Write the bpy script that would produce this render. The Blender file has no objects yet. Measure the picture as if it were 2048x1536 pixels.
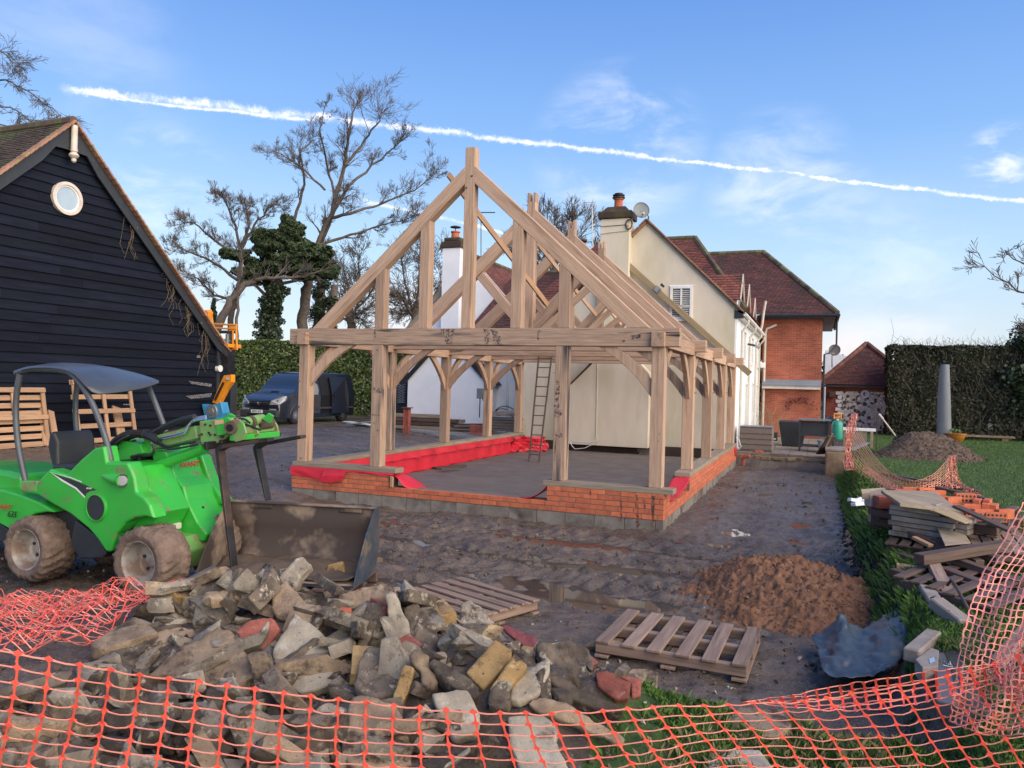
import bpy, bmesh, math, random
import numpy as np
from mathutils import Vector, Matrix, Euler
random.seed(7); RNG = np.random.default_rng(11)
scn = bpy.context.scene
COL = scn.collection
R = math.radians
FPX, ROLL, YAW = 1525.0, 0.0265, 0.3795
CAM = Vector((2.0, -10.845, 2.05))
cd = bpy.data.cameras.new('camera'); cam = bpy.data.objects.new('camera', cd); COL.objects.link(cam)
cd.sensor_width = 36; cd.lens = FPX / 2048 * 36; cd.clip_start = .05; cd.clip_end = 3000
cam.matrix_world = Matrix.Translation(CAM) @ Matrix.Rotation(YAW, 4, 'Z') @ Matrix.Rotation(R(90), 4, 'X') @ Matrix.Rotation(ROLL, 4, 'Z')
scn.camera = cam
cyaw, syaw, crol, srol = math.cos(YAW), math.sin(YAW), math.cos(ROLL), math.sin(ROLL)
def ray(px, py):
    a, b = px - 1024, 768 - py
    u = a * crol - b * srol; v = a * srol + b * crol
    X, Z = u / FPX, v / FPX
    return Vector((X * cyaw - syaw, X * syaw + cyaw, Z))
def at(px, py, ax, val):
    """world point seen at a photo pixel on the plane x|y|z = val"""
    r = ray(px, py); i = 'xyz'.index(ax)
    return CAM + r * ((val - CAM[i]) / r[i])
def dep(px, py, d):
    return CAM + ray(px, py) * d
SUN_EL, SUN_AZ = 24.0, -22.0          # azimuth measured from +x towards +y
w = bpy.data.worlds.new('World'); scn.world = w; w.use_nodes = True
nt = w.node_tree; N = nt.nodes; L = nt.links; N.clear()
def nd(t, **k):
    n = N.new(t)
    for a, b in k.items(): setattr(n, a, b)
    return n
out = nd('ShaderNodeOutputWorld'); bg = nd('ShaderNodeBackground'); L.new(bg.outputs[0], out.inputs[0])
sky = nd('ShaderNodeTexSky', sky_type='NISHITA', sun_disc=False, sun_elevation=R(SUN_EL), sun_rotation=R(90 - SUN_AZ),
         air_density=1.0, dust_density=.35, ozone_density=2.2, altitude=50)
tc = nd('ShaderNodeTexCoord')
GEN = tc.outputs['Generated']
def vdot(vec):
    n = nd('ShaderNodeVectorMath', operation='DOT_PRODUCT'); L.new(GEN, n.inputs[0]); n.inputs[1].default_value = vec
    return n.outputs['Value']
def mth(op, a, b=None, c=None, clamp=False):
    n = nd('ShaderNodeMath', operation=op, use_clamp=clamp)
    for i, v in enumerate((a, b, c)):
        if v is None: continue
        if isinstance(v, (int, float)): n.inputs[i].default_value = v
        else: L.new(v, n.inputs[i])
    return n.outputs[0]
def smooth(v, lo, hi, a=0.0, b=1.0):
    n = nd('ShaderNodeMapRange', interpolation_type='SMOOTHSTEP')
    L.new(v, n.inputs['Value'])
    for nm, x in zip(('From Min', 'From Max', 'To Min', 'To Max'), (lo, hi, a, b)):
        if isinstance(x, (int, float)): n.inputs[nm].default_value = x
        else: L.new(x, n.inputs[nm])
    return n.outputs[0]
def noise(scale, det=5, vec=None, rough=.55, dist=0.0):
    n = nd('ShaderNodeTexNoise'); n.inputs['Scale'].default_value = scale; n.inputs['Detail'].default_value = det
    n.inputs['Roughness'].default_value = rough; n.inputs['Distortion'].default_value = dist
    L.new(vec or GEN, n.inputs['Vector']); return n.outputs['Fac']
def mixc(fac, a, b):
    n = nd('ShaderNodeMix', data_type='RGBA');
    for s, v in ((n.inputs[0], fac), (n.inputs[6], a), (n.inputs[7], b)):
        if isinstance(v, (int, float)): s.default_value = v
        elif isinstance(v, tuple): s.default_value = v + (1,)
        else: L.new(v, s)
    return n.outputs[2]
def dirv(px, py): return ray(px, py).normalized()
def band(p0, p1, wid0, wid1, nsc, seed, t0=-.02, t1=None, gaps=True):
    """streak along the great circle through two sky directions"""
    a, b = dirv(*p0), dirv(*p1)
    n_ = a.cross(b).normalized(); tdir = (b - a * a.dot(b)).normalized()
    tt = b.dot(tdir)
    t = vdot(tdir)
    dd = vdot(n_)
    wob = mth('MULTIPLY', mth('SUBTRACT', noise(nsc * .45, 5), .5), .014)
    dd = mth('ABSOLUTE', mth('ADD', dd, wob))
    frac = mth('DIVIDE', t, tt, clamp=True)
    wid = mth('ADD', wid0, mth('MULTIPLY', frac, wid1 - wid0))
    puff = mth('ADD', -.9, mth('MULTIPLY', noise(nsc * 1.5, 7, rough=.8), 3.6))
    wid = mth('MULTIPLY', wid, puff)
    m = mth('SUBTRACT', 1.0, smooth(dd, 0.0, wid)); m = mth('MULTIPLY', m, mth('ADD', -.35, mth('MULTIPLY', noise(nsc * 3.0, 7, rough=.8), 2.5)), clamp=True); m = mth('POWER', m, 1.35)
    ends = mth('MULTIPLY', smooth(t, t0, t0 + .03), mth('SUBTRACT', 1.0, smooth(t, (t1 or tt) - .02, (t1 or tt) + .02)))
    m = mth('MULTIPLY', m, ends)
    if gaps:
        g = smooth(noise(nsc * .6, 5, rough=.7), .34, .52, .35, 1)
        m = mth('MULTIPLY', m, g)
    return m, dd, t, tt
c1, d1, t1_, tt1 = band((150, 177), (2048, 404), .0088, .0040, 34, 0, t1=1.6)
c1b, *_ = band((170, 190), (640, 243), .003, .004, 22, 1, gaps=False)
c2, *_ = band((700, 395), (1010, 466), .006, .003, 24, 2, t0=0.0)
def blob(px, py, rx, amt, nsc=7):
    d_ = dirv(px, py)
    v = vdot(d_)
    m = smooth(v, math.cos(rx), 1.0)
    st = nd('ShaderNodeMapping'); st.inputs['Scale'].default_value = (1, 1, 2.6); L.new(GEN, st.inputs['Vector'])
    nn = smooth(noise(nsc, 6, st.outputs[0], .6, .4), .42, .72)
    return mth('MULTIPLY', mth('MULTIPLY', m, nn), amt)
blobs = [blob(1240, 300, .12, .55), blob(1560, 365, .10, .45), blob(60, 100, .20, .20, 3), blob(340, 375, .09, .45), blob(2005, 322, .045, .8, 14), blob(1690, 450, .08, .25), blob(1780, 545, .12, .3, 5)]
cloud = c1
for m in (c1b, c2, *blobs):
    cloud = mth('MAXIMUM', cloud, m)
sep = nd('ShaderNodeSeparateXYZ'); L.new(GEN, sep.inputs[0]); EL = sep.outputs['Z']
gray = nd('ShaderNodeRGBToBW'); L.new(sky.outputs[0], gray.inputs[0])
ramp = nd('ShaderNodeValToRGB'); L.new(EL, ramp.inputs[0]); cr = ramp.color_ramp
stops = [(0.0, (.72, .70, .74)), (.06, (.64, .72, .80)), (.16, (.50, .71, .93)), (.30, (.25, .48, .90)), (.46, (.13, .31, .78)), (.9, (.09, .23, .64))]
cr.elements[0].position = 0; cr.elements[0].color = stops[0][1] + (1,)
cr.elements[1].position = 1; cr.elements[1].color = (.08, .2, .6, 1)
for p_, c_ in stops[1:]:
    e = cr.elements.new(p_); e.color = c_ + (1,)
SKYGAIN = 5.7
rs = nd('ShaderNodeVectorMath', operation='SCALE'); L.new(ramp.outputs[0], rs.inputs[0]); rs.inputs['Scale'].default_value = SKYGAIN
skc = mixc(.82, sky.outputs[0], rs.outputs[0])
low = mth('MULTIPLY', smooth(noise(3.0, 4, None, .6), .45, .7), mth('MULTIPLY', smooth(EL, -.02, .05), mth('SUBTRACT', 1.0, smooth(EL, .06, .17))))
skc = mixc(mth('MULTIPLY', low, .75), skc, (6.3, 5.2, 5.0))
skc = mixc(mth('MULTIPLY', cloud, .80, clamp=True), skc, (7.0, 6.8, 7.2))
L.new(skc, bg.inputs['Color']); bg.inputs['Strength'].default_value = .12
sd = bpy.data.lights.new('sun', 'SUN'); sun = bpy.data.objects.new('sun', sd); COL.objects.link(sun)
sd.energy = 4.0; sd.angle = R(85); sd.color = (1, .82, .62)
_e, _a = R(SUN_EL), R(SUN_AZ)
sv = Vector((math.cos(_e) * math.cos(_a), math.cos(_e) * math.sin(_a), math.sin(_e)))
sun.rotation_euler = (-sv).to_track_quat('-Z', 'Y').to_euler()
vs = scn.view_settings; vs.view_transform = 'Standard'; vs.look = 'None'; vs.gamma = 1; vs.exposure = .74; vs.use_curve_mapping = False
MATS = {}
def mat(name, col, col2=None, nscale=6.0, rough=.8, rough2=None, bump=0.0, bscale=None, stretch=(1, 1, 1), rand=.0, metallic=0.0,
        contrast=(.35, .65), stain=None, stain_scale=2.0, stain_t=(.6, .72), coat=0.0, detail=6, spec=.5, stain2=None, s2_scale=8, s2_t=(.62, .7)):
    m = bpy.data.materials.new(name); m.use_nodes = True; MATS[name] = m
    t = m.node_tree; n_ = t.nodes; l = t.links
    b = n_['Principled BSDF']
    tcn = n_.new('ShaderNodeTexCoord'); mp = n_.new('ShaderNodeMapping'); mp.inputs['Scale'].default_value = stretch
    l.new(tcn.outputs['Object'], mp.inputs['Vector'])
    oi = n_.new('ShaderNodeObjectInfo')
    addv = n_.new('ShaderNodeVectorMath'); addv.operation = 'ADD'
    sc = n_.new('ShaderNodeVectorMath'); sc.operation = 'SCALE'; sc.inputs['Scale'].default_value = 17.0
    cmb = n_.new('ShaderNodeCombineXYZ')
    for i in range(3): l.new(oi.outputs['Random'], cmb.inputs[i])
    l.new(cmb.outputs[0], sc.inputs[0]); l.new(mp.outputs[0], addv.inputs[0]); l.new(sc.outputs[0], addv.inputs[1])
    V = addv.outputs[0]
    def nz(s, d=detail, r=.6):
        q = n_.new('ShaderNodeTexNoise'); q.inputs['Scale'].default_value = s; q.inputs['Detail'].default_value = d; q.inputs['Roughness'].default_value = r
        l.new(V, q.inputs['Vector']); return q.outputs['Fac']
    def mr(v, a, b_, c=0, d=1):
        q = n_.new('ShaderNodeMapRange'); q.inputs[1].default_value = a; q.inputs[2].default_value = b_; q.inputs[3].default_value = c; q.inputs[4].default_value = d
        l.new(v, q.inputs[0]); return q.outputs[0]
    def mx(f, a, b_):
        q = n_.new('ShaderNodeMix'); q.data_type = 'RGBA'
        for s, v in ((q.inputs[0], f), (q.inputs[6], a), (q.inputs[7], b_)):
            if isinstance(v, (int, float)): s.default_value = v
            elif isinstance(v, tuple): s.default_value = v + (1,)
            else: l.new(v, s)
        return q.outputs[2]
    base = col
    f = nz(nscale)
    base = mx(mr(f, *contrast), col, col2 or tuple(c * .7 for c in col))
    if stain: base = mx(mr(nz(stain_scale, 4), *stain_t), base, stain)
    if stain2: base = mx(mr(nz(s2_scale, 5), *s2_t), base, stain2)
    if rand:
        hs = n_.new('ShaderNodeHueSaturation'); l.new(base, hs.inputs['Color'])
        l.new(mr(oi.outputs['Random'], 0, 1, 1 - rand, 1 + rand), hs.inputs['Value']); base = hs.outputs[0]
    l.new(base, b.inputs['Base Color'])
    b.inputs['Metallic'].default_value = metallic
    b.inputs['Specular IOR Level'].default_value = spec
    if coat: b.inputs['Coat Weight'].default_value = coat; b.inputs['Coat Roughness'].default_value = .15
    if rough2 is not None: l.new(mr(nz(nscale * .7, 3), .35, .65, rough, rough2), b.inputs['Roughness'])
    else: b.inputs['Roughness'].default_value = rough
    if bump:
        bp = n_.new('ShaderNodeBump'); bp.inputs['Strength'].default_value = 1.0; bp.inputs['Distance'].default_value = bump
        l.new(nz(bscale or nscale * 2, 8, .65), bp.inputs['Height']); l.new(bp.outputs[0], b.inputs['Normal'])
    return m
M = MATS
mat('oak', (.49, .335, .235), (.355, .235, .162), 5, .75, bump=.004, stretch=(.5, 8, 8), rand=.2, stain=(.20, .12, .07), stain_scale=1.1, stain_t=(.56, .74), stain2=(.09, .05, .035), s2_scale=2.1, s2_t=(.71, .76))
mat('oak_stained', (.45, .315, .22), (.28, .19, .135), 5, .75, bump=.004, stretch=(.5, 8, 8), stain=(.06, .055, .065), stain_scale=.8, stain_t=(.55, .66), stain2=(.03, .02, .02), s2_scale=1.8, s2_t=(.6, .68))
mat('treated_pine', (.36, .275, .155), (.26, .195, .11), 4, .7, bump=.003, stretch=(.35, 6, 6), rand=.05)
mat('pallet_wood', (.30, .21, .155), (.19, .13, .10), 6, .8, bump=.004, stretch=(.4, 6, 6), rand=.18, stain=(.09, .06, .05), stain_t=(.55, .75))
mat('pallet_new', (.42, .265, .155), (.30, .18, .105), 6, .75, bump=.003, stretch=(.4, 6, 6), rand=.15)
mat('dark_wood', (.11, .07, .055), (.06, .038, .03), 5, .75, bump=.005, stretch=(.4, 6, 6), rand=.2)
mat('grey_board', (.31, .255, .185), (.21, .17, .12), 5, .7, bump=.003, stretch=(.5, 5, 5), rand=.1)
mat('orange_brick', (.56, .16, .07), (.42, .105, .05), 9, .85, bump=.003, rand=.14, stain=(.20, .08, .05), stain_scale=1.3, stain_t=(.6, .8))
mat('mortar', (.19, .155, .125), (.12, .095, .08), 12, .95, bump=.003)
mat('block', (.25, .225, .195), (.15, .13, .11), 5, .95, bump=.004, rand=.1, stain=(.07, .055, .045), stain_t=(.5, .7))
mat('red_membrane', (.62, .022, .045), (.46, .014, .032), 2.5, .48, bump=.010, bscale=7)
mat('cream_render', (.70, .63, .51), (.62, .555, .44), 2.0, .9, bump=.004, bscale=40, stretch=(1, 1, .35), stain=(.50, .46, .31), stain_scale=.9, stain_t=(.46, .74), stain2=(.60, .54, .44), s2_scale=1.5)
mat('white_render', (.80, .82, .86), (.74, .77, .82), 1.5, .9, bump=.003, bscale=40, stain=(.66, .70, .76), stain_scale=.5, stain_t=(.5, .8))
mat('white_paint', (.78, .77, .75), (.70, .69, .67), 3, .5, bump=.001, rand=.04)
mat('cream_plastic', (.62, .60, .52), (.52, .50, .43), 3, .5)
mat('glass', (.035, .05, .06), (.05, .07, .08), 2, .05, spec=.8)
mat('pale_glass', (.38, .48, .55), (.30, .40, .48), 2, .08, spec=.8)
mat('tile', (.17, .065, .05), (.085, .042, .038), 1.2, .85, bump=.004, bscale=20, rand=.2, stain=(.10, .095, .045), stain_scale=1.1, stain_t=(.58, .75))
mat('tile_edge', (.34, .175, .115), (.22, .12, .085), 3, .85, bump=.004, rand=.2, stain=(.30, .22, .07), stain_scale=1.2, stain_t=(.5, .7))
mat('tile_mossy', (.105, .07, .055), (.06, .045, .038), 2, .9, bump=.004, rand=.3, stain=(.13, .13, .06), stain_scale=.9, stain_t=(.42, .62))
mat('black_board', (.0055, .0085, .018), (.0035, .0055, .012), 4, .6, .8, bump=.003, stretch=(4, .4, 4), rand=.3, stain=(.010, .014, .024), stain_scale=1.5, stain_t=(.5, .9), spec=.15)
mat('black_trim', (.024, .029, .036), (.016, .02, .027), 4, .5, stain=(.35, .35, .33), stain_scale=9, stain_t=(.70, .74))
mat('old_white', (.62, .56, .50), (.50, .44, .38), 5, .6, stain=(.20, .15, .12), stain_scale=4, stain_t=(.64, .68))
mat('terracotta', (.52, .14, .07), (.36, .10, .05), 5, .85, rand=.1, bump=.002)
mat('dark_cap', (.06, .035, .03), (.035, .03, .022), 4, .95, bump=.01, stain=(.08, .07, .03), stain_t=(.5, .7))
mat('steel_dark', (.045, .045, .05), (.03, .028, .03), 5, .4, .6, metallic=.6, stain=(.13, .08, .06), stain_t=(.55, .7))
mat('steel_grey', (.22, .25, .28), (.16, .18, .2), 5, .4, metallic=.3)
mat('mud', (.115, .084, .060), (.07, .05, .037), 3, .8, bump=.01, bscale=14)
mat('green_paint', (.035, .44, .045), (.03, .36, .04), 1.5, .30, .46, coat=.25, stain=(.10, .24, .06), stain_scale=2.2, stain_t=(.56, .9), stain2=(.20, .15, .10), s2_scale=9, s2_t=(.60, .70), bump=.0008)
mat('green_dirty', (.12, .36, .09), (.20, .28, .10), 7, .55, bump=.002, stain=(.22, .17, .10), stain_scale=6, stain_t=(.5, .62))
mat('dark_plastic', (.022, .026, .032), (.03, .034, .04), 4, .45, bump=.001)
mat('black_rubber', (.014, .014, .016), (.02, .02, .022), 4, .5, bump=.002)
mat('tyre_mud', (.21, .15, .115), (.12, .085, .065), 9, .85, bump=.03, bscale=12)
mat('rim', (.42, .40, .37), (.30, .28, .25), 3, .5, metallic=.1, stain=(.22, .16, .12), stain_scale=5, stain_t=(.46, .6))
mat('orange_paint', (.80, .30, .02), (.70, .25, .02), 4, .4)
mat('blue_paint', (.05, .28, .50), (.04, .22, .42), 4, .4)
mat('van_paint', (.012, .015, .024), (.014, .018, .028), 2, .22, coat=.6, spec=.6)
mat('van_grey', (.055, .052, .055), (.045, .043, .048), 2, .35, coat=.3)
mat('lamp_glass', (.34, .36, .38), (.22, .24, .26), 5, .12, spec=.8)
mat('chrome', (.6, .6, .62), (.5, .5, .52), 5, .2, metallic=.9)
mat('plate', (.82, .81, .76), (.8, .79, .74), 5, .5)
mat('ink', (.01, .01, .01), None, 5, .5)
mat('bark', (.125, .10, .085), (.07, .058, .05), 6, .95, bump=.01, rand=.1)
mat('twig', (.13, .108, .098), (.09, .076, .07), 6, .95)
mat('slab', (.165, .138, .118), (.115, .095, .082), 2.0, .7, .9, bump=.006, bscale=10, stain=(.16, .12, .10), stain_scale=1.0, stain_t=(.5, .75))
mat('concrete', (.32, .285, .26), (.22, .195, .18), 4, .9, bump=.006, bscale=26, rand=.15, stain=(.15, .115, .08), stain_scale=3.0, stain_t=(.5, .68))
mat('concrete_pale', (.47, .44, .37), (.36, .33, .27), 6, .9, bump=.004, bscale=30, rand=.1, stain=(.22, .17, .11), stain_scale=2.5, stain_t=(.58, .75))
mat('concrete_tan', (.34, .235, .16), (.24, .16, .11), 7, .9, bump=.008, bscale=30, rand=.1, stain=(.14, .10, .07), stain_scale=3, stain_t=(.55, .75))
mat('rubble_dark', (.17, .142, .115), (.095, .078, .063), 6, .92, bump=.012, bscale=20, rand=.3, stain=(.30, .24, .16), stain_scale=4, stain_t=(.56, .7))
mat('yellow_brick', (.42, .27, .10), (.30, .17, .065), 8, .9, bump=.005, stain=(.07, .05, .035), stain_scale=6, stain_t=(.56, .66), rand=.1)
mat('red_brick_old', (.42, .12, .085), (.28, .075, .06), 7, .9, bump=.004, stain=(.12, .06, .05), stain_scale=5, stain_t=(.55, .7), rand=.15)
mat('maroon_tile', (.17, .04, .045), (.11, .025, .03), 6, .6, bump=.002, stain=(.14, .10, .08), stain_t=(.6, .75))
mat('clay', (.235, .118, .066), (.135, .068, .040), 14, .95, bump=.03, bscale=22)
mat('net_orange', (.88, .125, .085), (.82, .11, .075), 3, .4)
mat('net_pale', (.84, .36, .28), (.80, .26, .20), 6, .5)
mat('net_pink', (.76, .33, .27), (.72, .20, .15), 8, .5)
mat('net_yellow', (.58, .44, .22), (.66, .34, .22), 3, .5)
mat('blue_sheet', (.060, .082, .105), (.038, .055, .074), 5, .36, .5, bump=.006, bscale=12, stain=(.14, .12, .11), stain_scale=2.2, stain_t=(.62, .75))
mat('column_grey', (.19, .215, .24), (.14, .16, .185), 2, .8, bump=.004, bscale=10, stretch=(3, 3, .5))
mat('wicker', (.23, .19, .165), (.13, .105, .09), 40, .8, stretch=(.3, .3, 3), bump=.003)
mat('gas_green', (.02, .27, .19), (.02, .24, .17), 3, .35)
mat('soil', (.125, .088, .062), (.075, .052, .038), 5, .95, bump=.03, bscale=10, stain=(.20, .15, .12), stain_scale=14, stain_t=(.66, .72))
mat('gold_glaze', (.42, .17, .03), (.34, .12, .02), 3, .3, coat=.3)
mat('paving', (.22, .185, .15), (.16, .13, .105), 4, .9, bump=.003, rand=.1, stain=(.10, .08, .06), stain_t=(.55, .75))
mat('sandstone', (.27, .20, .12), (.16, .11, .07), 5, .95, bump=.01, rand=.2)
mat('lead', (.20, .23, .27), (.16, .19, .23), 2, .6)
mat('water', (.05, .042, .035), (.06, .05, .04), 2, .035, spec=.6)
mat('dish', (.20, .23, .24), (.15, .175, .185), 3, .6)
mat('aluminium', (.10, .075, .06), (.07, .05, .045), 5, .6)
mat('straw', (.30, .22, .13), None, 5, .9)
def stone(name, c1_, c2_, lichen=(.42, .38, .29), soil=(.075, .055, .042), la=(.56, .62), sa=(.50, .60)):
    m = bpy.data.materials.new(name); m.use_nodes = True; MATS[name] = m; t = m.node_tree; n_ = t.nodes; l = t.links; b = n_['Principled BSDF']
    g = n_.new('ShaderNodeNewGeometry'); oi = n_.new('ShaderNodeObjectInfo'); pos = g.outputs['Position']
    def nz(s, d=6, r=.6):
        q = n_.new('ShaderNodeTexNoise'); q.inputs['Scale'].default_value = s; q.inputs['Detail'].default_value = d; q.inputs['Roughness'].default_value = r; l.new(pos, q.inputs['Vector']); return q.outputs['Fac']
    def mr(v, a, b_, c=0, d=1):
        q = n_.new('ShaderNodeMapRange'); q.inputs[1].default_value = a; q.inputs[2].default_value = b_; q.inputs[3].default_value = c; q.inputs[4].default_value = d; l.new(v, q.inputs[0]); return q.outputs[0]
    def mx(f, a, b_):
        q = n_.new('ShaderNodeMix'); q.data_type = 'RGBA'
        for s_, v in ((q.inputs[0], f), (q.inputs[6], a), (q.inputs[7], b_)):
            if isinstance(v, tuple): s_.default_value = v + (1,)
            else: l.new(v, s_)
        return q.outputs[2]
    base = mx(mr(nz(7, 5), .38, .62), c1_, c2_)
    base = mx(mr(nz(12, 8, .7), *la), base, lichen)
    base = mx(mr(nz(5.5, 7, .7), *sa), base, soil)
    base = mx(mr(nz(80, 4, .7), .62, .74), base, tuple(min(1, c * 1.35 + .03) for c in c1_))
    base = mx(mr(nz(55, 4, .7), .62, .70), base, tuple(c * .8 for c in soil))
    hs = n_.new('ShaderNodeHueSaturation'); l.new(base, hs.inputs['Color']); l.new(mr(oi.outputs['Random'], 0, 1, .7, 1.25), hs.inputs['Value']); l.new(hs.outputs[0], b.inputs['Base Color'])
    b.inputs['Roughness'].default_value = .85; b.inputs['Specular IOR Level'].default_value = .35
    bp = n_.new('ShaderNodeBump'); bp.inputs['Strength'].default_value = 1; bp.inputs['Distance'].default_value = .018; l.new(nz(30, 10, .78), bp.inputs['Height']); l.new(bp.outputs[0], b.inputs['Normal'])
stone('r_dark', (.20, .16, .118), (.085, .068, .052))
stone('r_grey', (.32, .28, .22), (.20, .17, .13), sa=(.53, .62))
stone('r_pale', (.45, .40, .31), (.31, .265, .20), lichen=(.48, .44, .36), sa=(.58, .70))
stone('r_tan', (.36, .27, .18), (.22, .16, .11), lichen=(.40, .31, .20), sa=(.52, .62))
stone('r_yellow', (.42, .28, .12), (.30, .19, .08), lichen=(.50, .36, .18), sa=(.54, .60))
stone('r_red', (.36, .115, .085), (.24, .075, .058), lichen=(.42, .20, .15), sa=(.53, .62))
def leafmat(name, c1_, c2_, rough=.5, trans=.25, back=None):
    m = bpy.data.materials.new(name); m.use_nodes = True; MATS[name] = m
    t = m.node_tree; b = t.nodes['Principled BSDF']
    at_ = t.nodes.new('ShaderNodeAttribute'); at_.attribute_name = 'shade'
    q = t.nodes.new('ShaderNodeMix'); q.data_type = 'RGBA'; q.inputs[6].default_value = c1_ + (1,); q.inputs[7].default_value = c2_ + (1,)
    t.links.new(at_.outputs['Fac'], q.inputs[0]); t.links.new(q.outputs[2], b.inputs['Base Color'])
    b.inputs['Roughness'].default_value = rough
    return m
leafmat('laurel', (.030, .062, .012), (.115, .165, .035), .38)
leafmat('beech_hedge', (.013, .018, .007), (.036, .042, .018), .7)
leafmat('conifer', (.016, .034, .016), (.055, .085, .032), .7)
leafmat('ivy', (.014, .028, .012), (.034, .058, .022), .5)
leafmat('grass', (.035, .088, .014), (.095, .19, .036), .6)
leafmat('grass_dry', (.12, .12, .05), (.24, .20, .10), .8)
def tag(o, label=None, cat=None, group=None, kind=None):
    if label: o['label'] = label
    if cat: o['category'] = cat
    if group: o['group'] = group
    if kind: o['kind'] = kind
    elif label or cat: o['kind'] = 'thing'
    return o
def thing(name, label, cat, loc=(0, 0, 0), group=None):
    o = bpy.data.objects.new(name, None); COL.objects.link(o); o.location = loc; o.empty_display_size = .2
    return tag(o, label, cat, group)
def wloc(o):
    v = Vector(o.location)
    while o.parent: o = o.parent; v = v + o.location
    return v
def setpar(o, par):
    o.parent = par
    if par is not None:
        mw = par.get('_m');
        o.matrix_parent_inverse = WM[par.name].inverted()
WM = {}
def link(name, mesh, m=None, par=None, mw=None, smooth_=False):
    o = bpy.data.objects.new(name, mesh); COL.objects.link(o)
    if m is not None:
        for q in ([m] if not isinstance(m, (list, tuple)) else m):
            if len(mesh.materials) < (1 if not isinstance(m, (list, tuple)) else len(m)): mesh.materials.append(MATS[q] if isinstance(q, str) else q)
    if mw is None: mw = Matrix.Identity(4)
    if par is not None:
        if par.name not in WM: WM[par.name] = Matrix.Translation(par.location)
        o.parent = par; o.matrix_parent_inverse = WM[par.name].inverted()
    o.matrix_basis = mw
    WM[o.name] = mw
    if smooth_: mesh.shade_smooth()
    return o
class MB:
    def __init__(s): s.v = []; s.f = []
    def add(s, vs_, fs_):
        k = len(s.v); s.v += [tuple(v) for v in vs_]; s.f += [tuple(i + k for i in f) for f in fs_]; return s
    def box(s, c, d, rot=None, bev=0):
        hx, hy, hz = d[0] / 2, d[1] / 2, d[2] / 2
        c = Vector(c)
        P = [Vector((x, y, z)) for x in (-hx, hx) for y in (-hy, hy) for z in (-hz, hz)]
        if rot is not None:
            Q = rot if isinstance(rot, Matrix) else Euler(rot).to_matrix()
            P = [Q @ p for p in P]
        return s.add([c + p for p in P], [(0, 1, 3, 2), (4, 6, 7, 5), (0, 4, 5, 1), (2, 3, 7, 6), (0, 2, 6, 4), (1, 5, 7, 3)])
    def bb(s, a, b):
        return s.box([(a[i] + b[i]) / 2 for i in range(3)], [abs(b[i] - a[i]) for i in range(3)])
    def prism(s, pts, off):
        """polygon pts extruded by vector off"""
        n = len(pts); off = Vector(off); pts = [Vector(p) for p in pts]
        return s.add(pts + [p + off for p in pts], [tuple(range(n))[::-1], tuple(range(n, 2 * n))] + [(i, (i + 1) % n, (i + 1) % n + n, i + n) for i in range(n)])
    def tube(s, pts, rad, n=8, cap=True):
        pts = [Vector(p) for p in pts]; k = len(pts)
        if not isinstance(rad, (list, tuple)): rad = [rad] * k
        vs_ = []; prev = None
        for i, p in enumerate(pts):
            t = (pts[min(i + 1, k - 1)] - pts[max(i - 1, 0)]).normalized()
            if prev is None:
                a = t.cross(Vector((0, 0, 1)) if abs(t.z) < .9 else Vector((1, 0, 0))).normalized()
            else:
                a = prev - t * prev.dot(t)
                a = a.normalized() if a.length > 1e-6 else t.orthogonal().normalized()
            prev = a; b = t.cross(a)
            for j in range(n):
                g = 2 * math.pi * j / n
                vs_.append(p + (a * math.cos(g) + b * math.sin(g)) * rad[i])
        fs_ = [(i * n + j, i * n + (j + 1) % n, (i + 1) * n + (j + 1) % n, (i + 1) * n + j) for i in range(k - 1) for j in range(n)]
        if cap: fs_ += [tuple(range(n))[::-1], tuple(range((k - 1) * n, k * n))]
        return s.add(vs_, fs_)
    def lathe(s, prof, n=24, origin=(0, 0, 0), axis='z', cap=True):
        vs_ = []
        for r_, h in prof:
            for j in range(n):
                g = 2 * math.pi * j / n; x, y = r_ * math.cos(g), r_ * math.sin(g)
                v = {'z': (x, y, h), 'y': (x, h, y), 'x': (h, x, y)}[axis]
                vs_.append(Vector(v) + Vector(origin))
        k = len(prof)
        fs_ = [(i * n + j, i * n + (j + 1) % n, (i + 1) * n + (j + 1) % n, (i + 1) * n + j) for i in range(k - 1) for j in range(n)]
        if cap: fs_ += [tuple(range(n))[::-1], tuple(range((k - 1) * n, k * n))]
        return s.add(vs_, fs_)
    def mesh(s, name):
        me = bpy.data.meshes.new(name); me.from_pydata([tuple(v) for v in s.v], [], s.f); me.update()
        bm = bmesh.new(); bm.from_mesh(me); bmesh.ops.recalc_face_normals(bm, faces=bm.faces); bm.to_mesh(me); bm.free()
        return me
    def obj(s, name, m, par=None, smooth_=False, bevel=0, seg=2, angle=40):
        me = s.mesh(name); o = link(name, me, m, par)
        if smooth_:
            me.shade_smooth()
            if smooth_ != 'full':
                try: me.set_sharp_from_angle(angle=R(angle))
                except Exception: pass
        if bevel:
            md = o.modifiers.new('bevel', 'BEVEL'); md.width = bevel; md.segments = seg; md.limit_method = 'ANGLE'; md.angle_limit = R(35)
        return o
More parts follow.
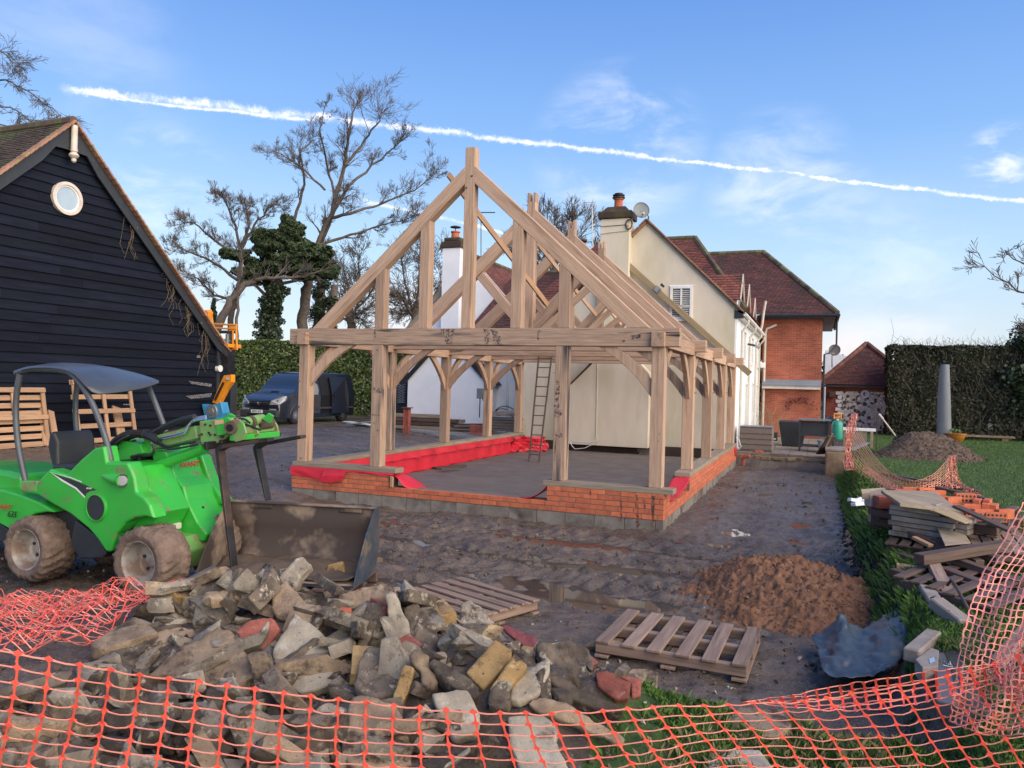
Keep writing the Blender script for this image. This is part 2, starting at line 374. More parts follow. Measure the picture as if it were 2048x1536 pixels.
def fastmesh(name, verts, faces, m, shade=None, par=None):
    """numpy verts (n,3), faces (k,3|4)"""
    me = bpy.data.meshes.new(name); verts = np.asarray(verts, np.float32); faces = np.asarray(faces, np.int32)
    nf, q = faces.shape
    me.vertices.add(len(verts)); me.vertices.foreach_set('co', verts.ravel())
    me.loops.add(nf * q); me.loops.foreach_set('vertex_index', faces.ravel())
    me.polygons.add(nf); me.polygons.foreach_set('loop_start', np.arange(0, nf * q, q, dtype=np.int32))
    me.update(calc_edges=True)
    if shade is not None:
        a = me.attributes.new('shade', 'FLOAT', 'POINT'); a.data.foreach_set('value', np.asarray(shade, np.float32))
    return link(name, me, m, par)
_beam = {}
def beam(name, p0, p1, wd, ht, m, par=None, up=(0, 0, 1), bev=.006, side=0.0, warp=.0):
    """squared timber with its local x along p0->p1; wd across, ht along 'up'"""
    p0, p1 = Vector(p0), Vector(p1); x = (p1 - p0); Ln = x.length; x.normalize()
    upv = Vector(up); y = upv.cross(x).normalized(); z = x.cross(y)
    mw = Matrix((( x.x, y.x, z.x, 0), (x.y, y.y, z.y, 0), (x.z, y.z, z.z, 0), (0, 0, 0, 1)))
    mw.translation = (p0 + p1) / 2
    key = (round(Ln, 3), round(wd, 3), round(ht, 3), bev, warp)
    me = _beam.get((key, m))
    if me is None:
        bm = bmesh.new(); bmesh.ops.create_cube(bm, size=1)
        for v in bm.verts: v.co = Vector((v.co.x * Ln, v.co.y * wd, v.co.z * ht))
        if bev: bmesh.ops.bevel(bm, geom=list(bm.edges), offset=bev, segments=1, affect='EDGES')
        me = bpy.data.meshes.new(name); bm.to_mesh(me); bm.free(); _beam[(key, m)] = me
    return link(name, me, m, par, mw)
def vnoise(x, y, seed=0):
    xi = np.floor(x).astype(np.int64); yi = np.floor(y).astype(np.int64); xf = x - xi; yf = y - yi
    def h(a, b):
        n = (a * 374761393 + b * 668265263 + seed * 1442695041) & 0x7fffffff
        n = ((n ^ (n >> 13)) * 1274126177) & 0x7fffffff
        return ((n ^ (n >> 16)) & 0xffff) / 65535.0
    u = xf * xf * (3 - 2 * xf); v = yf * yf * (3 - 2 * yf)
    return (h(xi, yi) * (1 - u) + h(xi + 1, yi) * u) * (1 - v) + (h(xi, yi + 1) * (1 - u) + h(xi + 1, yi + 1) * u) * v
def fbm(x, y, seed=0, oct_=4, gain=.5):
    t = 0; a = 1; s = 0
    for i in range(oct_):
        t = t + a * (vnoise(x * 2 ** i, y * 2 ** i, seed + i) - .5); s += a; a *= gain
    return t / s * 2
def sst(a, b, x):
    t = np.clip((x - a) / (b - a), 0, 1); return t * t * (3 - 2 * t)
# === TERRAIN
def bump(x, y, cx, cy, rx, ry, h, p=2.0, ang=0.0):
    c_, s_ = math.cos(ang), math.sin(ang)
    dx, dy = x - cx, y - cy
    a = (dx * c_ + dy * s_) / rx; b = (-dx * s_ + dy * c_) / ry
    return h * np.exp(-(np.sqrt(a * a + b * b)) ** p)
HEAP = (-.95, -6.85, 1.75, .80)
def smooth_h(x, y):
    x = np.asarray(x, float); y = np.asarray(y, float)
    h = .34 * sst(-6.8, -13, x)
    h = h + .10 * sst(-4.5, -8, x) * sst(-1, -5, y)
    edge = 2.72 + .12 * fbm(y * .35, y * 0 + 3, 5, 1) + .35 * sst(2, 12, y) - .0
    lawn = sst(edge - .28, edge + .10, x) * .40
    lawn = np.where(y > 10.3, lawn, lawn)
    h = np.maximum(h, lawn)
    h = np.maximum(h, .30 * sst(10.6, 10.9, y) * sst(-.4, .2, x))
    h = h + .03 * sst(14, 30, y)
    fg = .34 * sst(-5.6, -8.2, y + .12 * fbm(x * 1.3, y * 1.3, 9, 3)) * sst(5.5, 1.2, np.abs(x + .5) - 1.5)
    fg = np.where(x > 1.0, .30 * sst(-5.9, -6.9, y), fg)
    h = np.maximum(h, fg)
    hc = bump(x, y, HEAP[0], HEAP[1], HEAP[2], HEAP[3], .46, 2.4, .10)
    hc = np.maximum(hc, bump(x, y, -1.2, -7.7, 2.3, 1.1, .13, 3.0))
    hc = np.maximum(hc, bump(x, y, .55, -7.35, .9, .7, .38, 2.4, .0))
    h = h + hc * sst(-9.9, -9.0, y)
    h = h + bump(x, y, -7.6, 1.6, 1.5, 1.9, .34, 2.2) + bump(x, y, -9.6, 4.0, 1.6, 1.6, .22, 2.2) + bump(x, y, -4.9, -7.3, 1.3, .55, .16, 2.2) + bump(x, y, -6.7, -2.2, 1.0, 1.2, .18, 2.2)
    return h
def rough_h(x, y):
    x = np.asarray(x, float); y = np.asarray(y, float)
    inmud = sst(2.85, 2.3, x) * sst(11.0, 10.4, y)
    n = .060 * fbm(x * 1.1, y * 1.6, 21, 4) + .055 * fbm(x * 4.5, y * 6.5, 31, 4, .62) + .030 * np.abs(fbm(x * 14, y * 19, 41, 3, .6))
    rut = (.030 * np.sin((y + .35 * np.sin(x * .5) - 2.1) * 5.6 + 1.3 * fbm(x * .5, y * .5, 14, 2)) + .016 * np.sin(x * 26 + 5 * np.sin(y * 9))) * sst(-4.6, -3.2, y) * sst(.6, -.6, y) * sst(-5.5, -3.5, x)
    trk = 0
    for k_, (yc, sl_) in enumerate(((-3.75, .10), (-2.55, .10), (-1.55, -.06), (-3.0, -.22))):
        dyy = y - (yc + sl_ * x + .12 * np.sin(x * .7 + k_)); m_ = sst(.19, .13, np.abs(dyy)) * sst(-5.6, -4.8, x) * sst(1.3, .6, x)
        trk = trk + m_ * (-.042 + .020 * np.sign(np.sin((x + np.abs(dyy) * 1.1) * 6.283 / .15))) + .02 * sst(.30, .22, np.abs(dyy)) * sst(.14, .2, np.abs(dyy)) * sst(-5.6, -4.8, x) * sst(1.3, .6, x)
    tr = trk + (.016 * np.sin((x - .2 + .25 * fbm(y * .4, y * 0, 3, 2)) * 7.5) + .03 * fbm(x * 3.5, y * 2.2, 71, 4, .65)) * sst(.2, .5, x) * sst(2.7, 2.4, x) * sst(-2, 0, y)
    far = sst(45, 12, np.abs(y))
    near = sst(-5.2, -6.4, y)
    return (n * (1 + .5 * near) + rut + tr) * inmud * far + (1 - inmud) * (.02 * fbm(x * .8, y * .8, 55, 3) + .006 * fbm(x * 9, y * 9, 56, 2))
def hgt(x, y):
    return float(smooth_h(x, y) + rough_h(x, y))
def axis_pts(segs):
    o = []
    for a, b, s in segs: o += list(np.arange(a, b - 1e-6, s))
    o.append(segs[-1][1]); return np.array(o)
gx = axis_pts([(-900, -300, 150), (-300, -60, 30), (-60, -18, 2), (-18, -8, .16), (-8, -5.2, .08), (-5.2, 3.2, .036), (3.2, 6, .09), (6, 14, .4), (14, 60, 3), (60, 300, 30), (300, 900, 150)])
gy = axis_pts([(-60, -12, 4), (-12, -9.6, .2), (-9.6, -.6, .036), (-.6, 3, .055), (3, 12, .09), (12, 28, .4), (28, 80, 3), (80, 300, 30), (300, 1200, 150)])
X, Y = np.meshgrid(gx, gy); SM = smooth_h(X, Y); Z = SM + rough_h(X, Y)
nx, ny = len(gx), len(gy)
P = np.stack([X.ravel(), Y.ravel(), Z.ravel()], 1)
ii = (np.arange(ny - 1)[:, None] * nx + np.arange(nx - 1)[None]).ravel()
F = np.stack([ii, ii + 1, ii + nx + 1, ii + nx], 1)
cx_ = P[F].mean(1)
nzz = .16 * fbm(cx_[:, 0] * 2.5, cx_[:, 1] * 2.5, 77, 3)
lawnmask = ((cx_[:, 0] + nzz > 2.62 + .35 * sst(2, 12, cx_[:, 1])) & (cx_[:, 1] > -5.2)) | ((cx_[:, 0] + nzz * 1.6 > 1.15) & (cx_[:, 1] + nzz < -6.35)) | (cx_[:, 0] > 2.9) | (cx_[:, 1] > 38) | (cx_[:, 0] < -30) | (cx_[:, 1] < -11.6)
def submesh(name, mask, m):
    f = F[mask]; u, inv = np.unique(f, return_inverse=True)
    o = fastmesh(name, P[u], inv.reshape(f.shape), m); o.data.shade_smooth(); return tag(o, kind='structure')
def mud_material():
    m = bpy.data.materials.new('wet_mud'); m.use_nodes = True; t = m.node_tree; n_ = t.nodes; l = t.links; b = n_['Principled BSDF']
    g = n_.new('ShaderNodeNewGeometry'); pos = g.outputs['Position']
    def nz(s, d=6, r=.6, vec=None, st=None):
        v = vec or pos
        if st:
            q0 = n_.new('ShaderNodeMapping'); q0.inputs['Scale'].default_value = st; l.new(v, q0.inputs['Vector']); v = q0.outputs[0]
        q = n_.new('ShaderNodeTexNoise'); q.inputs['Scale'].default_value = s; q.inputs['Detail'].default_value = d; q.inputs['Roughness'].default_value = r; l.new(v, q.inputs['Vector']); return q.outputs['Fac']
    def mr(v, a, b_, c=0, d=1):
        q = n_.new('ShaderNodeMapRange'); q.inputs[1].default_value = a; q.inputs[2].default_value = b_; q.inputs[3].default_value = c; q.inputs[4].default_value = d; l.new(v, q.inputs[0]); return q.outputs[0]
    def mx(f, a, b_):
        q = n_.new('ShaderNodeMix'); q.data_type = 'RGBA'
        for s, v in ((q.inputs[0], f), (q.inputs[6], a), (q.inputs[7], b_)):
            if isinstance(v, tuple): s.default_value = v + (1,)
            elif isinstance(v, (int, float)): s.default_value = v
            else: l.new(v, s)
        return q.outputs[2]
    base = mx(mr(nz(1.3), .38, .62), (.142, .108, .084), (.082, .063, .050))
    base = mx(mr(nz(9, 5), .45, .75), base, (.165, .128, .100))
    base = mx(mr(nz(.5, 3), .50, .66), base, (.066, .054, .046))
    base = mx(mr(nz(3.1, 5), .62, .72), base, (.21, .125, .07))
    vo = n_.new('ShaderNodeTexVoronoi'); vo.inputs['Scale'].default_value = 9; l.new(pos, vo.inputs['Vector'])
    base = mx(mr(nz(38, 5, .75), .54, .66), base, (.195, .155, .122)); base = mx(mr(nz(33, 6, .75), .56, .66), base, (.042, .032, .026)); base = mx(mr(vo.outputs['Distance'], .06, .04), base, (.38, .33, .27))
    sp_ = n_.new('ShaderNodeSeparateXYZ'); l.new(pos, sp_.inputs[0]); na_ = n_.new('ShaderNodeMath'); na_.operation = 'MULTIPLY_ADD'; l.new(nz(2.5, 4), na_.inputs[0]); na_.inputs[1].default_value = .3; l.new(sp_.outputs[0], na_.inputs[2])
    bank_shade = n_.new('ShaderNodeMath'); bank_shade.operation = 'MULTIPLY'; l.new(mr(na_.outputs[0], 2.50, 2.62), bank_shade.inputs[0]); l.new(mr(sp_.outputs[1], -4.4, -3.9), bank_shade.inputs[1])
    base = mx(bank_shade.outputs[0], base, (.034, .026, .021))  # shade of the trench bank painted in as a near-black soil tone
    cool = n_.new('ShaderNodeMath'); cool.operation = 'MULTIPLY'; l.new(mr(na_.outputs[0], .5, 1.2), cool.inputs[0]); l.new(mr(sp_.outputs[1], -1.0, 1.0), cool.inputs[1])
    cl2 = n_.new('ShaderNodeMath'); cl2.operation = 'MULTIPLY'; l.new(cool.outputs[0], cl2.inputs[0]); cl2.inputs[1].default_value = .55
    base = mx(cl2.outputs[0], base, (.075, .064, .060))
    l.new(base, b.inputs['Base Color'])
    wet = nz(.9, 5, .6, st=(1, 2.2, 1))
    l.new(mr(wet, .48, .66, .16, .72), b.inputs['Roughness'])
    b.inputs['Specular IOR Level'].default_value = .5
    bp = n_.new('ShaderNodeBump'); bp.inputs['Distance'].default_value = .03; bp.inputs['Strength'].default_value = .9
    l.new(nz(18, 10, .75), bp.inputs['Height']); l.new(bp.outputs[0], b.inputs['Normal'])
    MATS['wet_mud'] = m
    m = bpy.data.materials.new('lawn_soil'); m.use_nodes = True; t = m.node_tree; n_ = t.nodes; l = t.links; b = n_['Principled BSDF']
    g = n_.new('ShaderNodeNewGeometry'); pos = g.outputs['Position']
    base = mx(mr(nz(2.2), .35, .65), (.042, .100, .016), (.070, .150, .026))
    base = mx(mr(nz(30, 3), .3, .7), base, (.030, .066, .014))
    base = mx(mr(nz(.8, 4), .60, .70), base, (.09, .065, .045))
    l.new(base, b.inputs['Base Color']); b.inputs['Roughness'].default_value = .9
    bp = n_.new('ShaderNodeBump'); bp.inputs['Distance'].default_value = .03; l.new(nz(45, 5, .7), bp.inputs['Height']); l.new(bp.outputs[0], b.inputs['Normal'])
    MATS['lawn_soil'] = m
mud_material()
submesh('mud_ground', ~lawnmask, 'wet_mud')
submesh('lawn', lawnmask, 'lawn_soil')
MB().add([(-4.2, -4.4, -.010), (1.0, -4.4, -.010), (1.0, 0.0 - .4, -.010), (-4.2, 0.0 - .4, -.010)], [(0, 1, 2, 3)]).obj('puddle_water', 'water')['kind'] = 'structure'
MB().add([(.35, .2, -.030), (2.3, .2, -.030), (2.3, 9.5, -.030), (.35, 9.5, -.030)], [(0, 1, 2, 3)]).obj('puddle_water', 'water')['kind'] = 'structure'
MB().add([(-10, 1.0, .022), (-6.7, 1.0, .022), (-6.7, 12, .022), (-10, 12, .022)], [(0, 1, 2, 3)]).obj('puddle_water', 'water')['kind'] = 'structure'
sx = np.linspace(-6.1, -.2, 120); sy = np.linspace(.15, 11.15, 180); SX, SY = np.meshgrid(sx, sy)
SZ = .10 + .012 * fbm(SX * 2, SY * 2, 3, 4) + .006 * fbm(SX * 12, SY * 12, 8, 2)
ii = (np.arange(179)[:, None] * 120 + np.arange(119)[None]).ravel()
o = fastmesh('floor_slab', np.stack([SX.ravel(), SY.ravel(), SZ.ravel()], 1), np.stack([ii, ii + 1, ii + 121, ii + 120], 1), 'slab'); o.data.shade_smooth(); tag(o, kind='structure')
# === OAK FRAME
W_, S = 6.285, .19
ZS, ZT, ZB = .623, 2.632, 2.908
ROWS = [0, 2.79, 5.34, 7.88, 10.17]
fr = thing('oak_frame', 'new green oak timber frame with four king post trusses standing on brick footings', 'timber frame', (-3.14, 0, ZS))
def post(x0, y0, w_=S, m='oak', z0=ZS, z1=ZT):
    return beam('post', (x0 + w_ / 2, y0 + S / 2, z0), (x0 + w_ / 2, y0 + S / 2, z1), w_, S, m, fr, up=(0, 1, 0), bev=.007)
for i, y in enumerate(ROWS):
    post(-S, y); post(-W_, y, m='oak' if i != 1 else 'oak_stained')
post(-4.825, 0, m='oak_stained'); post(-1.641, 0, m='oak_stained')
for x in (-S / 2, -W_ + S / 2):
    segs = [(-.085, 4.1), (4.1, 8.9), (8.9, 10.42)]
    for a, b in segs:
        beam('wall_plate', (x, a, (ZT + 2.842) / 2), (x, b - .004, (ZT + 2.842) / 2), S, 2.842 - ZT, 'oak', fr)
beam('tie_beam', (-6.51, .10, (2.637 + ZB) / 2), (.20, .10, (2.637 + ZB) / 2), .175, ZB - 2.637, 'oak_stained', fr, bev=.01)
for y in ROWS[1:]:
    beam('tie_beam', (-6.50, y + .10, (2.70 + ZB) / 2), (.19, y + .10, (2.70 + ZB) / 2), .17, ZB - 2.70, 'oak', fr, bev=.008)
def oprism(name, pts, off, m='oak', par=fr, bevel=.006):
    """plank cut to an outline, local x along its longest edge so the grain follows it"""
    pts = [Vector(p) for p in pts]; off = Vector(off)
    n = len(pts); e = max(((pts[(i + 1) % n] - pts[i]) for i in range(n)), key=lambda v: v.length).normalized()
    y = off.normalized(); z = e.cross(y).normalized(); c = sum(pts, Vector()) / n + off / 2
    mw = Matrix(((e.x, y.x, z.x, 0), (e.y, y.y, z.y, 0), (e.z, y.z, z.z, 0), (0, 0, 0, 1))); mw.translation = c; inv = mw.inverted()
    me = MB().prism([inv @ p for p in pts], inv.to_3x3() @ off).mesh(name)
    o = link(name, me, m, par, mw)
    if bevel:
        md = o.modifiers.new('bevel', 'BEVEL'); md.width = bevel; md.segments = 1; md.limit_method = 'ANGLE'; md.angle_limit = R(40)
    return o
SL = .904; CXF = -3.1425
def truss(y, front):
    yb = y + .015; th = .17
    zf = ZB
    kw = .166
    top = 5.76 if front else 5.72
    if front:
        beam('king_post', (CXF, yb + th / 2, zf), (CXF, yb + th / 2, top), kw, th, 'oak', fr, up=(0, 1, 0), bev=.006)
    else:
        beam('king_post', (CXF, yb + th / 2, zf), (CXF, yb + th / 2, top - .17), kw, th, 'oak', fr, up=(0, 1, 0), bev=.006)
        for q in (-1, 1):   # fork for the ridge beam
            beam('king_post_fork', (CXF + q * .060, yb + th / 2, top - .17), (CXF + q * .060, yb + th / 2, top), .046, th, 'oak', fr, up=(0, 1, 0), bev=.003)
    d = 0 if front else .07
    for s in (-1, 1):
        xk = CXF + s * kw / 2
        ztop = 5.46 - d
        hv = .275                     # vertical depth of the rafter
        if front:
            xf = CXF + s * (kw / 2 + (ztop - zf) / SL)
            pts = [(xk, yb, ztop), (xf, yb, zf), (xf - s * hv / SL, yb, zf), (xk, yb, ztop - hv)]
        else:
            ze = 2.80
            xf = CXF + s * (kw / 2 + (ztop - ze) / SL)
            pts = [(xk, yb, ztop), (xf, yb, ze), (xf - s * .04, yb, ze - .06), (xf - s * (hv / SL + .06), yb, ze - .03), (xk, yb, ztop - hv)]
        oprism('rafter', pts, (0, th, 0))
        if front:
            for dist in (.72, 1.5):
                pass
    def rz(x): return (5.46 - d) - SL * (abs(x - CXF) - kw / 2) - .275
    if front:
        for a, b in ((-4.81, -4.64), (-3.99, -3.82), (-2.39, -2.215), (-1.62, -1.44)):
            za, zb = rz(a), rz(b)
            oprism('queen_post', [(a, yb, zf), (b, yb, zf), (b, yb, zb - .003), (a, yb, za - .003)], (0, th, 0))
    else:
        for s in (-1, 1):
            x0, z0 = CXF + s * .09, 3.02; x1, z1 = CXF + s * 1.06, 4.18
            beam('strut', (x0, yb + th / 2, z0 + .09), (x1, yb + th / 2, z1), .12, .17, 'oak', fr, up=(0, 0, 1))
for i, y in enumerate(ROWS[:4]): truss(y, i == 0)
def brace(px_, pz, bx, bz, plane, c, th=.075, wd=.20, m='oak', bow=.07):
    """from post point (px_,pz) to beam point (bx,bz) in plane 'xz' at y=c or 'yz' at x=c; outline bows inwards"""
    n = 7; inner = []; outer = []
    a = Vector((px_, pz)); b = Vector((bx, bz)); corner = Vector((px_, bz))
    dirn = (b - a).normalized(); nrm = Vector((-dirn.y, dirn.x))
    if (corner - (a + b) / 2).dot(nrm) < 0: nrm = -nrm
    for i in range(n + 1):
        t = i / n; q = a.lerp(b, t) + nrm * (bow * 4 * t * (1 - t)); inner.append(q)
    up_ = Vector((0, 1)) * wd * 1.25; ov = (b - Vector((px_, bz))).normalized() * wd * 1.25
    a2 = a + up_; b2 = b - ov
    for i in range(n + 1):
        t = i / n; outer.append(a2.lerp(b2, t) + nrm * (bow * .55 * 4 * t * (1 - t)))
    poly = inner + outer[::-1]
    if plane == 'xz': P3 = [(p.x, c, p.y) for p in poly]; off = (0, th, 0)
    else: P3 = [(c, p.x, p.y) for p in poly]; off = (th, 0, 0)
    oprism('curved_brace', P3, off, m)
brace(-W_ + S, 1.92, -5.20, ZT + .004, 'xz', .055, m='oak')
brace(-S, 1.90, -1.00, ZT + .004, 'xz', .055, m='oak')
for y in ROWS[1:4]:
    brace(-W_ + S, 1.88, -5.18, 2.70, 'xz', y + .055); brace(-S, 1.88, -1.05, 2.70, 'xz', y + .055, m='oak_stained')
for i, y in enumerate(ROWS):
    for x in (-.135, -W_ + .06):
        if i < 4: brace(y + S, 1.86, y + .98, ZT + .004, 'yz', x, m='oak_stained' if x > -1 else 'oak')
        if i > 0: brace(y, 1.86, y - .79, ZT + .004, 'yz', x, m='oak')
for i, y in enumerate(ROWS[1:4]):
    for z in (1.98, 2.24):
        MB().tube([(-.02, y + .09, z), (.06, y + .09, z)], .012, 6).obj('peg', 'pallet_new', fr)
for x_, z_ in ((-3.10, 5.30), (-3.19, 5.12), (-6.2, 2.78), (-.6, 2.72), (-.2, 2.75), (-4.73, 2.55)):
    MB().tube([(x_, -.004, z_), (x_, .05, z_)], .014, 6).obj('peg', 'dark_wood', fr)
bt = [((-3.62, .22, 5.42), (-2.72, 2.70, 3.55), .035, .10), ((-3.35, 2.99, 5.1), (-2.5, 5.3, 3.6), .03, .09), ((-3.3, 5.6, 5.0), (-2.55, 7.8, 3.6), .03, .09)]
for k, (a, b, w1, h1) in enumerate(bt):
    beam('brace_batten', a, b, w1, h1, 'pallet_new' if k == 0 else 'oak', fr, bev=.002)
for y0, x0, z0, x1, z1 in ((2.73, -3.0, 2.92, -1.75, 4.02), (5.27, -3.0, 2.92, -1.9, 3.95), (5.50, -2.35, 3.30, -1.65, 3.82), (7.80, -2.9, 3.0, -1.95, 3.9)):
    beam('brace_board', (x0, y0, z0), (x1, y0, z1), .045, .12, 'oak', fr, bev=.003)
def sill(a, b, wd=.27): beam('sole_plate', a, b, wd, .078, 'grey_board', fr, bev=.005)
zc = ZS - .040
sill((-6.34, .09, zc), (-4.30, .09, zc)); sill((-1.77, .09, zc), (.17, .09, zc))
sill((-W_ + .095, .24, zc), (-W_ + .095, 5.2, zc)); sill((-W_ + .095, 5.21, zc), (-W_ + .095, 10.4, zc))
sill((-.08, 2.30, zc), (-.08, 6.4, zc)); sill((-.08, 6.41, zc), (-.08, 10.42, zc))
def stain(name, pix, y, m, par):
    out_ = []
    for i in range(len(pix)):
        a, b = pix[i], pix[(i + 1) % len(pix)]; n = max(1, int(math.hypot(b[0] - a[0], b[1] - a[1]) / 2.2))
        for q in range(n): out_.append(at(a[0] + (b[0] - a[0]) * q / n + random.uniform(-1.6, 1.6), a[1] + (b[1] - a[1]) * q / n, 'y', y))
    return MB().prism(out_, (0, .0012, 0)).obj(name, m, par)
mat('stain_ink', (.05, .04, .042), (.38, .26, .19), 26, .8, contrast=(.40, .60)); mat('drip', (.06, .04, .034), (.30, .10, .05), 22, .8, contrast=(.46, .56))
for P_ in ([(880, 658), (910, 658), (906, 672), (905, 688), (893, 688), (890, 676), (884, 668)], [(967, 658), (978, 658), (980, 672), (976, 688), (968, 688), (970, 674)], [(981, 658), (993, 658), (1000, 672), (1003, 688), (988, 688), (986, 674)], [(1076, 660), (1080, 660), (1079, 680), (1075, 680)], [(748, 659), (752, 659), (751, 684), (748, 684)], [(1258, 672), (1280, 668), (1280, 676), (1262, 680)]):
    stain('water_stain', P_, .0105, 'stain_ink', fr)
for P_ in ([(1106, 866), (1124, 866), (1123, 876), (1106, 875)], [(746, 774), (765, 776), (764, 786), (745, 785)], [(1112, 760), (1120, 758), (1118, 800), (1110, 806)], [(1107, 810), (1118, 808), (1126, 830), (1110, 836)], [(742, 828), (760, 829), (760, 832), (742, 831)]):
    stain('dark_mark', P_, -.0015, 'stain_ink', fr)
for k in range(15):
    a_ = random.choice(((597, 613), (744, 761), (1107, 1124), (1304, 1322))); cx0 = random.uniform(*a_); cy0 = random.uniform(700, 925); r0 = random.uniform(.9, 2.4)
    MB().prism([at(cx0 + r0 * math.cos(g) * random.uniform(.6, 1.1), cy0 + 1.2 * r0 * math.sin(g), 'y', -.0012) for g in np.linspace(0, 5.5, 8)], (0, .0012, 0)).obj('knot', 'stain_ink', fr)
# === PLINTH WALL
pl = thing('footing_wall', 'low orange brick footing wall on concrete blocks carrying the oak frame', 'wall', (-3.14, 0, 0))
zb0 = .168; CH = .075
def core(a, b, m='mortar'): MB().bb(a, b).obj('mortar_bed', m, pl)
FX0, FX1, FY0 = -6.34, .045, -.045     # outer faces
T = .30
core((FX0 + .004, FY0 + .004, zb0), (-4.42, FY0 + T, .540)); core((-4.42, FY0 + .004, zb0), (-1.70, FY0 + T, .314)); core((-1.70, FY0 + .004, zb0), (FX1 - .004, FY0 + T, .540))
core((FX1 - T, FY0 + T, zb0), (FX1 - .004, .42, .540)); core((FX1 - T, .42, zb0), (FX1 - .004, 2.33, .314)); core((FX1 - T, 2.33, zb0), (FX1 - .004, 10.5, .540))
core((FX0 + .004, FY0 + T, zb0), (FX0 + T, 10.5, .540))
brk = {}
def brick_mesh(L_, k, W=.065):
    key = (round(L_, 3), k)
    if key not in brk:
        bm = bmesh.new(); bmesh.ops.create_cube(bm, size=1)
        for v in bm.verts: v.co = Vector((v.co.x * L_ + random.uniform(-.0015, .0015), v.co.y * .1025, v.co.z * W + random.uniform(-.001, .001)))
        bmesh.ops.bevel(bm, geom=list(bm.edges), offset=.0025, segments=1, affect='EDGES')
        me = bpy.data.meshes.new('brick'); bm.to_mesh(me); bm.free(); me.materials.append(M['orange_brick']); brk[key] = me
    return brk[key]
nbr = 0; restbm = MB()
def course(p0, axis, n_, start, end, z, off, single):
    """stretcher course along axis from start to end at height z; single=True makes objects"""
    global nbr
    s = start; k = 0
    first = .1025 if off else .215
    while s < end - .03:
        Lb = first if k == 0 else .215
        Lb = min(Lb, end - s)
        c = s + Lb / 2; jz = random.uniform(-.0012, .0012); jo = random.uniform(-.002, .002)
        if axis == 'x': pos = Vector((c, p0 + .0512 + jo, z + jz)); rot = 0
        else: pos = Vector((p0 - .0512 + jo, c, z + jz)); rot = R(90)
        if single and nbr < 300:
            o = link('brick', brick_mesh(Lb, random.randint(0, 2)), None, pl, Matrix.Translation(pos) @ Matrix.Rotation(rot, 4, 'Z')); nbr += 1
        else:
            d = (Lb, .1025, .065) if axis == 'x' else (.1025, Lb, .065)
            restbm.box(pos, d)
        s += Lb + .010; k += 1
for ci in range(5):
    z = zb0 + .010 + .0325 + ci * CH
    if ci < 2: course(FY0 - .001, 'x', 0, FX0, FX1, z, ci % 2, True)
    else:
        course(FY0 - .001, 'x', 0, FX0, -4.42, z, ci % 2, True); course(FY0 - .001, 'x', 0, -1.70, FX1, z, ci % 2, True)
for ci in range(5):
    z = zb0 + .010 + .0325 + ci * CH
    if ci < 2: course(FX1 + .001, 'y', 0, FY0 + .114, 10.5, z, ci % 2, True)
    else:
        course(FX1 + .001, 'y', 0, FY0 + .114, .42, z, ci % 2, True); course(FX1 + .001, 'y', 0, 2.33, 10.5, z, ci % 2, True)
for s0 in np.arange(-4.40, -1.8, .225):
    pass
if restbm.v: restbm.obj('far_bricks', 'orange_brick', pl)['kind'] = 'stuff'
def blocks(axis, c0, start, end, flip=0):
    s = start
    while s < end - .05:
        Lb = min(.44, end - s)
        z = .055 - .0; h = .215
        if axis == 'x': MBc = ((s, c0, -.16), (s + Lb, c0 + .10, zb0 - .002))
        else: MBc = ((c0 - .10, s, -.16), (c0, s + Lb, zb0 - .002))
        MB().bb(*MBc).obj('block', 'block', pl, bevel=.004, seg=1); s += Lb + .008
blocks('x', FY0 + .006, FX0 + .005, FX1); blocks('y', FX1 - .006, FY0 + .12, 10.5);
core((FX0 + .02, FY0 + .02, -.2), (FX1 - .02, FY0 + T, zb0 - .004)); core((FX1 - T, FY0 + T, -.2), (FX1 - .02, 10.5, zb0 - .004)); core((FX0 + .02, FY0 + T, -.2), (FX0 + T, 10.5, zb0 - .004))
beam('brick_closer', (-4.36, -.05, .32), (-4.36, -.05, .50), .05, .05, 'pallet_new', pl, up=(0, 1, 0))
for P_ in ([(1240, 996), (1243, 996), (1244, 1045), (1241, 1045)], [(1272, 990), (1276, 990), (1277, 1030), (1280, 1050), (1275, 1056), (1273, 1020)], [(1289, 1000), (1291, 1000), (1291, 1022), (1289, 1022)], [(1305, 992), (1309, 992), (1309, 1040), (1305, 1055), (1304, 1020)], [(1180, 982), (1182, 982), (1181, 990), (1180, 990)]):
    stain('drip_stain', P_, -.0495, 'drip', pl)
# === RED MEMBRANES
def sheet(name, rows, m, par=None, thick=.003, sub=2, wr=.0):
    """rows: list of polylines (same length); lofted, subdivided, thickened"""
    nr, nc = len(rows), len(rows[0]); me = bpy.data.meshes.new(name)
    vs_ = [tuple(p) for r_ in rows for p in r_]
    me.from_pydata(vs_, [], [(i * nc + j, i * nc + j + 1, (i + 1) * nc + j + 1, (i + 1) * nc + j) for i in range(nr - 1) for j in range(nc - 1)]); me.update()
    o = link(name, me, m, par)
    if 'membrane' not in name or sub > 1: me.shade_smooth()
    if sub: md = o.modifiers.new('s', 'SUBSURF'); md.levels = sub; md.render_levels = sub
    if wr:
        tx = bpy.data.textures.new(name, 'CLOUDS'); tx.noise_scale = .12; dm = o.modifiers.new('d', 'DISPLACE'); dm.texture = tx; dm.strength = wr; dm.texture_coords = 'GLOBAL'; dm.mid_level = .5
    sm_ = o.modifiers.new('t', 'SOLIDIFY'); sm_.thickness = thick; sm_.offset = 0
    return o
top_ = [(-6.36, .545), (-6.1, .545), (-5.8, .545), (-5.5, .545), (-5.2, .545), (-4.9, .545), (-4.6, .545), (-4.32, .545)]
bot_ = [.40, .375, .355, .36, .515, .512, .508, .49]
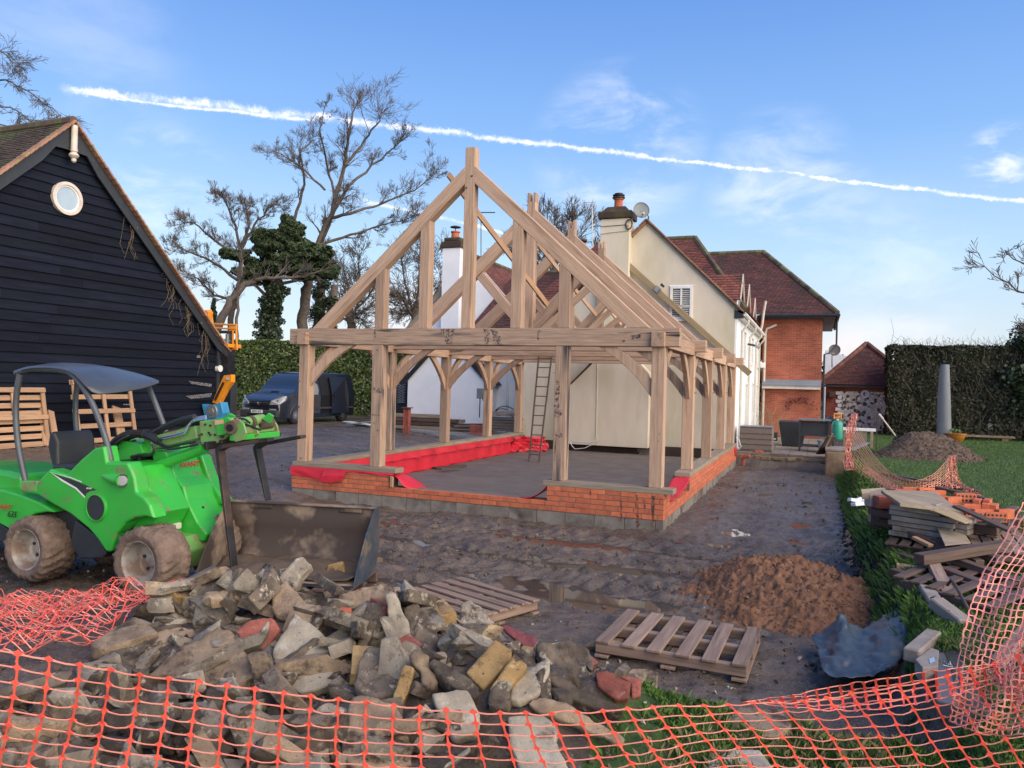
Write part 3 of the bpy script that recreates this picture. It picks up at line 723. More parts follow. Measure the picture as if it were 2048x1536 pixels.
o = sheet('membrane', [[(x, -.052, z) for x, z in top_], [(x, -.060 - .006 * (k % 2), .5 * z + .5 * b_ + .004 * (k % 2)) for k, ((x, z), b_) in enumerate(zip(top_, bot_))], [(x, -.056 - .010 * ((k + 1) % 2), b_) for k, ((x, z), b_) in enumerate(zip(top_, bot_))]], 'red_membrane', sub=0, thick=.002)
tag(o, 'red damp proof membrane folded over the front left footing below the leftmost oak post', 'membrane', 'red damp proof membranes')
o = sheet('membrane', [[(-5.66, -.085, .50), (-5.45, -.085, .52), (-5.22, -.075, .53)], [(-5.68, -.12, .42), (-5.47, -.115, .44), (-5.24, -.10, .45)], [(-5.74, -.12, .33), (-5.5, -.115, .32), (-5.27, -.10, .37)]], 'red_membrane', sub=0)
tag(o, 'loose turned-down flap of red membrane hanging on the front left brickwork', 'membrane', 'red damp proof membranes')
ys = np.linspace(.25, 9.4, 40)
rows = []
for dz, dx in ((.545, .0), (.54, .06), (.415, .085), (.405, .03), (.13, .045), (.115, .11)):
    rows.append([(FX0 + T - .02 + dx + .012 * math.sin(y * 5 + dz * 20) + .008 * math.sin(y * 17), y, dz + (.008 * math.sin(y * 7 + dz * 9) + .006 * math.sin(y * 13) if dz < .5 else 0)) for y in ys])
o = sheet('membrane', rows, 'red_membrane', sub=0, thick=.002)
tag(o, 'long red membrane lining the inside of the left footing wall', 'membrane', 'red damp proof membranes')
o = sheet('membrane', [[(-4.44, .02, .53), (-4.43, .26, .53), (-4.42, .4, .5)], [(-4.30, -.02, .50), (-4.28, .24, .50), (-4.2, .45, .42)], [(-4.2, -.03, .40), (-4.1, .2, .38), (-4.0, .5, .28)], [(-4.15, -.03, .32), (-3.95, .12, .30), (-3.7, .35, .16)]], 'red_membrane', wr=.015)
tag(o, 'red membrane draped down at the left side of the front door gap', 'membrane', 'red damp proof membranes')
o = sheet('membrane', [[(-1.72, -.03, .53), (-1.72, .15, .53), (-1.72, .3, .5)], [(-1.78, -.035, .46), (-1.80, .12, .44), (-1.86, .3, .4)], [(-1.9, -.035, .36), (-1.98, .1, .34), (-2.0, .28, .30)], [(-2.05, -.03, .325), (-2.2, .08, .322), (-2.1, .2, .32)]], 'red_membrane', wr=.01)
tag(o, 'small red membrane flap at the right side of the front door gap', 'membrane', 'red damp proof membranes')
o = sheet('membrane', [[(-.22, 2.28, .55), (-.05, 2.30, .55), (.06, 2.30, .55)], [(-.24, 2.05, .50), (-.05, 2.02, .46), (.07, 2.12, .50)], [(-.2, 1.3, .34), (-.04, 1.3, .33), (.03, 1.6, .36)], [(-.2, .6, .34), (-.1, .6, .335), (.0, .8, .34)], [(-.1, .34, .44), (-.06, .30, .46), (.03, .40, .40)]], 'red_membrane', wr=.02)
tag(o, 'red membrane sagging in the low gap of the right hand footing wall', 'membrane', 'red damp proof membranes')
rows = []
for i_, dz in enumerate((.545, .48, .40, .32, .24, .16, .12)):
    rows.append([(-5.98 + .22 * u + (.05 * math.sin(u * 9 + i_ * 1.3) + .03 * math.sin(u * 23 + i_)) * (i_ > 0) + .5 * u * u, 9.35 + .85 * u ** .8 + .05 * math.sin(u * 14 + i_ * 2) * (i_ > 0), dz + .03 * math.sin(u * 12 + i_) * (i_ > 1)) for u in np.linspace(0, 1, 18)])
o = sheet('membrane', rows, 'red_membrane', sub=0, thick=.002)
tag(o, 'crumpled red membrane in the far left corner of the footings', 'membrane', 'red damp proof membranes')
o = sheet('membrane', [[(.055, 9.9, .53), (.055, 10.2, .54), (.055, 10.5, .53)], [(.06, 9.95, .42), (.062, 10.2, .40), (.06, 10.5, .42)], [(.055, 10.1, .30), (.06, 10.3, .28), (.055, 10.5, .3)]], 'red_membrane')
tag(o, 'red membrane corner at the far end of the right hand footing wall by the patio', 'membrane', 'red damp proof membranes')
# === TILE ROOFS
def tiles(name, A, B, C, D, m, par, rows=None, wid=.165, gauge=.10, jitter=.012, thick=.014, clip=None):
    """plain tiles on the slope A(bottom left) B(bottom right) C(top right) D(top left); every tile a thin box, joined as one part"""
    A, B, C, D = map(Vector, (A, B, C, D)); hL = (D - A).length; nrow = max(2, int(max(hL, (C - B).length) / gauge))
    up0 = ((D - A).normalized() + (C - B).normalized()).normalized(); xd = (B - A).normalized()
    nrm = xd.cross(up0).normalized()
    if nrm.z < 0: nrm = -nrm
    V = []; Fc = []
    for r_ in range(nrow):
        t0 = r_ / nrow; t1 = min(1.0, (r_ + 1.25) / nrow)
        p0 = A.lerp(D, t0); q0 = B.lerp(C, t0); p1 = A.lerp(D, t1); q1 = B.lerp(C, t1)
        ln = (q0 - p0).length; nc = max(1, int(ln / wid)); off = .5 if r_ % 2 else 0
        for c_ in range(-1 if off else 0, nc):
            u0 = max(0, (c_ + off) / nc) ; u1 = min(1, (c_ + 1 + off) / nc)
            if u1 - u0 < .2 / nc: continue
            g = .006 / max(ln, .1); j = random.uniform(-.3, 1) * jitter; js = random.uniform(-.006, .006)
            ta = up0 * js
            a = p0.lerp(q0, u0 + g) + ta; b = p0.lerp(q0, u1 - g) + ta; c2_ = p1.lerp(q1, u1 - g); d2 = p1.lerp(q1, u0 + g)
            k = len(V); lo = nrm * (thick * 1.7 + j * .6)
            V += [a + lo, b + lo, c2_ + nrm * .002, d2 + nrm * .002, a + nrm * .001, b + nrm * .001]
            Fc += [(k, k + 1, k + 2, k + 3), (k + 4, k + 5, k + 1, k), (k + 4, k, k + 3, k + 3), (k + 1, k + 5, k + 2, k + 2)]
    k = len(V); V += [A - nrm * .012, B - nrm * .012, C - nrm * .012, D - nrm * .012, A - nrm * .012, A - nrm * .012]; Fc.append((k, k + 1, k + 2, k + 3))
    me = bpy.data.meshes.new(name)
    Fq = [f if len(set(f)) == 4 else tuple(dict.fromkeys(f)) for f in Fc]
    me.from_pydata([tuple(v) for v in V], [], Fq); me.update()
    a = me.attributes.new('shade', 'FLOAT', 'POINT'); sh = np.repeat(RNG.random(len(V) // 6), 6).astype(np.float32); a.data.foreach_set('value', sh)
    o = link(name, me, m, par); o['kind'] = 'stuff'; return o
def tilemat(name, cs, moss=None, mt=(.55, .68)):
    m = bpy.data.materials.new(name); m.use_nodes = True; t = m.node_tree; n_ = t.nodes; l = t.links; b = n_['Principled BSDF']
    a = n_.new('ShaderNodeAttribute'); a.attribute_name = 'shade'; r_ = n_.new('ShaderNodeValToRGB'); l.new(a.outputs['Fac'], r_.inputs[0])
    r_.color_ramp.interpolation = 'LINEAR'
    for i, c_ in enumerate(cs):
        e = r_.color_ramp.elements[i] if i < 2 else r_.color_ramp.elements.new(i / (len(cs) - 1))
        e.position = i / (len(cs) - 1); e.color = c_ + (1,)
    col = r_.outputs[0]
    g = n_.new('ShaderNodeNewGeometry')
    def nz(s, d):
        q = n_.new('ShaderNodeTexNoise'); q.inputs['Scale'].default_value = s; q.inputs['Detail'].default_value = d; l.new(g.outputs['Position'], q.inputs['Vector']); return q.outputs['Fac']
    def mixm(col, fac_src, a_, b_, c_):
        mr_ = n_.new('ShaderNodeMapRange'); mr_.inputs[1].default_value = a_; mr_.inputs[2].default_value = b_; l.new(fac_src, mr_.inputs[0])
        q = n_.new('ShaderNodeMix'); q.data_type = 'RGBA'; l.new(mr_.outputs[0], q.inputs[0]); l.new(col, q.inputs[6]); q.inputs[7].default_value = c_ + (1,); return q.outputs[2]
    col = mixm(col, nz(1.3, 5), .50, .72, (.05, .035, .035))
    if moss: col = mixm(col, nz(.9, 6), mt[0], mt[1], moss)
    l.new(col, b.inputs['Base Color']); b.inputs['Roughness'].default_value = .85; M[name] = m
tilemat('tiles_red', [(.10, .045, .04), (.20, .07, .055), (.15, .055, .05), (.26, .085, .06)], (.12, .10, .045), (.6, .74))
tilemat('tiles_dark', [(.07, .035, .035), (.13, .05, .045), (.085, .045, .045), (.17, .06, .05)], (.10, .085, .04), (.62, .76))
tilemat('tiles_mossy', [(.045, .034, .03), (.085, .06, .048), (.065, .048, .038), (.11, .08, .06)], (.085, .095, .04), (.46, .60))
def ridge_tiles(pts0, pts1, par, m='tile_edge', r_=.10, L_=.30):
    a, b = Vector(pts0), Vector(pts1); n = max(1, int((b - a).length / L_))
    for i in range(n):
        p, q = a.lerp(b, i / n), a.lerp(b, (i + .97) / n)
        MB().tube([p, q], [r_, r_ * .96], 7).obj('ridge_tile', m, par)
def aerial(root_name, p, h, par=None): pass
# === CREAM HOUSE
HX0, HX1, HY, HZe, HRx, HRz = -6.65, -.16, 11.35, 4.42, -2.72, 6.93
house = thing('cream_house', 'cream rendered cottage gable with red tiled roof directly behind the oak frame', 'house', (-3.0, 14, .3))
gl = HRx - (HRz - 3.2) / ((HRz - HZe) / (HX1 - HRx))
wall = MB().prism([(HX1, HY, -.1), (HX1, HY, HZe), (HRx, HY, HRz - .05), (HX0, HY, HRz - .05 - (HRx - HX0) * .97), (HX0, HY, -.1)], (0, 8.9, 0)).obj('gable_wall', 'cream_render', house)
MB().bb((HX0, HY - .06, -.1), (HX1 + .01, HY - .001, .36)).obj('plinth_course', 'dark_cap', house)
for bx, bz in ((-2.62, .22), (-2.56, .12)): MB().bb((bx - .2, HY - .085, bz - .045), (bx + .2, HY - .062, bz + .045)).obj('vent_block', 'block', house)
MB().prism([(-4.92, 11.0, .30), (-2.46, 11.0, .30), (-2.46, 11.0, 2.45), (-3.16, 11.0, 3.2), (-3.16, 11.0, 6.98), (-4.03, 11.0, 6.98), (-4.03, 11.0, 2.86), (-4.80, 11.0, 2.10), (-4.92, 11.0, 2.02)], (0, .62, 0)).obj('chimney_breast', 'cream_render', house, bevel=.012)
for i in range(9):   # tile creasing along the shoulder
    t = i / 9; p = Vector((-4.87, 0, 2.04)).lerp(Vector((-4.05, 0, 2.88)), t); q = Vector((-4.87, 0, 2.04)).lerp(Vector((-4.05, 0, 2.88)), t + .12)
    beam('shoulder_tile', (p.x, 11.12, p.z + .02), (q.x, 11.12, q.z + .02), .34, .022, 'tile', house, bev=0)
ch = MB().bb((-4.10, 10.93, 6.98), (-3.09, 11.69, 7.20)).obj('chimney_cap', 'dark_cap', house, bevel=.03)
MB().add([(-4.02, 11.0, 7.20), (-3.17, 11.0, 7.20), (-3.17, 11.62, 7.20), (-4.02, 11.62, 7.20), (-3.86, 11.12, 7.36), (-3.33, 11.12, 7.36), (-3.33, 11.50, 7.36), (-3.86, 11.50, 7.36)], [(0, 1, 5, 4), (1, 2, 6, 5), (2, 3, 7, 6), (3, 0, 4, 7), (4, 5, 6, 7)]).obj('flaunching', 'dark_cap', house)
pot = MB().lathe([(.135, 7.32), (.125, 7.5), (.12, 7.58), (.15, 7.60), (.15, 7.63)], 18, (-3.58, 11.3, 0)).obj('chimney_pot', 'terracotta', house, smooth_=True)
MB().lathe([(.17, 7.63), (.19, 7.65), (.19, 7.67), (.13, 7.69), (.18, 7.72), (.18, 7.74), (.11, 7.76), (.13, 7.78), (.02, 7.81)], 18, (-3.58, 11.3, 0)).obj('pot_cowl', 'dark_plastic', house, smooth_=True)
MB().tube([(-4.05, 10.98, 6.76), (-3.25, 10.98, 6.78), (-3.20, 10.98, 6.72)], .008, 5).obj('cable', 'black_rubber', house)
MB().tube([(-4.04, 10.98, 6.54), (-3.8, 10.98, 6.56), (-3.2, 10.98, 6.60), (-3.15, 11.2, 6.62)], .007, 5).obj('cable', 'grey_board', house)
for rr in (.12, .105): MB().tube([(-3.17 + rr * math.sin(a) * .8, 10.96, 6.78 + rr * math.cos(a) * 1.25) for a in np.linspace(0, 6.28, 16)], .014, 5).obj('cable_coil', 'dark_wood', house)
MB().tube([(-4.01, 10.985, 2.9), (-3.99, 10.985, .5)], .012, 5).obj('cable', 'cream_plastic', house)
def verge(x0, z0, x1, z1, y, par, m='tile_edge', w_=.16):
    a, b = Vector((x0, y, z0)), Vector((x1, y, z1)); n = max(2, int((b - a).length / .26))
    for i in range(n):
        p, q = a.lerp(b, i / n), a.lerp(b, (i + .96) / n)
        beam('verge_tile', (p.x, y, p.z), (q.x, y, q.z), w_, .045, m, par, bev=.004)
slope = (HRz - HZe) / (HX1 - HRx)
verge(HX1 + .22, HZe - .22 * slope + .05, HRx, HRz + .05, HY - .05, house, 'tile_edge')
verge(HRx - .45, HRz - .45 * slope + .05, HRx, HRz + .05, HY - .05, house, 'tile_edge')
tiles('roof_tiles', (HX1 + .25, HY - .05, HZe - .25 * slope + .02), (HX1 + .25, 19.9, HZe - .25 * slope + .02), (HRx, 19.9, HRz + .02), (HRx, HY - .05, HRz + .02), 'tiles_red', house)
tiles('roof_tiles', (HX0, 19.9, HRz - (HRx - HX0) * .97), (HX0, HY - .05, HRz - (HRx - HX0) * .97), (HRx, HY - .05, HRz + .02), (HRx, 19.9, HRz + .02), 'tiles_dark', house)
beam('mortar_verge', (HX1 + .12, HY - .045, HZe - .12 * slope - .02), (HRx, HY - .045, HRz - .02), .08, .05, 'mortar', house, bev=0)
beam('mortar_verge', (HRx - .42, HY - .045, HRz - .42 * slope - .02), (HRx, HY - .045, HRz - .02), .08, .05, 'tile_edge', house, bev=0)
wx0, wx1, wz0, wz1, wy = -1.99, -1.35, 4.03, 5.0, HY
fx = MB()
for a, b in (((wx0, wy - .05, wz0), (wx0 + .075, wy + .03, wz1)), ((wx1 - .075, wy - .05, wz0), (wx1, wy + .03, wz1)), ((wx0 + .075, wy - .05, wz1 - .075), (wx1 - .075, wy + .03, wz1)), ((wx0 + .075, wy - .05, wz0), (wx1 - .075, wy + .03, wz0 + .09))): fx.bb(a, b)
win = fx.obj('window', 'white_paint', house, bevel=.006)
MB().bb((wx0 - .03, wy - .075, wz0 - .04), (wx1 + .03, wy - .051, wz0 - .001)).obj('sill', 'white_paint', win)
beam('glazing_bar', (wx0 + .07, wy - .03, 4.42), (wx1 - .07, wy - .03, 4.42), .03, .03, 'white_paint', win, bev=0)
beam('glazing_bar', ((wx0 + wx1) / 2, wy - .03, 4.10), ((wx0 + wx1) / 2, wy - .03, 4.92), .05, .03, 'white_paint', win, up=(0, 1, 0), bev=0)
MB().bb((wx0 + .07, wy - .012, wz0 + .08), (wx1 - .07, wy - .008, wz1 - .07)).obj('pane', 'glass', win)
for i in range(14):
    z = wz0 + .12 + i * .055
    for xa, xb in ((wx0 + .09, -1.70), (-1.64, wx1 - .09)): MB().box(((xa + xb) / 2, wy - .018, z), (xb - xa, .008, .022), (R(30), 0, 0)).obj('louvre', 'white_paint', win)
MB().bb((wx0 - .05, wy - .02, wz1 + .002), (wx1 + .05, wy - .002, wz1 + .03)).obj('drip_mould', 'white_render', house)
MB().bb((HX1 + .001, HY + .02, -.1), (HX1 + .05, 20.4, HZe - .02)).obj('side_wall', 'white_render', house)
MB().prism([(HX1 - .02, HY - .02, HZe - .12), (HX1 + .22, HY - .02, HZe - .26), (HX1 + .22, HY - .02, HZe - .36), (HX1 - .02, HY - .02, HZe - .36)], (0, .12, 0)).obj('barge_end', 'black_trim', house)
MB().bb((HX1 + .051, HY + .1, HZe - .33), (HX1 + .20, 20.3, HZe - .22)).obj('soffit_board', 'white_paint', house)
MB().tube([(HX1 + .26, HY + .05, HZe - .24), (HX1 + .26, 20.3, HZe - .24)], .055, 8).obj('gutter', 'white_paint', house)
for y in (12.6, 15.4, 18.3, 20.0):
    MB().tube([(HX1 + .26, y, HZe - .28), (HX1 + .26, y, HZe - .40), (HX1 + .09, y + .1, HZe - .62), (HX1 + .09, y + .1, .35)], .036, 8).obj('downpipe', 'cream_plastic', house, smooth_=True)
for y, z0, z1 in ((13.3, 2.9, 3.9), (14.3, .4, 2.3), (16.3, 2.9, 3.9), (17.0, .4, 2.35), (19.0, .9, 2.3), (19.1, 2.9, 3.9)):
    f_ = MB()
    for a, b in (((HX1 + .045, y, z0), (HX1 + .09, y + .07, z1)), ((HX1 + .045, y + .83, z0), (HX1 + .09, y + .9, z1)), ((HX1 + .045, y + .07, z1 - .07), (HX1 + .09, y + .83, z1)), ((HX1 + .045, y + .07, z0), (HX1 + .09, y + .83, z0 + .07))): f_.bb(a, b)
    wn = f_.obj('window', 'white_paint', house); MB().bb((HX1 + .052, y + .06, z0 + .06), (HX1 + .058, y + .84, z1 - .06)).obj('pane', 'pale_glass', wn)
for y, z in ((12.3, 4.85), (14.6, 4.85), (17.2, 4.7)):
    zt = z + .62
    dm = MB().prism([(HX1 - .05, y, HZe - .1), (HX1 - .05, y + 1.05, HZe - .1), (HX1 - .05, y + 1.05, z), (HX1 - .05, y + .525, zt), (HX1 - .05, y, z)], (-1.5, 0, 0)).obj('dormer', 'white_paint', house)
    for s in (-1, 1):
        a = (HX1 + .08, y + .525 + s * .68, z - .18); tiles('dormer_tiles', a, (HX1 - 1.9, a[1], a[2]), (HX1 - 1.9, y + .525, zt + .04), (HX1 + .08, y + .525, zt + .04), 'tiles_red', dm)
        beam('barge_board', (HX1 + .06, y + .525 + s * .66, z - .20), (HX1 + .06, y + .525, zt), .03, .12, 'old_white', dm, up=(1, 0, 0) if 0 else (0, 0, 1), bev=0)
    MB().bb((HX1 - .048, y + .25, HZe + .05), (HX1 - .035, y + .8, z - .02)).obj('pane', 'pale_glass', dm)
MB().box((.12, 19.2, 3.0), (.18, .16, .20)).obj('alarm_box', 'white_paint', house, bevel=.03)
lamp = MB().tube([(HX1 + .06, 15.0, 3.55), (HX1 + .30, 15.0, 3.50)], .035, 8).obj('security_light', 'dark_plastic', house); MB().box((HX1 + .36, 15.0, 3.46), (.14, .20, .10), (0, .5, 0)).obj('lamp_head', 'lamp_glass', lamp)
MB().tube([(.02, 18.6, 4.1), (.10, 18.6, 4.5), (.14, 18.6, 4.95), (.20, 18.6, 5.35)], .05, 10).obj('vent_pipe', 'old_white', house, smooth_=True)
cr_ = thing('rear_roof_wing', 'taller hipped tiled roof rising behind the cream gable', 'house', (-3.5, 16, .3))
MB().bb((-6.6, 13.4, 0), (-.3, 18.0, 4.6)).obj('wall', 'cream_render', cr_)
Rz, Ry = 7.22, 15.7
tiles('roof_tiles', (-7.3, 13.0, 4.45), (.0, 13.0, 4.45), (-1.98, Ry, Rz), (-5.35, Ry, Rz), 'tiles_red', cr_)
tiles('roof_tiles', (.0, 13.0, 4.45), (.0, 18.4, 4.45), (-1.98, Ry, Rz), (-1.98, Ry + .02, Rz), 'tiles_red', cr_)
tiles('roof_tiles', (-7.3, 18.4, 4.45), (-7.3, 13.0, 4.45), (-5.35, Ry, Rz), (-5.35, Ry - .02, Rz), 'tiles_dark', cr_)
ridge_tiles((-5.35, Ry, Rz), (-1.98, Ry, Rz), cr_, 'tile_mossy'); ridge_tiles((-1.98, Ry, Rz), (.0, 13.0, 4.45), cr_, 'tile_mossy')
bw = thing('brick_house_wing', 'orange brick two storey wing with hipped dark tiled roof at the right end', 'house', (1.1, 22, .3))
def brickwallmat(name, c1_, c2_, mort, sc=1.0):
    m = bpy.data.materials.new(name); m.use_nodes = True; t = m.node_tree; n_ = t.nodes; l = t.links; b = n_['Principled BSDF']
    tcn = n_.new('ShaderNodeTexCoord'); sp = n_.new('ShaderNodeSeparateXYZ'); l.new(tcn.outputs['Object'], sp.inputs[0])
    ad = n_.new('ShaderNodeMath'); ad.operation = 'ADD'; l.new(sp.outputs[0], ad.inputs[0]); l.new(sp.outputs[1], ad.inputs[1])
    cb = n_.new('ShaderNodeCombineXYZ'); l.new(ad.outputs[0], cb.inputs[0]); l.new(sp.outputs[2], cb.inputs[1])
    br = n_.new('ShaderNodeTexBrick'); l.new(cb.outputs[0], br.inputs['Vector']); br.inputs['Scale'].default_value = 1
    for nm, v in (('Brick Width', .225), ('Row Height', .075), ('Mortar Size', .006), ('Mortar Smooth', .2), ('Bias', .0)): br.inputs[nm].default_value = v
    br.offset_frequency = 2
    br.inputs['Color1'].default_value = c1_ + (1,); br.inputs['Color2'].default_value = c2_ + (1,); br.inputs['Mortar'].default_value = mort + (1,)
    nz_ = n_.new('ShaderNodeTexNoise'); nz_.inputs['Scale'].default_value = 1.2; nz_.inputs['Detail'].default_value = 5; l.new(tcn.outputs['Object'], nz_.inputs['Vector'])
    hs = n_.new('ShaderNodeHueSaturation'); l.new(br.outputs['Color'], hs.inputs['Color']); mr_ = n_.new('ShaderNodeMapRange'); mr_.inputs[1].default_value = .3; mr_.inputs[2].default_value = .7; mr_.inputs[3].default_value = .75; mr_.inputs[4].default_value = 1.2
    l.new(nz_.outputs['Fac'], mr_.inputs[0]); l.new(mr_.outputs[0], hs.inputs['Value']); l.new(hs.outputs[0], b.inputs['Base Color'])
    bp = n_.new('ShaderNodeBump'); bp.inputs['Distance'].default_value = .006; bp.invert = True; l.new(br.outputs['Fac'], bp.inputs['Height']); l.new(bp.outputs[0], b.inputs['Normal']); b.inputs['Roughness'].default_value = .9; M[name] = m
brickwallmat('brickwork', (.42, .115, .062), (.29, .075, .046), (.36, .21, .15)); brickwallmat('brickwork_dark', (.36, .085, .055), (.26, .065, .045), (.36, .24, .18))
BY = 20.5
MB().bb((.0, BY, -.1), (2.18, BY + 6.4, 4.95)).obj('wall', 'brickwork', bw)
MB().bb((-4.5, BY + .3, 3.5), (-.01, BY + 6.3, 4.95)).obj('wall', 'brickwork', bw)
MB().prism([(.05, BY - .30, 2.14), (2.15, BY - .30, 2.14), (2.15, BY - .30, 2.30), (.05, BY - .30, 2.30)], (0, .298, 0)).obj('canopy_fascia', 'old_white', bw)
MB().prism([(.05, BY - .34, 2.30), (.05, BY - .001, 2.50), (.05, BY - .001, 2.42), (.05, BY - .34, 2.26)], (2.12, 0, 0)).obj('lead_flashing', 'lead', bw)
ez, rz_, ry_ = 5.0, 7.98, 23.5
tiles('roof_tiles', (-4.0, BY - .42, ez), (2.68, BY - .42, ez), (-.25, ry_, rz_), (-3.6, ry_, rz_), 'tiles_dark', bw)
tiles('roof_tiles', (2.68, BY - .42, ez), (2.68, 27.2, ez), (-.25, ry_, rz_), (-.25, ry_ + .02, rz_), 'tiles_dark', bw)
ridge_tiles((-3.6, ry_, rz_ + .02), (-.25, ry_, rz_ + .02), bw, 'tile_mossy', .11); ridge_tiles((-.25, ry_, rz_ + .02), (2.68, BY - .42, ez + .02), bw, 'tile_mossy', .11)
MB().bb((-.2, BY - .40, ez - .16), (2.62, BY - .02, ez - .03)).obj('soffit', 'black_trim', bw); MB().bb((2.19, BY, ez - .16), (2.62, 27, ez - .03)).obj('soffit', 'black_trim', bw)
MB().tube([(-.1, BY - .46, ez - .05), (2.70, BY - .46, ez - .05), ], .06, 8).obj('gutter', 'black_trim', bw)
MB().tube([(2.72, BY - .46, ez - .05), (2.72, 27, ez - .05)], .06, 8).obj('gutter', 'black_trim', bw)
MB().tube([(2.70, BY + 1.2, ez - .1), (2.70, BY + 1.2, ez - 1.1), (2.42, BY + .3, ez - 1.45), (2.26, BY + .15, ez - 1.5), (2.25, BY + .15, .4)], .035, 8).obj('downpipe', 'black_trim', bw)
MB().tube([(.52, BY - .12, 4.62), (.16, BY - .12, 4.46), (.12, BY - .12, 4.3), (.10, BY - .12, .35)], .045, 8).obj('downpipe', 'cream_plastic', bw, smooth_=True)
def dish(name, label, p, r_, face, mast):
    t = thing(name, label, 'satellite dish', p); p = Vector(p); f = Vector(face).normalized()
    q = f.to_track_quat('Z', 'Y').to_matrix()
    prof = [(r_ * k / 6, -.16 * r_ * (1 - (k / 6) ** 2)) for k in range(0, 7)]
    m_ = MB().lathe([(max(a, .001), b) for a, b in prof] + [(r_ * .99, .012)] + [(max(a, .001), b - .012) for a, b in prof[::-1]], 26, cap=False)
    m_.v = [tuple(p + q @ Vector(v)) for v in m_.v]; m_.obj('reflector', 'dish', t, smooth_='full')
    MB().tube([p + q @ Vector((0, -r_ * .9, 0)), p + q @ Vector((0, -r_ * .8, r_ * .9))], .014, 6).obj('feed_arm', 'steel_grey', t)
    e = p + q @ Vector((0, -r_ * .78, r_ * .95)); MB().tube([e, e - f * .12], .03, 8).obj('receiver', 'old_white', t)
    MB().tube([p - f * .02, p - f * .10] + [Vector(v) for v in mast], .022, 8).obj('mast', 'steel_grey', t)
    return t
dish('satellite_dish', 'grey satellite dish on the cream gable beside the big chimney', tuple(at(1283, 420, 'y', 10.95)), .235, (.65, -1.25, .25), [tuple(at(1297, 432, 'y', 11.2)), tuple(at(1297, 444, 'y', 11.3))])
MB().tube([at(1264, 430, 'y', 11.1), at(1265, 448, 'y', 11.1)], .015, 6).obj('mast_stub', 'steel_grey', house)
dish('satellite_dish', 'small pale satellite dish behind the brick wing by the flint outbuilding', tuple(at(1669, 700, 'y', 25.5)), .25, (-.2, -1, .15), [tuple(at(1664, 712, 'y', 25.8)), tuple(at(1664, 735, 'y', 25.8))])
an = thing('tv_aerial', 'thin television aerial on a mast between the king posts and the cream chimney', 'aerial', tuple(at(1183, 500, 'y', 17)))
MB().tube([at(1186, 540, 'y', 17), at(1184, 410, 'y', 17)], .022, 6).obj('mast', 'old_white', an)
for k in range(4): MB().tube([at(1167, 405 + k * 5, 'y', 17), at(1188, 405 + k * 4.2, 'y', 17)], .007, 4).obj('element', 'steel_grey', an)
for xx in (1167, 1177, 1188): MB().tube([at(xx, 404, 'y', 17), at(xx, 421, 'y', 17)], .007, 4).obj('element', 'steel_grey', an)
MB().tube([at(1177, 420, 'y', 17), at(1192, 432, 'y', 17)], .012, 4).obj('boom', 'steel_grey', an)
an = thing('rod_aerial', 'short dark aerial rod showing right of the front king post', 'aerial', tuple(at(973, 425, 'y', 19)))
MB().tube([at(958, 425, 'y', 19), at(990, 425, 'y', 19)], .022, 6).obj('boom', 'steel_dark', an); MB().tube([at(962, 425, 'y', 19), at(962, 600, 'y', 19)], .018, 6).obj('mast', 'steel_dark', an)
tm = thing('roof_timber', 'long yellowish treated rafter fixed slanting across the cream gable wall', 'timber', (-1.3, 10.95, 4.2))
beam('timber', at(1252, 526, 'y', 11.22), at(1500, 748, 'y', 11.22), .10, .165, 'treated_pine', tm)
fl = thing('floodlight', 'square floodlight with a small sensor fixed on the slanting treated rafter', 'lamp', tuple(at(1318, 574, 'y', 11.1)))
q_ = at(1314, 579, 'y', 11.08); MB().box(q_, (.17, .09, .17), (0, R(40), 0)).obj('housing', 'steel_grey', fl, bevel=.01); MB().box(q_ + Vector((0, -.05, 0)), (.13, .01, .13), (0, R(40), 0)).obj('lens', 'lamp_glass', fl)
MB().box(at(1325, 571, 'y', 11.08), (.12, .08, .07), (0, R(40), 0)).obj('sensor', 'black_trim', fl, bevel=.01)
# === WHITE GABLED WING
ww = thing('white_house_wing', 'white rendered gabled wing with brick topped chimney behind the left half of the frame', 'house', (-11.4, 18, .3))
WY = 17.0
MB().prism([(-13.75, WY, 0), (-8.6, WY, 0), (-8.6, WY, 4.50), (-11.0, WY, 7.05), (-13.75, WY, 4.20)], (0, 8, 0)).obj('wall', 'white_render', ww)
tiles('roof_tiles', (-8.3, WY - .12, 4.2), (-8.3, WY + 8, 4.2), (-11.0, WY + 8, 7.15), (-11.0, WY - .12, 7.15), 'tiles_red', ww)
beam('barge_board', (-14.0, WY - .08, 4.0), (-11.0, WY - .08, 7.05), .05, .20, 'grey_board', ww, bev=0); beam('barge_board', (-8.3, WY - .08, 4.18), (-11.0, WY - .08, 7.05), .05, .16, 'white_paint', ww, bev=0)
ridge_tiles((-11, WY - .1, 7.2), (-11, WY + 8, 7.2), ww, 'tile_mossy', .09)
MB().bb((-12.05, WY - .5, 0), (-11.28, WY + .2, 7.42)).obj('chimney', 'white_render', ww)
MB().bb((-12.12, WY - .57, 7.42), (-11.21, WY + .27, 7.68)).obj('chimney_cap', 'dark_cap', ww, bevel=.03); MB().bb((-12.03, WY - .48, 7.68), (-11.30, WY + .18, 7.86)).obj('chimney_cap', 'dark_cap', ww, bevel=.06)
MB().lathe([(.17, 7.8), (.155, 8.08), (.19, 8.10), (.19, 8.14)], 16, (-11.68, WY - .15, 0)).obj('chimney_pot', 'terracotta', ww, smooth_=True)
MB().lathe([(.02, 8.14), (.02, 8.30), (.22, 8.30), (.20, 8.34), (.05, 8.38)], 16, (-11.68, WY - .15, 0)).obj('pot_cowl', 'steel_dark', ww)
x0, z0 = at(985, 645, 'y', WY)[0], at(985, 668, 'y', WY)[2]
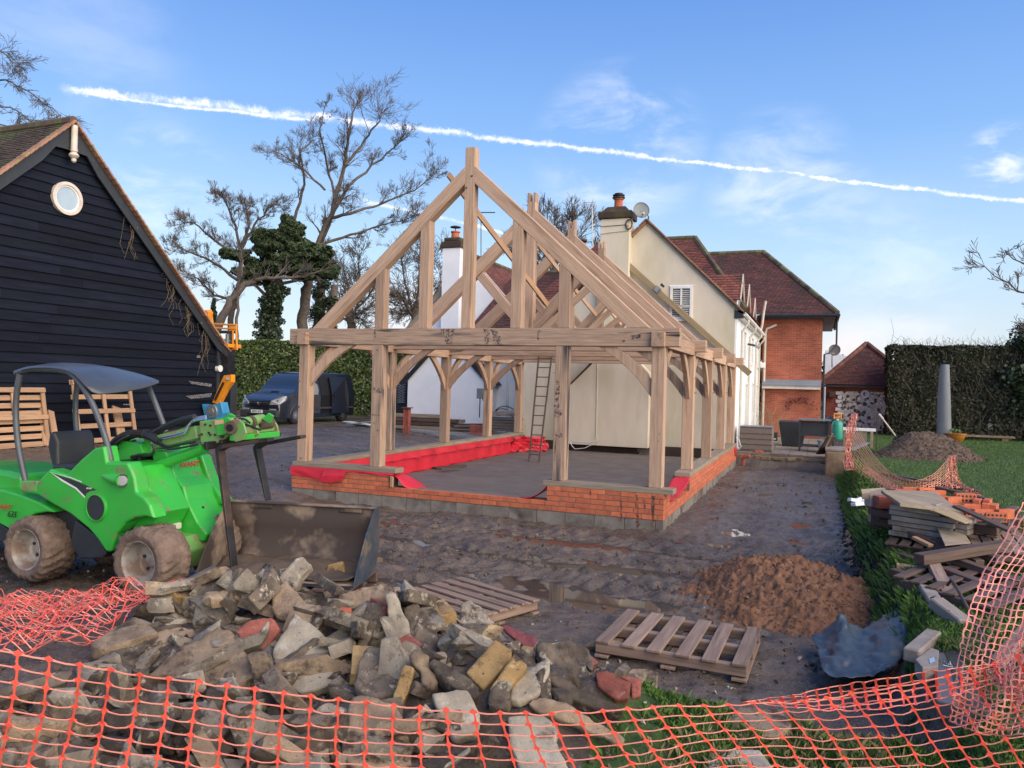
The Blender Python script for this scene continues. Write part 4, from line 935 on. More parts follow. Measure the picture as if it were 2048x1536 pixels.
wn = MB().bb((x0, WY - .04, z0 - .5), (x0 + .42, WY + .01, z0 + .42)).obj('window', 'white_paint', ww, bevel=.01); MB().bb((x0 + .06, WY - .045, z0 - .45), (x0 + .36, WY - .041, z0 + .2)).obj('pane', 'pale_glass', wn)
lg = thing('white_garden_room', 'low white gabled extension in front of the white wing', 'house', (-11.5, 16, .3))
MB().prism([(-13.2, 16.0, 0), (-9.75, 16.0, 0), (-9.75, 16.0, 2.12), (-11.5, 16.0, 3.86), (-13.2, 16.0, 2.12)], (0, .98, 0)).obj('wall', 'white_render', lg)
beam('barge_board', (-13.40, 15.93, 1.98), (-11.5, 15.93, 3.95), .05, .17, 'steel_dark', lg, bev=0); beam('barge_board', (-9.55, 15.93, 1.98), (-11.5, 15.93, 3.95), .05, .17, 'steel_dark', lg, bev=0)
tiles('roof_tiles', (-9.55, 15.9, 2.0), (-9.55, 16.98, 2.0), (-11.5, 16.98, 3.98), (-11.5, 15.9, 3.98), 'tiles_dark', lg)
MB().bb((-8.95, 16.2, 1.0), (-8.35, 16.95, 2.05)).obj('meter_cupboard', 'white_paint', lg)
MB().tube([(-8.02, 13.9, .3), (-8.02, 13.9, 3.1)], .05, 8).obj('downpipe', 'cream_plastic', house)
cn = thing('link_roof', 'dark tiled link roof between the white wing and the cream gable', 'house', (-7.8, 18, .3))
tiles('roof_tiles', (-10.4, 15.6, 4.1), (-5.6, 15.6, 4.1), (-5.6, 18.2, 6.55), (-9.6, 18.2, 6.55), 'tiles_dark', cn); ridge_tiles((-9.6, 18.2, 6.58), (-5.6, 18.2, 6.58), cn, 'tile_mossy', .09)
MB().bb((-8.59, 16.2, 0), (-6.66, 18.5, 4.1)).obj('wall', 'white_render', cn)
p_ = at(1162, 480, 'y', 18); rc = thing('rear_chimney_pot', 'red chimney pot with dark cowl peeping above the third rafter', 'chimney pot', (p_.x, 18.2, 6.4))
MB().lathe([(.20, 6.4), (.17, 7.55), (.2, 7.6), (.2, 7.66)], 14, (p_.x, 18, 0)).obj('pot', 'terracotta', rc); MB().lathe([(.16, 7.66), (.25, 7.74), (.25, 7.80), (.04, 7.86)], 14, (p_.x, 18, 0)).obj('cowl', 'steel_dark', rc)
# === FLINT OUTBUILDING
fb = thing('flint_outbuilding', 'small flint and brick outbuilding with hipped dark tiled roof beside the tall hedge', 'outbuilding', (3.8, 25, .35))
MB().bb((2.42, 24.3, 0), (5.6, 27.5, 2.42)).obj('wall', 'brickwork_dark', fb)
def flint_mat():
    m = bpy.data.materials.new('flint'); m.use_nodes = True; t = m.node_tree; n_ = t.nodes; l = t.links; b = n_['Principled BSDF']
    tcn = n_.new('ShaderNodeTexCoord'); vo = n_.new('ShaderNodeTexVoronoi'); vo.inputs['Scale'].default_value = 8; l.new(tcn.outputs['Object'], vo.inputs['Vector'])
    r_ = n_.new('ShaderNodeValToRGB'); l.new(vo.outputs['Color'], r_.inputs[0]); e = r_.color_ramp.elements
    e[0].position = .34; e[0].color = (.06, .06, .07, 1); e[1].position = .42; e[1].color = (.72, .72, .70, 1)
    x = n_.new('ShaderNodeTexVoronoi'); x.feature = 'DISTANCE_TO_EDGE'; x.inputs['Scale'].default_value = 8; l.new(tcn.outputs['Object'], x.inputs['Vector'])
    mr_ = n_.new('ShaderNodeMapRange'); mr_.inputs[1].default_value = .03; mr_.inputs[2].default_value = .10; l.new(x.outputs['Distance'], mr_.inputs[0])
    q = n_.new('ShaderNodeMix'); q.data_type = 'RGBA'; l.new(mr_.outputs[0], q.inputs[0]); q.inputs[6].default_value = (.55, .52, .46, 1); l.new(r_.outputs[0], q.inputs[7]); l.new(q.outputs[2], b.inputs['Base Color'])
    bp = n_.new('ShaderNodeBump'); bp.inputs['Distance'].default_value = .02; l.new(mr_.outputs[0], bp.inputs['Height']); l.new(bp.outputs[0], b.inputs['Normal']); b.inputs['Roughness'].default_value = .6; M['flint'] = m
flint_mat()
MB().bb((2.95, 24.24, 0.3), (5.6, 24.298, 2.12)).obj('flint_panel', 'flint', fb)
for i in range(9): MB().bb((2.86 if i % 2 else 2.78, 24.22, .6 + i * .17), (3.02 if i % 2 else 2.96, 24.2385, .74 + i * .17)).obj('quoin', 'white_render', fb)
MB().lathe([(.17, 24.20), (.17, 24.235), (.08, 24.235), (.08, 24.20)], 20, (3.9, 0, 2.02), 'y', cap=False).obj('round_plaque', 'white_render', fb)
tiles('roof_tiles', (2.1, 23.9, 2.40), (5.9, 23.9, 2.40), (4.02, 25.8, 4.20), (3.98, 25.8, 4.20), 'tiles_dark', fb, gauge=.10)
tiles('roof_tiles', (2.1, 27.8, 2.40), (2.1, 23.9, 2.40), (3.98, 25.8, 4.20), (3.98, 25.82, 4.20), 'tiles_dark', fb)
ridge_tiles((2.1, 23.9, 2.44), (4.0, 25.8, 4.24), fb, 'tile', .11); ridge_tiles((5.9, 23.9, 2.44), (4.0, 25.8, 4.24), fb, 'tile', .11)
MB().bb((2.15, 23.95, 2.28), (5.8, 24.2, 2.38)).obj('fascia', 'black_trim', fb)
MB().box((2.62, 24.12, 1.95), (.28, .2, .3)).obj('hanging_basket', 'dark_wood', fb, bevel=.08, seg=3)
gs = thing('white_far_building', 'pale grey building corner seen behind the small satellite dish', 'building', (2.9, 31, .3)); MB().prism([(2.4, 31, 0), (4.9, 31, 0), (4.9, 31, 3.4), (2.4, 31, 4.2)], (0, 3, 0)).obj('wall', 'white_render', gs); MB().bb((3.1, 30.95, 3.0), (3.7, 30.99, 3.5)).obj('window', 'glass', gs)
mat('worn', (.24, .23, .22), (.02, .022, .03), 30, .8, contrast=(.42, .56))
# === BLACK BARN
bx = -15.1
barn = thing('black_barn', 'black weatherboarded barn gable with round white window and mossy tiled roof', 'barn', (-15.3, 2.4, .35))
ay, az, ey, ezb = 2.38, 8.05, 7.52, 3.05
ey0 = 2 * ay - ey
bsl = (az - ezb) / (ey - ay)
bd = 0.238; nb = int((az - .1) / bd)
WC = (2.36, 6.28); WR = .37
MB().prism([(bx - .06, ey0, .1), (bx - .06, ey, .1), (bx - .06, ey, ezb), (bx - .06, ay, az), (bx - .06, ey0, ezb)], (-8, 0, 0)).obj('wall_core', 'black_trim', barn)
for i in range(nb):
    z0 = .12 + i * bd; z1 = z0 + bd + .03
    def half(z): return (ey - ay) if z < ezb else max(0, (az - z) / bsl)
    h0 = half(z0 + .02); h1 = half(min(z1, az))
    if h0 < .15: continue
    wig = random.uniform(-.006, .006)
    def board(y0, y1, y0t, y1t):
        n = 1
        MB().add([(bx + .016, y0, z0 + wig), (bx + .016, y1, z0 + wig), (bx - .03, y1t, z1), (bx - .03, y0t, z1), (bx - .058, y0, z0 + wig), (bx - .058, y1, z0 + wig), (bx - .058, y1t, z1), (bx - .058, y0t, z1)],
                 [(0, 1, 2, 3), (4, 5, 1, 0), (5, 6, 2, 1), (6, 7, 3, 2), (7, 4, 0, 3), (4, 7, 6, 5)]).obj('weatherboard', 'black_board', barn)
    cuts = [ay - h0] + ([ay - h0 + (2 * h0) * random.uniform(.3, .7)] if h0 > 1.6 else []) + [ay + h0]
    for a, b in zip(cuts[:-1], cuts[1:]):
        at_ = a if a != ay - h0 else ay - h1; bt_ = b if b != ay + h0 else ay + h1
        board(a + .002, b - .002, max(at_, ay - h1) + .002, min(bt_, ay + h1) - .002)
MB().bb((bx - .04, ey - .02, .1), (bx + .045, ey + .10, ezb + .05)).obj('corner_board', 'black_trim', barn)
def ring(name, r0, r1, x0, x1, c, m, par, n=40):
    return MB().lathe([(r0, x0), (r1, x0), (r1, x1), (r0, x1), (r0, x0)], n, (0, c[0], c[1]), 'x', cap=False).obj(name, m, par, smooth_=True)
wn = ring('round_window', WR - .045, WR + .03, bx - .03, bx + .075, WC, 'old_white', barn)
ring('window_frame', WR - .085, WR - .043, bx - .02, bx + .045, WC, 'white_paint', wn)
MB().lathe([(.001, bx + .028), (WR - .07, bx + .028)], 40, (0, WC[0], WC[1]), 'x', cap=False).obj('pane', 'pale_glass', wn)
OV = .17
def roofpt(s, d, x):   # d measured horizontally from ridge
    return (x, ay + s * d, az + .10 - bsl * d)
for s in (1, -1):
    D = (ey - ay) + .10
    tiles('roof_tiles', roofpt(s, D, bx + OV - .16), roofpt(s, D, bx - 9), (bx - 9, ay, az + .10), (bx + OV - .16, ay, az + .10), 'tiles_mossy', barn, gauge=.11, jitter=.02)
    a = Vector(roofpt(s, 0, bx + OV)); b = Vector(roofpt(s, D, bx + OV)); n = 46
    for i in range(n):
        p, q = a.lerp(b, i / n), a.lerp(b, (i + .95) / n); beam('verge_tile', (bx + OV - .02, p.y, p.z + .012 + random.uniform(0, .012)), (bx + OV - .02, q.y, q.z), .20, .05, 'tile_edge', barn, bev=.004)
    pts = [(bx + OV - .04, ay, az + .05), (bx + OV - .04, ay + s * D, az + .05 - bsl * D), (bx + OV - .04, ay + s * (D + .22), az - .12 - bsl * D - .0), (bx + OV - .04, ay + s * (D + .22), az - .30 - bsl * D), (bx + OV - .04, ay + s * (D - .18), az - .26 - bsl * (D - .18)), (bx + OV - .04, ay + s * .75, az - .32 - bsl * .75), (bx + OV - .04, ay + s * .42, az - .62), (bx + OV - .04, ay, az - .60)]
    MB().prism(pts, (-.05, 0, 0)).obj('barge_board', 'black_trim', barn)
    MB().prism([(bx + .02, ay, az - .02), (bx + .02, ay + s * D, az - .02 - bsl * D), (bx + .02, ay + s * D, az - .07 - bsl * D), (bx + .02, ay, az - .07)], (OV - .07, 0, 0)).obj('soffit', 'black_trim', barn)
    a = Vector(roofpt(s, D - .02, bx + OV)); MB().prism([(bx + OV, a.y, a.z + .02), (bx + OV, a.y + s * .36, a.z - .22), (bx + OV, a.y + s * .36, a.z - .26), (bx + OV, a.y, a.z - .03)], (-9, 0, 0)).obj('eaves_tiles', 'tile_edge', barn)
ridge_tiles((bx + OV, ay, az + .12), (bx - 9, ay, az + .12), barn, 'tile_mossy', .12)
MB().tube([(bx + OV + .03, ay, az + .00), (bx + OV + .03, ay, az - .62)], .075, 10).obj('finial', 'old_white', barn, smooth_=True)
MB().lathe([(.085, 0), (.085, -.03), (.06, -.05), (.10, -.09), (.12, -.13), (.09, -.18), (.05, -.20), (.06, -.23), (.055, -.27), (.02, -.30)], 14, (bx + OV + .03, ay, az - .60)).obj('finial_drop', 'old_white', barn, smooth_=True)
iv = MB()
for k in range(34):
    d = random.choice([3.0, 3.1, 3.2, 4.6, 1.9, 3.9]) + random.uniform(-.12, .12) if k > 8 else random.uniform(1.5, 4.6)
    y_ = ay + d; z_ = az - bsl * d - .12; Ln = random.uniform(.2, 1.1) if k % 3 else random.uniform(.8, 1.5)
    pts = [(bx + .04 + random.uniform(0, .05), y_ + random.uniform(-.04, .04) * j, z_ - Ln * j / 5) for j in range(6)]; iv.tube(pts, .0022, 3, cap=False)
tag(iv.obj('dead_ivy', 'straw'), 'dead ivy strings hanging under the barn verge', 'ivy')
for pix in ([(378, 762), (425, 768), (422, 774), (385, 768)], [(372, 792), (424, 786), (420, 794), (380, 798)], [(395, 710), (402, 711), (400, 716), (394, 715)], [(247, 808), (262, 808), (262, 811), (248, 810)]):
    MB().prism([at(a + random.uniform(-2, 2), b, 'x', bx + .019) for a, b in pix], (.002, 0, 0)).obj('bare_patch', 'worn', barn)
wl = thing('wall_light', 'small round white bulkhead light on the corner of the black barn', 'light', (bx + .03, 7.60, 2.2)); q_ = at(437, 737, 'x', bx + .05); MB().tube([q_ + Vector((-.06, 0, 0)), q_ + Vector((.08, 0, 0))], .10, 14).obj('lamp', 'white_paint', wl); MB().box(q_ + Vector((.0, -.02, .18)), (.1, .14, .2)).obj('bracket', 'black_trim', wl)
# === COMPACT LOADER
mat('canopy_grey', (.06, .072, .09), (.045, .055, .07), 3, .35)
mat('rops_grey', (.075, .09, .105), (.06, .07, .085), 5, .35, stain=(.16, .15, .14), stain_t=(.62, .75))
LY0, LY1 = -5.75, -4.72          # near and far side planes
ld = thing('compact_loader', 'bright green articulated compact loader with canopy and raised forks on muddy tyres', 'loader', (-4.2, -5.25, .1))
def pp(px, py, y): return at(px, py, 'y', y)
def panel(name, pix, y, th, m, par=ld, ref=None, bevel=.012, seg=2):
    """outline seen at plane y=ref built as a panel from y to y+th"""
    pts = [at(a, b, 'y', ref if ref is not None else y) for a, b in pix]
    pts = [Vector((p.x, y, p.z)) for p in pts]
    return MB().prism(pts, (0, th, 0)).obj(name, m, par, bevel=bevel, seg=seg)
body = [(42, 985), (42, 961), (75, 962), (98, 938), (132, 949), (160, 920), (187, 897), (207, 892), (213, 925), (254, 925), (262, 940), (268, 956), (272, 984), (289, 996), (299, 1010), (308, 1038), (290, 1033), (269, 1036), (250, 1046), (232, 1069), (225, 1090), (221, 1104), (211, 1104), (195, 1079), (176, 1057), (140, 1028), (109, 1011), (74, 990)]
bd_ = panel('body_panel', body, LY0, .16, 'green_paint', bevel=.022, seg=3)
panel('side_skirt', [(150, 1040), (196, 1076), (212, 1107), (205, 1116), (158, 1117), (140, 1085)], LY0 + .05, .12, 'dark_plastic')
pts = [(-5.0, .55), (-4.98, 1.0), (-4.6, 1.05), (-4.2, 1.22), (-3.95, 1.18), (-3.86, 1.08), (-3.80, .9), (-3.76, .75), (-3.76, .62), (-3.85, .45), (-4.3, .30), (-4.7, .45)]
MB().prism([(x, LY0 + .17, z) for x, z in pts], (0, .62, 0)).obj('chassis', 'dark_plastic', ld, bevel=.02)
MB().prism([(x, LY1 - .14, z) for x, z in [(-5.11, .88), (-5.11, .99), (-4.88, 1.0), (-4.73, 1.13), (-4.16, 1.36), (-4.03, 1.39), (-3.99, 1.24), (-3.74, 1.25), (-3.62, 1.0), (-3.40, .78), (-3.63, .76), (-3.85, .59), (-3.96, .42), (-4.2, .61), (-4.64, .79)]], (0, .14, 0)).obj('body_panel', 'green_paint', ld, bevel=.02)
cc = at(194, 1015, 'y', LY0); RR = .112
m_ = MB().lathe([(.001, LY0 - .012), (RR * 1.02, LY0 - .012), (RR * 1.02, LY0 + .01)], 32, (cc.x, 0, cc.z), 'y', cap=False).obj('round_cover', 'dark_plastic', ld, smooth_=True)
MB().lathe([(RR * 1.02, LY0 - .004), (RR * 1.04, LY0 - .022), (RR * 1.13, LY0 - .02), (RR * 1.18, LY0 + .006)], 32, (cc.x, 0, cc.z), 'y', cap=False).obj('cover_ring', 'green_paint', ld, smooth_=True)
def decal(name, pix, m, y=LY0 - .003, par=ld):
    pts = [at(a, b, 'y', y) for a, b in pix]; return MB().prism(pts, (0, .002, 0)).obj(name, m, par)
decal('stripe_decal', [(104, 947), (125, 962), (152, 976), (170, 994), (172, 987), (180, 982), (193, 980), (166, 968), (140, 958)], 'dark_plastic')
decal('stripe_edge', [(100, 944), (124, 963), (151, 978), (169, 996), (170, 993), (152, 975), (126, 960)], 'white_paint', LY0 - .005)
decal('stripe_edge', [(100, 944), (140, 956), (163, 965), (163, 963), (140, 954)], 'white_paint', LY0 - .005)
def text(name, s, p, size, m, par, right, up, shear=0.0, ext=.001, align='CENTER'):
    c_ = bpy.data.curves.new(name, 'FONT'); c_.body = s; c_.size = size; c_.extrude = ext; c_.align_x = align; c_.align_y = 'CENTER'; c_.shear = shear; c_.offset = size * .012
    o_ = bpy.data.objects.new(name, c_); COL.objects.link(o_)
    r_ = Vector(right).normalized(); u_ = Vector(up); u_ = (u_ - r_ * u_.dot(r_)).normalized(); n_ = r_.cross(u_)
    mw = Matrix(((r_.x, u_.x, n_.x, 0), (r_.y, u_.y, n_.y, 0), (r_.z, u_.z, n_.z, 0), (0, 0, 0, 1))); mw.translation = Vector(p)
    bpy.context.view_layer.update()
    dg = bpy.context.evaluated_depsgraph_get(); me = bpy.data.meshes.new_from_object(o_.evaluated_get(dg)); bpy.data.objects.remove(o_)
    me.materials.clear()
    return link(name, me, m, par, mw)
p = at(23, 1029, 'y', LY0 - .004); text('lettering', '635', p, .085, 'ink', ld, (1, 0, 0), (0, 0, 1), .35)
p = at(4, 1014, 'y', LY0 - .004); text('lettering', 'AVANT', p, .075, 'red_membrane', ld, (1, 0, 0), (0, 0, 1), .3)
p = at(178, 977, 'y', LY0 - .006); text('lettering', 'AVANT', p, .022, 'white_paint', ld, (1, 0, 0), (0, 0, 1), .3)
panel('rear_fender', [(-120, 975), (0, 979), (40, 990), (78, 1005), (101, 1018), (108, 1025), (90, 1024), (68, 1028), (50, 1040), (36, 1052), (23, 1061), (0, 1048), (-60, 1030), (-120, 1030)], LY0 + .03, .95, 'green_paint', bevel=.03, seg=3)
panel('engine_bonnet', [(-120, 930), (-40, 935), (10, 942), (42, 950), (42, 985), (-120, 985)], LY0 + .14, .75, 'green_paint', ref=LY0 + .14, bevel=.05, seg=3)
panel('rear_weight', [(-130, 1040), (0, 1047), (22, 1062), (8, 1085), (-130, 1090)], LY0 + .10, .80, 'dark_plastic', bevel=.02)
panel('bracket', [(42, 962), (73, 962), (73, 984), (42, 981)], LY0 - .002, .10, 'green_dirty', bevel=.008)
MB().box((-4.83, -5.25, 1.10), (.46, .46, .10), (0, R(-4), 0)).obj('seat', 'dark_plastic', ld, bevel=.035, seg=3)
MB().prism([(-5.05, -5.47, 1.05), (-4.98, -5.47, 1.05), (-5.00, -5.47, 1.36), (-5.06, -5.47, 1.46), (-5.12, -5.47, 1.44), (-5.14, -5.47, 1.30)], (0, .44, 0)).obj('backrest', 'dark_plastic', ld, bevel=.05, seg=4)
MB().prism([(-4.95, -5.02, 1.12), (-4.62, -5.02, 1.14), (-4.62, -5.02, 1.20), (-4.95, -5.02, 1.20)], (0, .06, 0)).obj('armrest', 'dark_plastic', ld, bevel=.02)
MB().box((-4.90, -5.25, .98), (.42, .40, .16)).obj('seat_base', 'black_rubber', ld)
sw = MB().tube([Vector((-4.22, -5.25, 1.40)) + Matrix.Rotation(R(-35), 3, 'Y') @ Vector((.17 * math.cos(a), .17 * math.sin(a), 0)) for a in np.linspace(0, 2 * math.pi, 25)], .013, 8).obj('steering_wheel', 'black_rubber', ld, smooth_=True)
MB().tube([(-4.22, -5.25, 1.40), (-4.12, -5.25, 1.15)], .022, 8).obj('steering_column', 'black_rubber', ld)
for k in range(3): MB().tube([(-4.42 + k * .05, -5.58, 1.12), (-4.43 + k * .05, -5.58, 1.26)], [.008, .013], 7).obj('lever', 'black_rubber', ld)
def smoothpath(pix, ys, n=4):
    pts = [at(a, b, 'y', y) for (a, b), y in zip(pix, ys)]
    out_ = []
    for i in range(len(pts) - 1):
        p0 = pts[max(i - 1, 0)]; p1 = pts[i]; p2 = pts[i + 1]; p3 = pts[min(i + 2, len(pts) - 1)]
        for j in range(n):
            t = j / n; out_.append(.5 * ((2 * p1) + (-p0 + p2) * t + (2 * p0 - 5 * p1 + 4 * p2 - p3) * t * t + (-p0 + 3 * p1 - 3 * p2 + p3) * t ** 3))
    return out_ + [pts[-1]]
NY, FY = LY0 + .06, LY1 - .06
MB().tube(smoothpath([(32, 746), (60, 738), (95, 738), (130, 742), (148, 752), (168, 778), (185, 808), (200, 845), (212, 880), (222, 922)], [NY] * 10), .028, 12).obj('canopy_post', 'rops_grey', ld, smooth_=True)
MB().tube(smoothpath([(40, 748), (33, 790), (32, 840), (38, 900), (51, 962)], [NY] * 5), .028, 12).obj('canopy_post', 'rops_grey', ld, smooth_=True)
MB().tube(smoothpath([(154, 765), (151, 810), (153, 860), (160, 905)], [FY] * 4), .028, 12).obj('canopy_post', 'rops_grey', ld, smooth_=True)
MB().tube(smoothpath([(292, 765), (304, 790), (318, 825), (330, 858), (334, 880)], [FY] * 5), .028, 12).obj('canopy_post', 'rops_grey', ld, smooth_=True)
MB().tube(smoothpath([(152, 764), (180, 742), (235, 742), (292, 765)], [FY] * 4), .028, 12).obj('canopy_post', 'rops_grey', ld, smooth_=True)
MB().box(at(213, 925, 'y', NY), (.10, .10, .02)).obj('post_foot', 'dark_plastic', ld)
near = [(31, 744), (60, 735), (100, 735), (140, 741), (158, 757), (184, 790)];
A_ = [at(a, b, 'y', NY - .04) for a, b in near]
mid = [at(a, b, 'y', -5.1) for a, b in [(60, 744), (90, 733), (130, 733), (175, 738), (219, 763), (235, 767)]]
B_ = [at(a, b, 'y', FY + .06) for a, b in [(118, 741), (140, 736), (190, 736), (255, 741), (290, 752), (324, 763)]]
cs_ = []
for t in np.linspace(0, 1, 9):
    row = []
    for i in range(6):
        a, b = A_[i], B_[i]; q = a.lerp(b, t); q.z += .05 * math.sin(math.pi * t) * (1 if i < 5 else -.3)
        if i == 5: q = q + Vector((.10 * math.sin(math.pi * t), 0, 0)) * 1.0
        row.append(q)
    cs_.append(row)
sheet('canopy', cs_, 'canopy_grey', ld, thick=.012, sub=1)
def hlamp(px, py, y, nose=True):
    c_ = at(px, py, 'y', y); t = MB()
    f = Vector((.72, -.62, -.05)).normalized();
    if nose: MB().tube([c_ - Vector((.24, 0, -.03)), c_ - Vector((.13, 0, -.012)), c_ - Vector((.0, .0, 0)) + f * .0], [.012, .045, .058], 14).obj('lamp_cowl', 'green_paint', ld, smooth_=True)
    h = MB().tube([c_, c_ + f * .02], [.058, .058], 18).obj('headlight', 'dark_plastic', ld); MB().tube([c_ + f * .02, c_ + f * .026], [.046, .040], 18).obj('lens', 'lamp_glass', h, smooth_=True)
hlamp(244, 961, LY0 - .02); hlamp(358, 940, LY1 + .02)
nose = [(-4.02, 1.30), (-3.84, 1.31), (-3.70, 1.06), (-3.60, .98), (-3.56, .86), (-3.42, .66), (-3.30, .56), (-3.34, .48), (-3.62, .50), (-3.75, .56), (-3.95, .95)]
MB().prism([(x + .0, -5.22, z) for x, z in nose], (0, .44, 0)).obj('nose_cowl', 'green_paint', ld, bevel=.02, seg=3)
MB().prism([(-4.02, LY0 + .161, 1.22), (-3.78, LY0 + .161, 1.20), (-3.64, LY0 + .161, 1.0), (-3.50, LY0 + .161, .80), (-3.60, LY0 + .161, .64), (-3.95, LY0 + .161, .62)], (0, .36, 0)).obj('inner_cowl', 'green_paint', ld, bevel=.012)
MB().prism([(x + .0, -5.46, z - .05) for x, z in [(-4.0, 1.2), (-3.86, 1.2), (-3.60, .62), (-3.45, .45), (-3.7, .45)]], (0, .238, 0)).obj('nose_side', 'green_paint', ld, bevel=.015)
hp = at(367, 1015, 'y', -5.2);
nrm = Vector((.82, 0, .57)).normalized()
def onnose(px, py, off=.003):
    P0 = Vector((-3.48, -5.0, .98 - .0)); r_ = ray(px, py); k = (P0 - CAM).dot(nrm) / r_.dot(nrm); return CAM + r_ * k + nrm * off
pt_ = Vector((-3.50, -5.0, .80)); MB().box((-3.508, -5.0, .775), (.012, .20, .16), (0, R(-35), 0)).obj('hatch', 'green_paint', ld, bevel=.02, seg=2)
MB().tube([(-3.512, -5.07, .77), (-3.492, -5.07, .775)], .012, 8).obj('hatch_lock', 'ink', ld)
text('lettering', 'AVANT', (-3.748, -5.0, 1.17), .078, 'red_membrane', ld, (0, 1, 0), (-.5, 0, 1), .3)
MB().box((-3.60, -5.3, .62), (.05, .10, .06)).obj('number_lamp', 'cream_plastic', ld, bevel=.01)
MB().prism([(-3.75, -5.45, .55), (-3.42, -5.45, .55), (-3.36, -5.45, .42), (-3.42, -5.45, .24), (-3.7, -5.45, .22)], (0, .62, 0)).obj('front_frame', 'green_dirty', ld, bevel=.015)
YB = -5.18
def bar(name, a, b, wd, ht, m, y0=YB, y1=None, par=ld, bev=.012):
    pa = at(*a, 'y', y0); pb = at(*b, 'y', y1 if y1 is not None else y0); return beam(name, pa, pb, wd, ht, m, par, bev=bev)
bar('lift_arm', (236, 905), (318, 893), .16, .13, 'green_paint'); bar('lift_arm', (300, 889), (404, 864), .15, .13, 'green_dirty', YB, YB)
bar('telescope_arm', (330, 877), (420, 858), .12, .09, 'green_dirty')
MB().tube([pp(300, 937, YB - .08), pp(410, 896, YB - .08)], .052, 16).obj('lift_cylinder', 'green_paint', ld, smooth_=True)
MB().tube([pp(272, 952, YB - .08), pp(302, 937, YB - .08)], .024, 12).obj('cylinder_rod', 'chrome', ld, smooth_=True)
panel('arm_pivot', [(228, 888), (258, 878), (300, 886), (306, 905), (262, 925), (236, 925)], -5.32, .28, 'green_paint', ref=-5.2)
panel('arm_head', [(398, 842), (437, 838), (462, 835), (470, 862), (440, 884), (412, 896), (400, 884)], YB - .14, .26, 'green_dirty', ref=YB - .14)
panel('arm_head_plate', [(430, 838), (455, 834), (468, 850), (462, 866), (434, 872)], YB - .17, .026, 'green_paint', ref=YB - .17, bevel=.004)
decal('warning_decal', [(429, 841), (446, 839), (447, 847), (430, 850)], 'net_yellow', YB - .172)
def hose(pix, y, r_, m='black_rubber', name='hose', par=ld):
    ys = y if isinstance(y, list) else [y] * len(pix)
    return MB().tube(smoothpath(pix, ys), r_, 8).obj(name, m, par, smooth_=True)
hose([(222, 905), (228, 886), (245, 872), (270, 866), (300, 874), (318, 884)], YB - .16, .034)
hose([(232, 900), (250, 880), (275, 870), (310, 872)], YB - .10, .028)
hose([(305, 868), (330, 854), (360, 842), (390, 835)], YB - .06, .034)
hose([(312, 880), (335, 893), (355, 890), (390, 884)], YB - .17, .012); hose([(312, 884), (335, 898), (365, 895), (395, 889)], YB - .17, .010)
hose([(262, 914), (280, 910), (300, 910), (308, 900), (305, 888)], YB - .20, .014)
cor = MB()
hp_ = smoothpath([(222, 908), (226, 890), (240, 876), (262, 868), (290, 869)], [YB - .17] * 5, 8)
for a in hp_: pass
for i in range(len(hp_) - 1):
    d_ = (hp_[i + 1] - hp_[i]); MB.tube(cor, [hp_[i], hp_[i] + d_ * .45], .040, 8)
cor.obj('hose_spiral_guard', 'black_rubber', ld)
for k in range(4):
    hose([(318 + 4 * k, 880 - 5 * k), (368, 868 - 4 * k), (378 + k * 2, 852 - 4 * k), (388, 842 - 2 * k), (412, 838 - 2 * k)], YB - .11 + k * .025, .009, 'chrome', 'hydraulic_pipe')
def cheek(y, pix): panel('hitch_cheek', pix, y, .022, 'green_dirty', ref=y, bevel=.004)
cheek(-5.38, [(464, 872), (462, 846), (472, 836), (486, 846), (492, 866), (486, 880), (470, 884)]); cheek(-5.10, [(490, 872), (492, 848), (500, 838), (512, 852), (516, 868), (506, 876)]); cheek(-4.74, [(540, 868), (536, 846), (545, 838), (553, 850), (557, 868), (550, 874)])
beam('hitch_bar', at(463, 876, 'y', -5.38), at(556, 868, 'y', -4.72), .05, .055, 'green_paint', ld); beam('hitch_bar', at(468, 862, 'y', -5.38), at(548, 855, 'y', -4.74), .02, .07, 'green_dirty', ld)
beam('hitch_bar', at(470, 842, 'y', -5.36), at(545, 840, 'y', -4.74), .035, .03, 'green_dirty', ld)
MB().tube([at(486, 846, 'y', -5.22), at(524, 838, 'y', -4.92)], .050, 16).obj('tilt_cylinder', 'green_dirty', ld, smooth_=True)
MB().tube([at(498, 845, 'y', -5.14), at(503, 844, 'y', -5.10)], .062, 16).obj('cylinder_gland', 'mud', ld, smooth_=True)
MB().tube([at(460, 855, 'y', -5.42), at(476, 851, 'y', -5.28)], .060, 16).obj('pivot_bush', 'mud', ld, smooth_=True); MB().tube([at(459, 856, 'y', -5.425), at(462, 855, 'y', -5.40)], .034, 12).obj('pivot_pin', 'steel_dark', ld)
MB().tube([at(516, 848, 'y', -5.0), at(540, 845, 'y', -4.80)], .060, 16).obj('pivot_bush', 'mud', ld, smooth_=True); MB().tube([at(515, 849, 'y', -5.01), at(518, 848, 'y', -4.99)], .034, 12).obj('pivot_pin', 'steel_dark', ld)
for pxs in ([(524, 838), (536, 826), (545, 832), (538, 846)], [(450, 834), (458, 826), (468, 832), (464, 846)]): MB().prism([at(a, b, 'y', -5.0) for a, b in pxs], (0, .03, 0)).obj('hitch_lug', 'green_paint', ld, bevel=.003)
hose([(452, 846), (470, 838), (488, 838), (500, 846)], YB - .10, .010); hose([(455, 850), (474, 844), (494, 850), (520, 860)], YB - .06, .010)
for k in range(14): q_ = at(random.uniform(404, 460), random.uniform(846, 882), 'y', -5.325); MB().tube([q_, q_ + Vector((0, -.012, 0))], .010, 6).obj('bolt', 'steel_dark', ld)
fk = thing('pallet_forks', 'pair of black steel fork tines hanging down from the loader hitch over the bucket', 'pallet forks', tuple(at(480, 885, 'y', -5.0)))
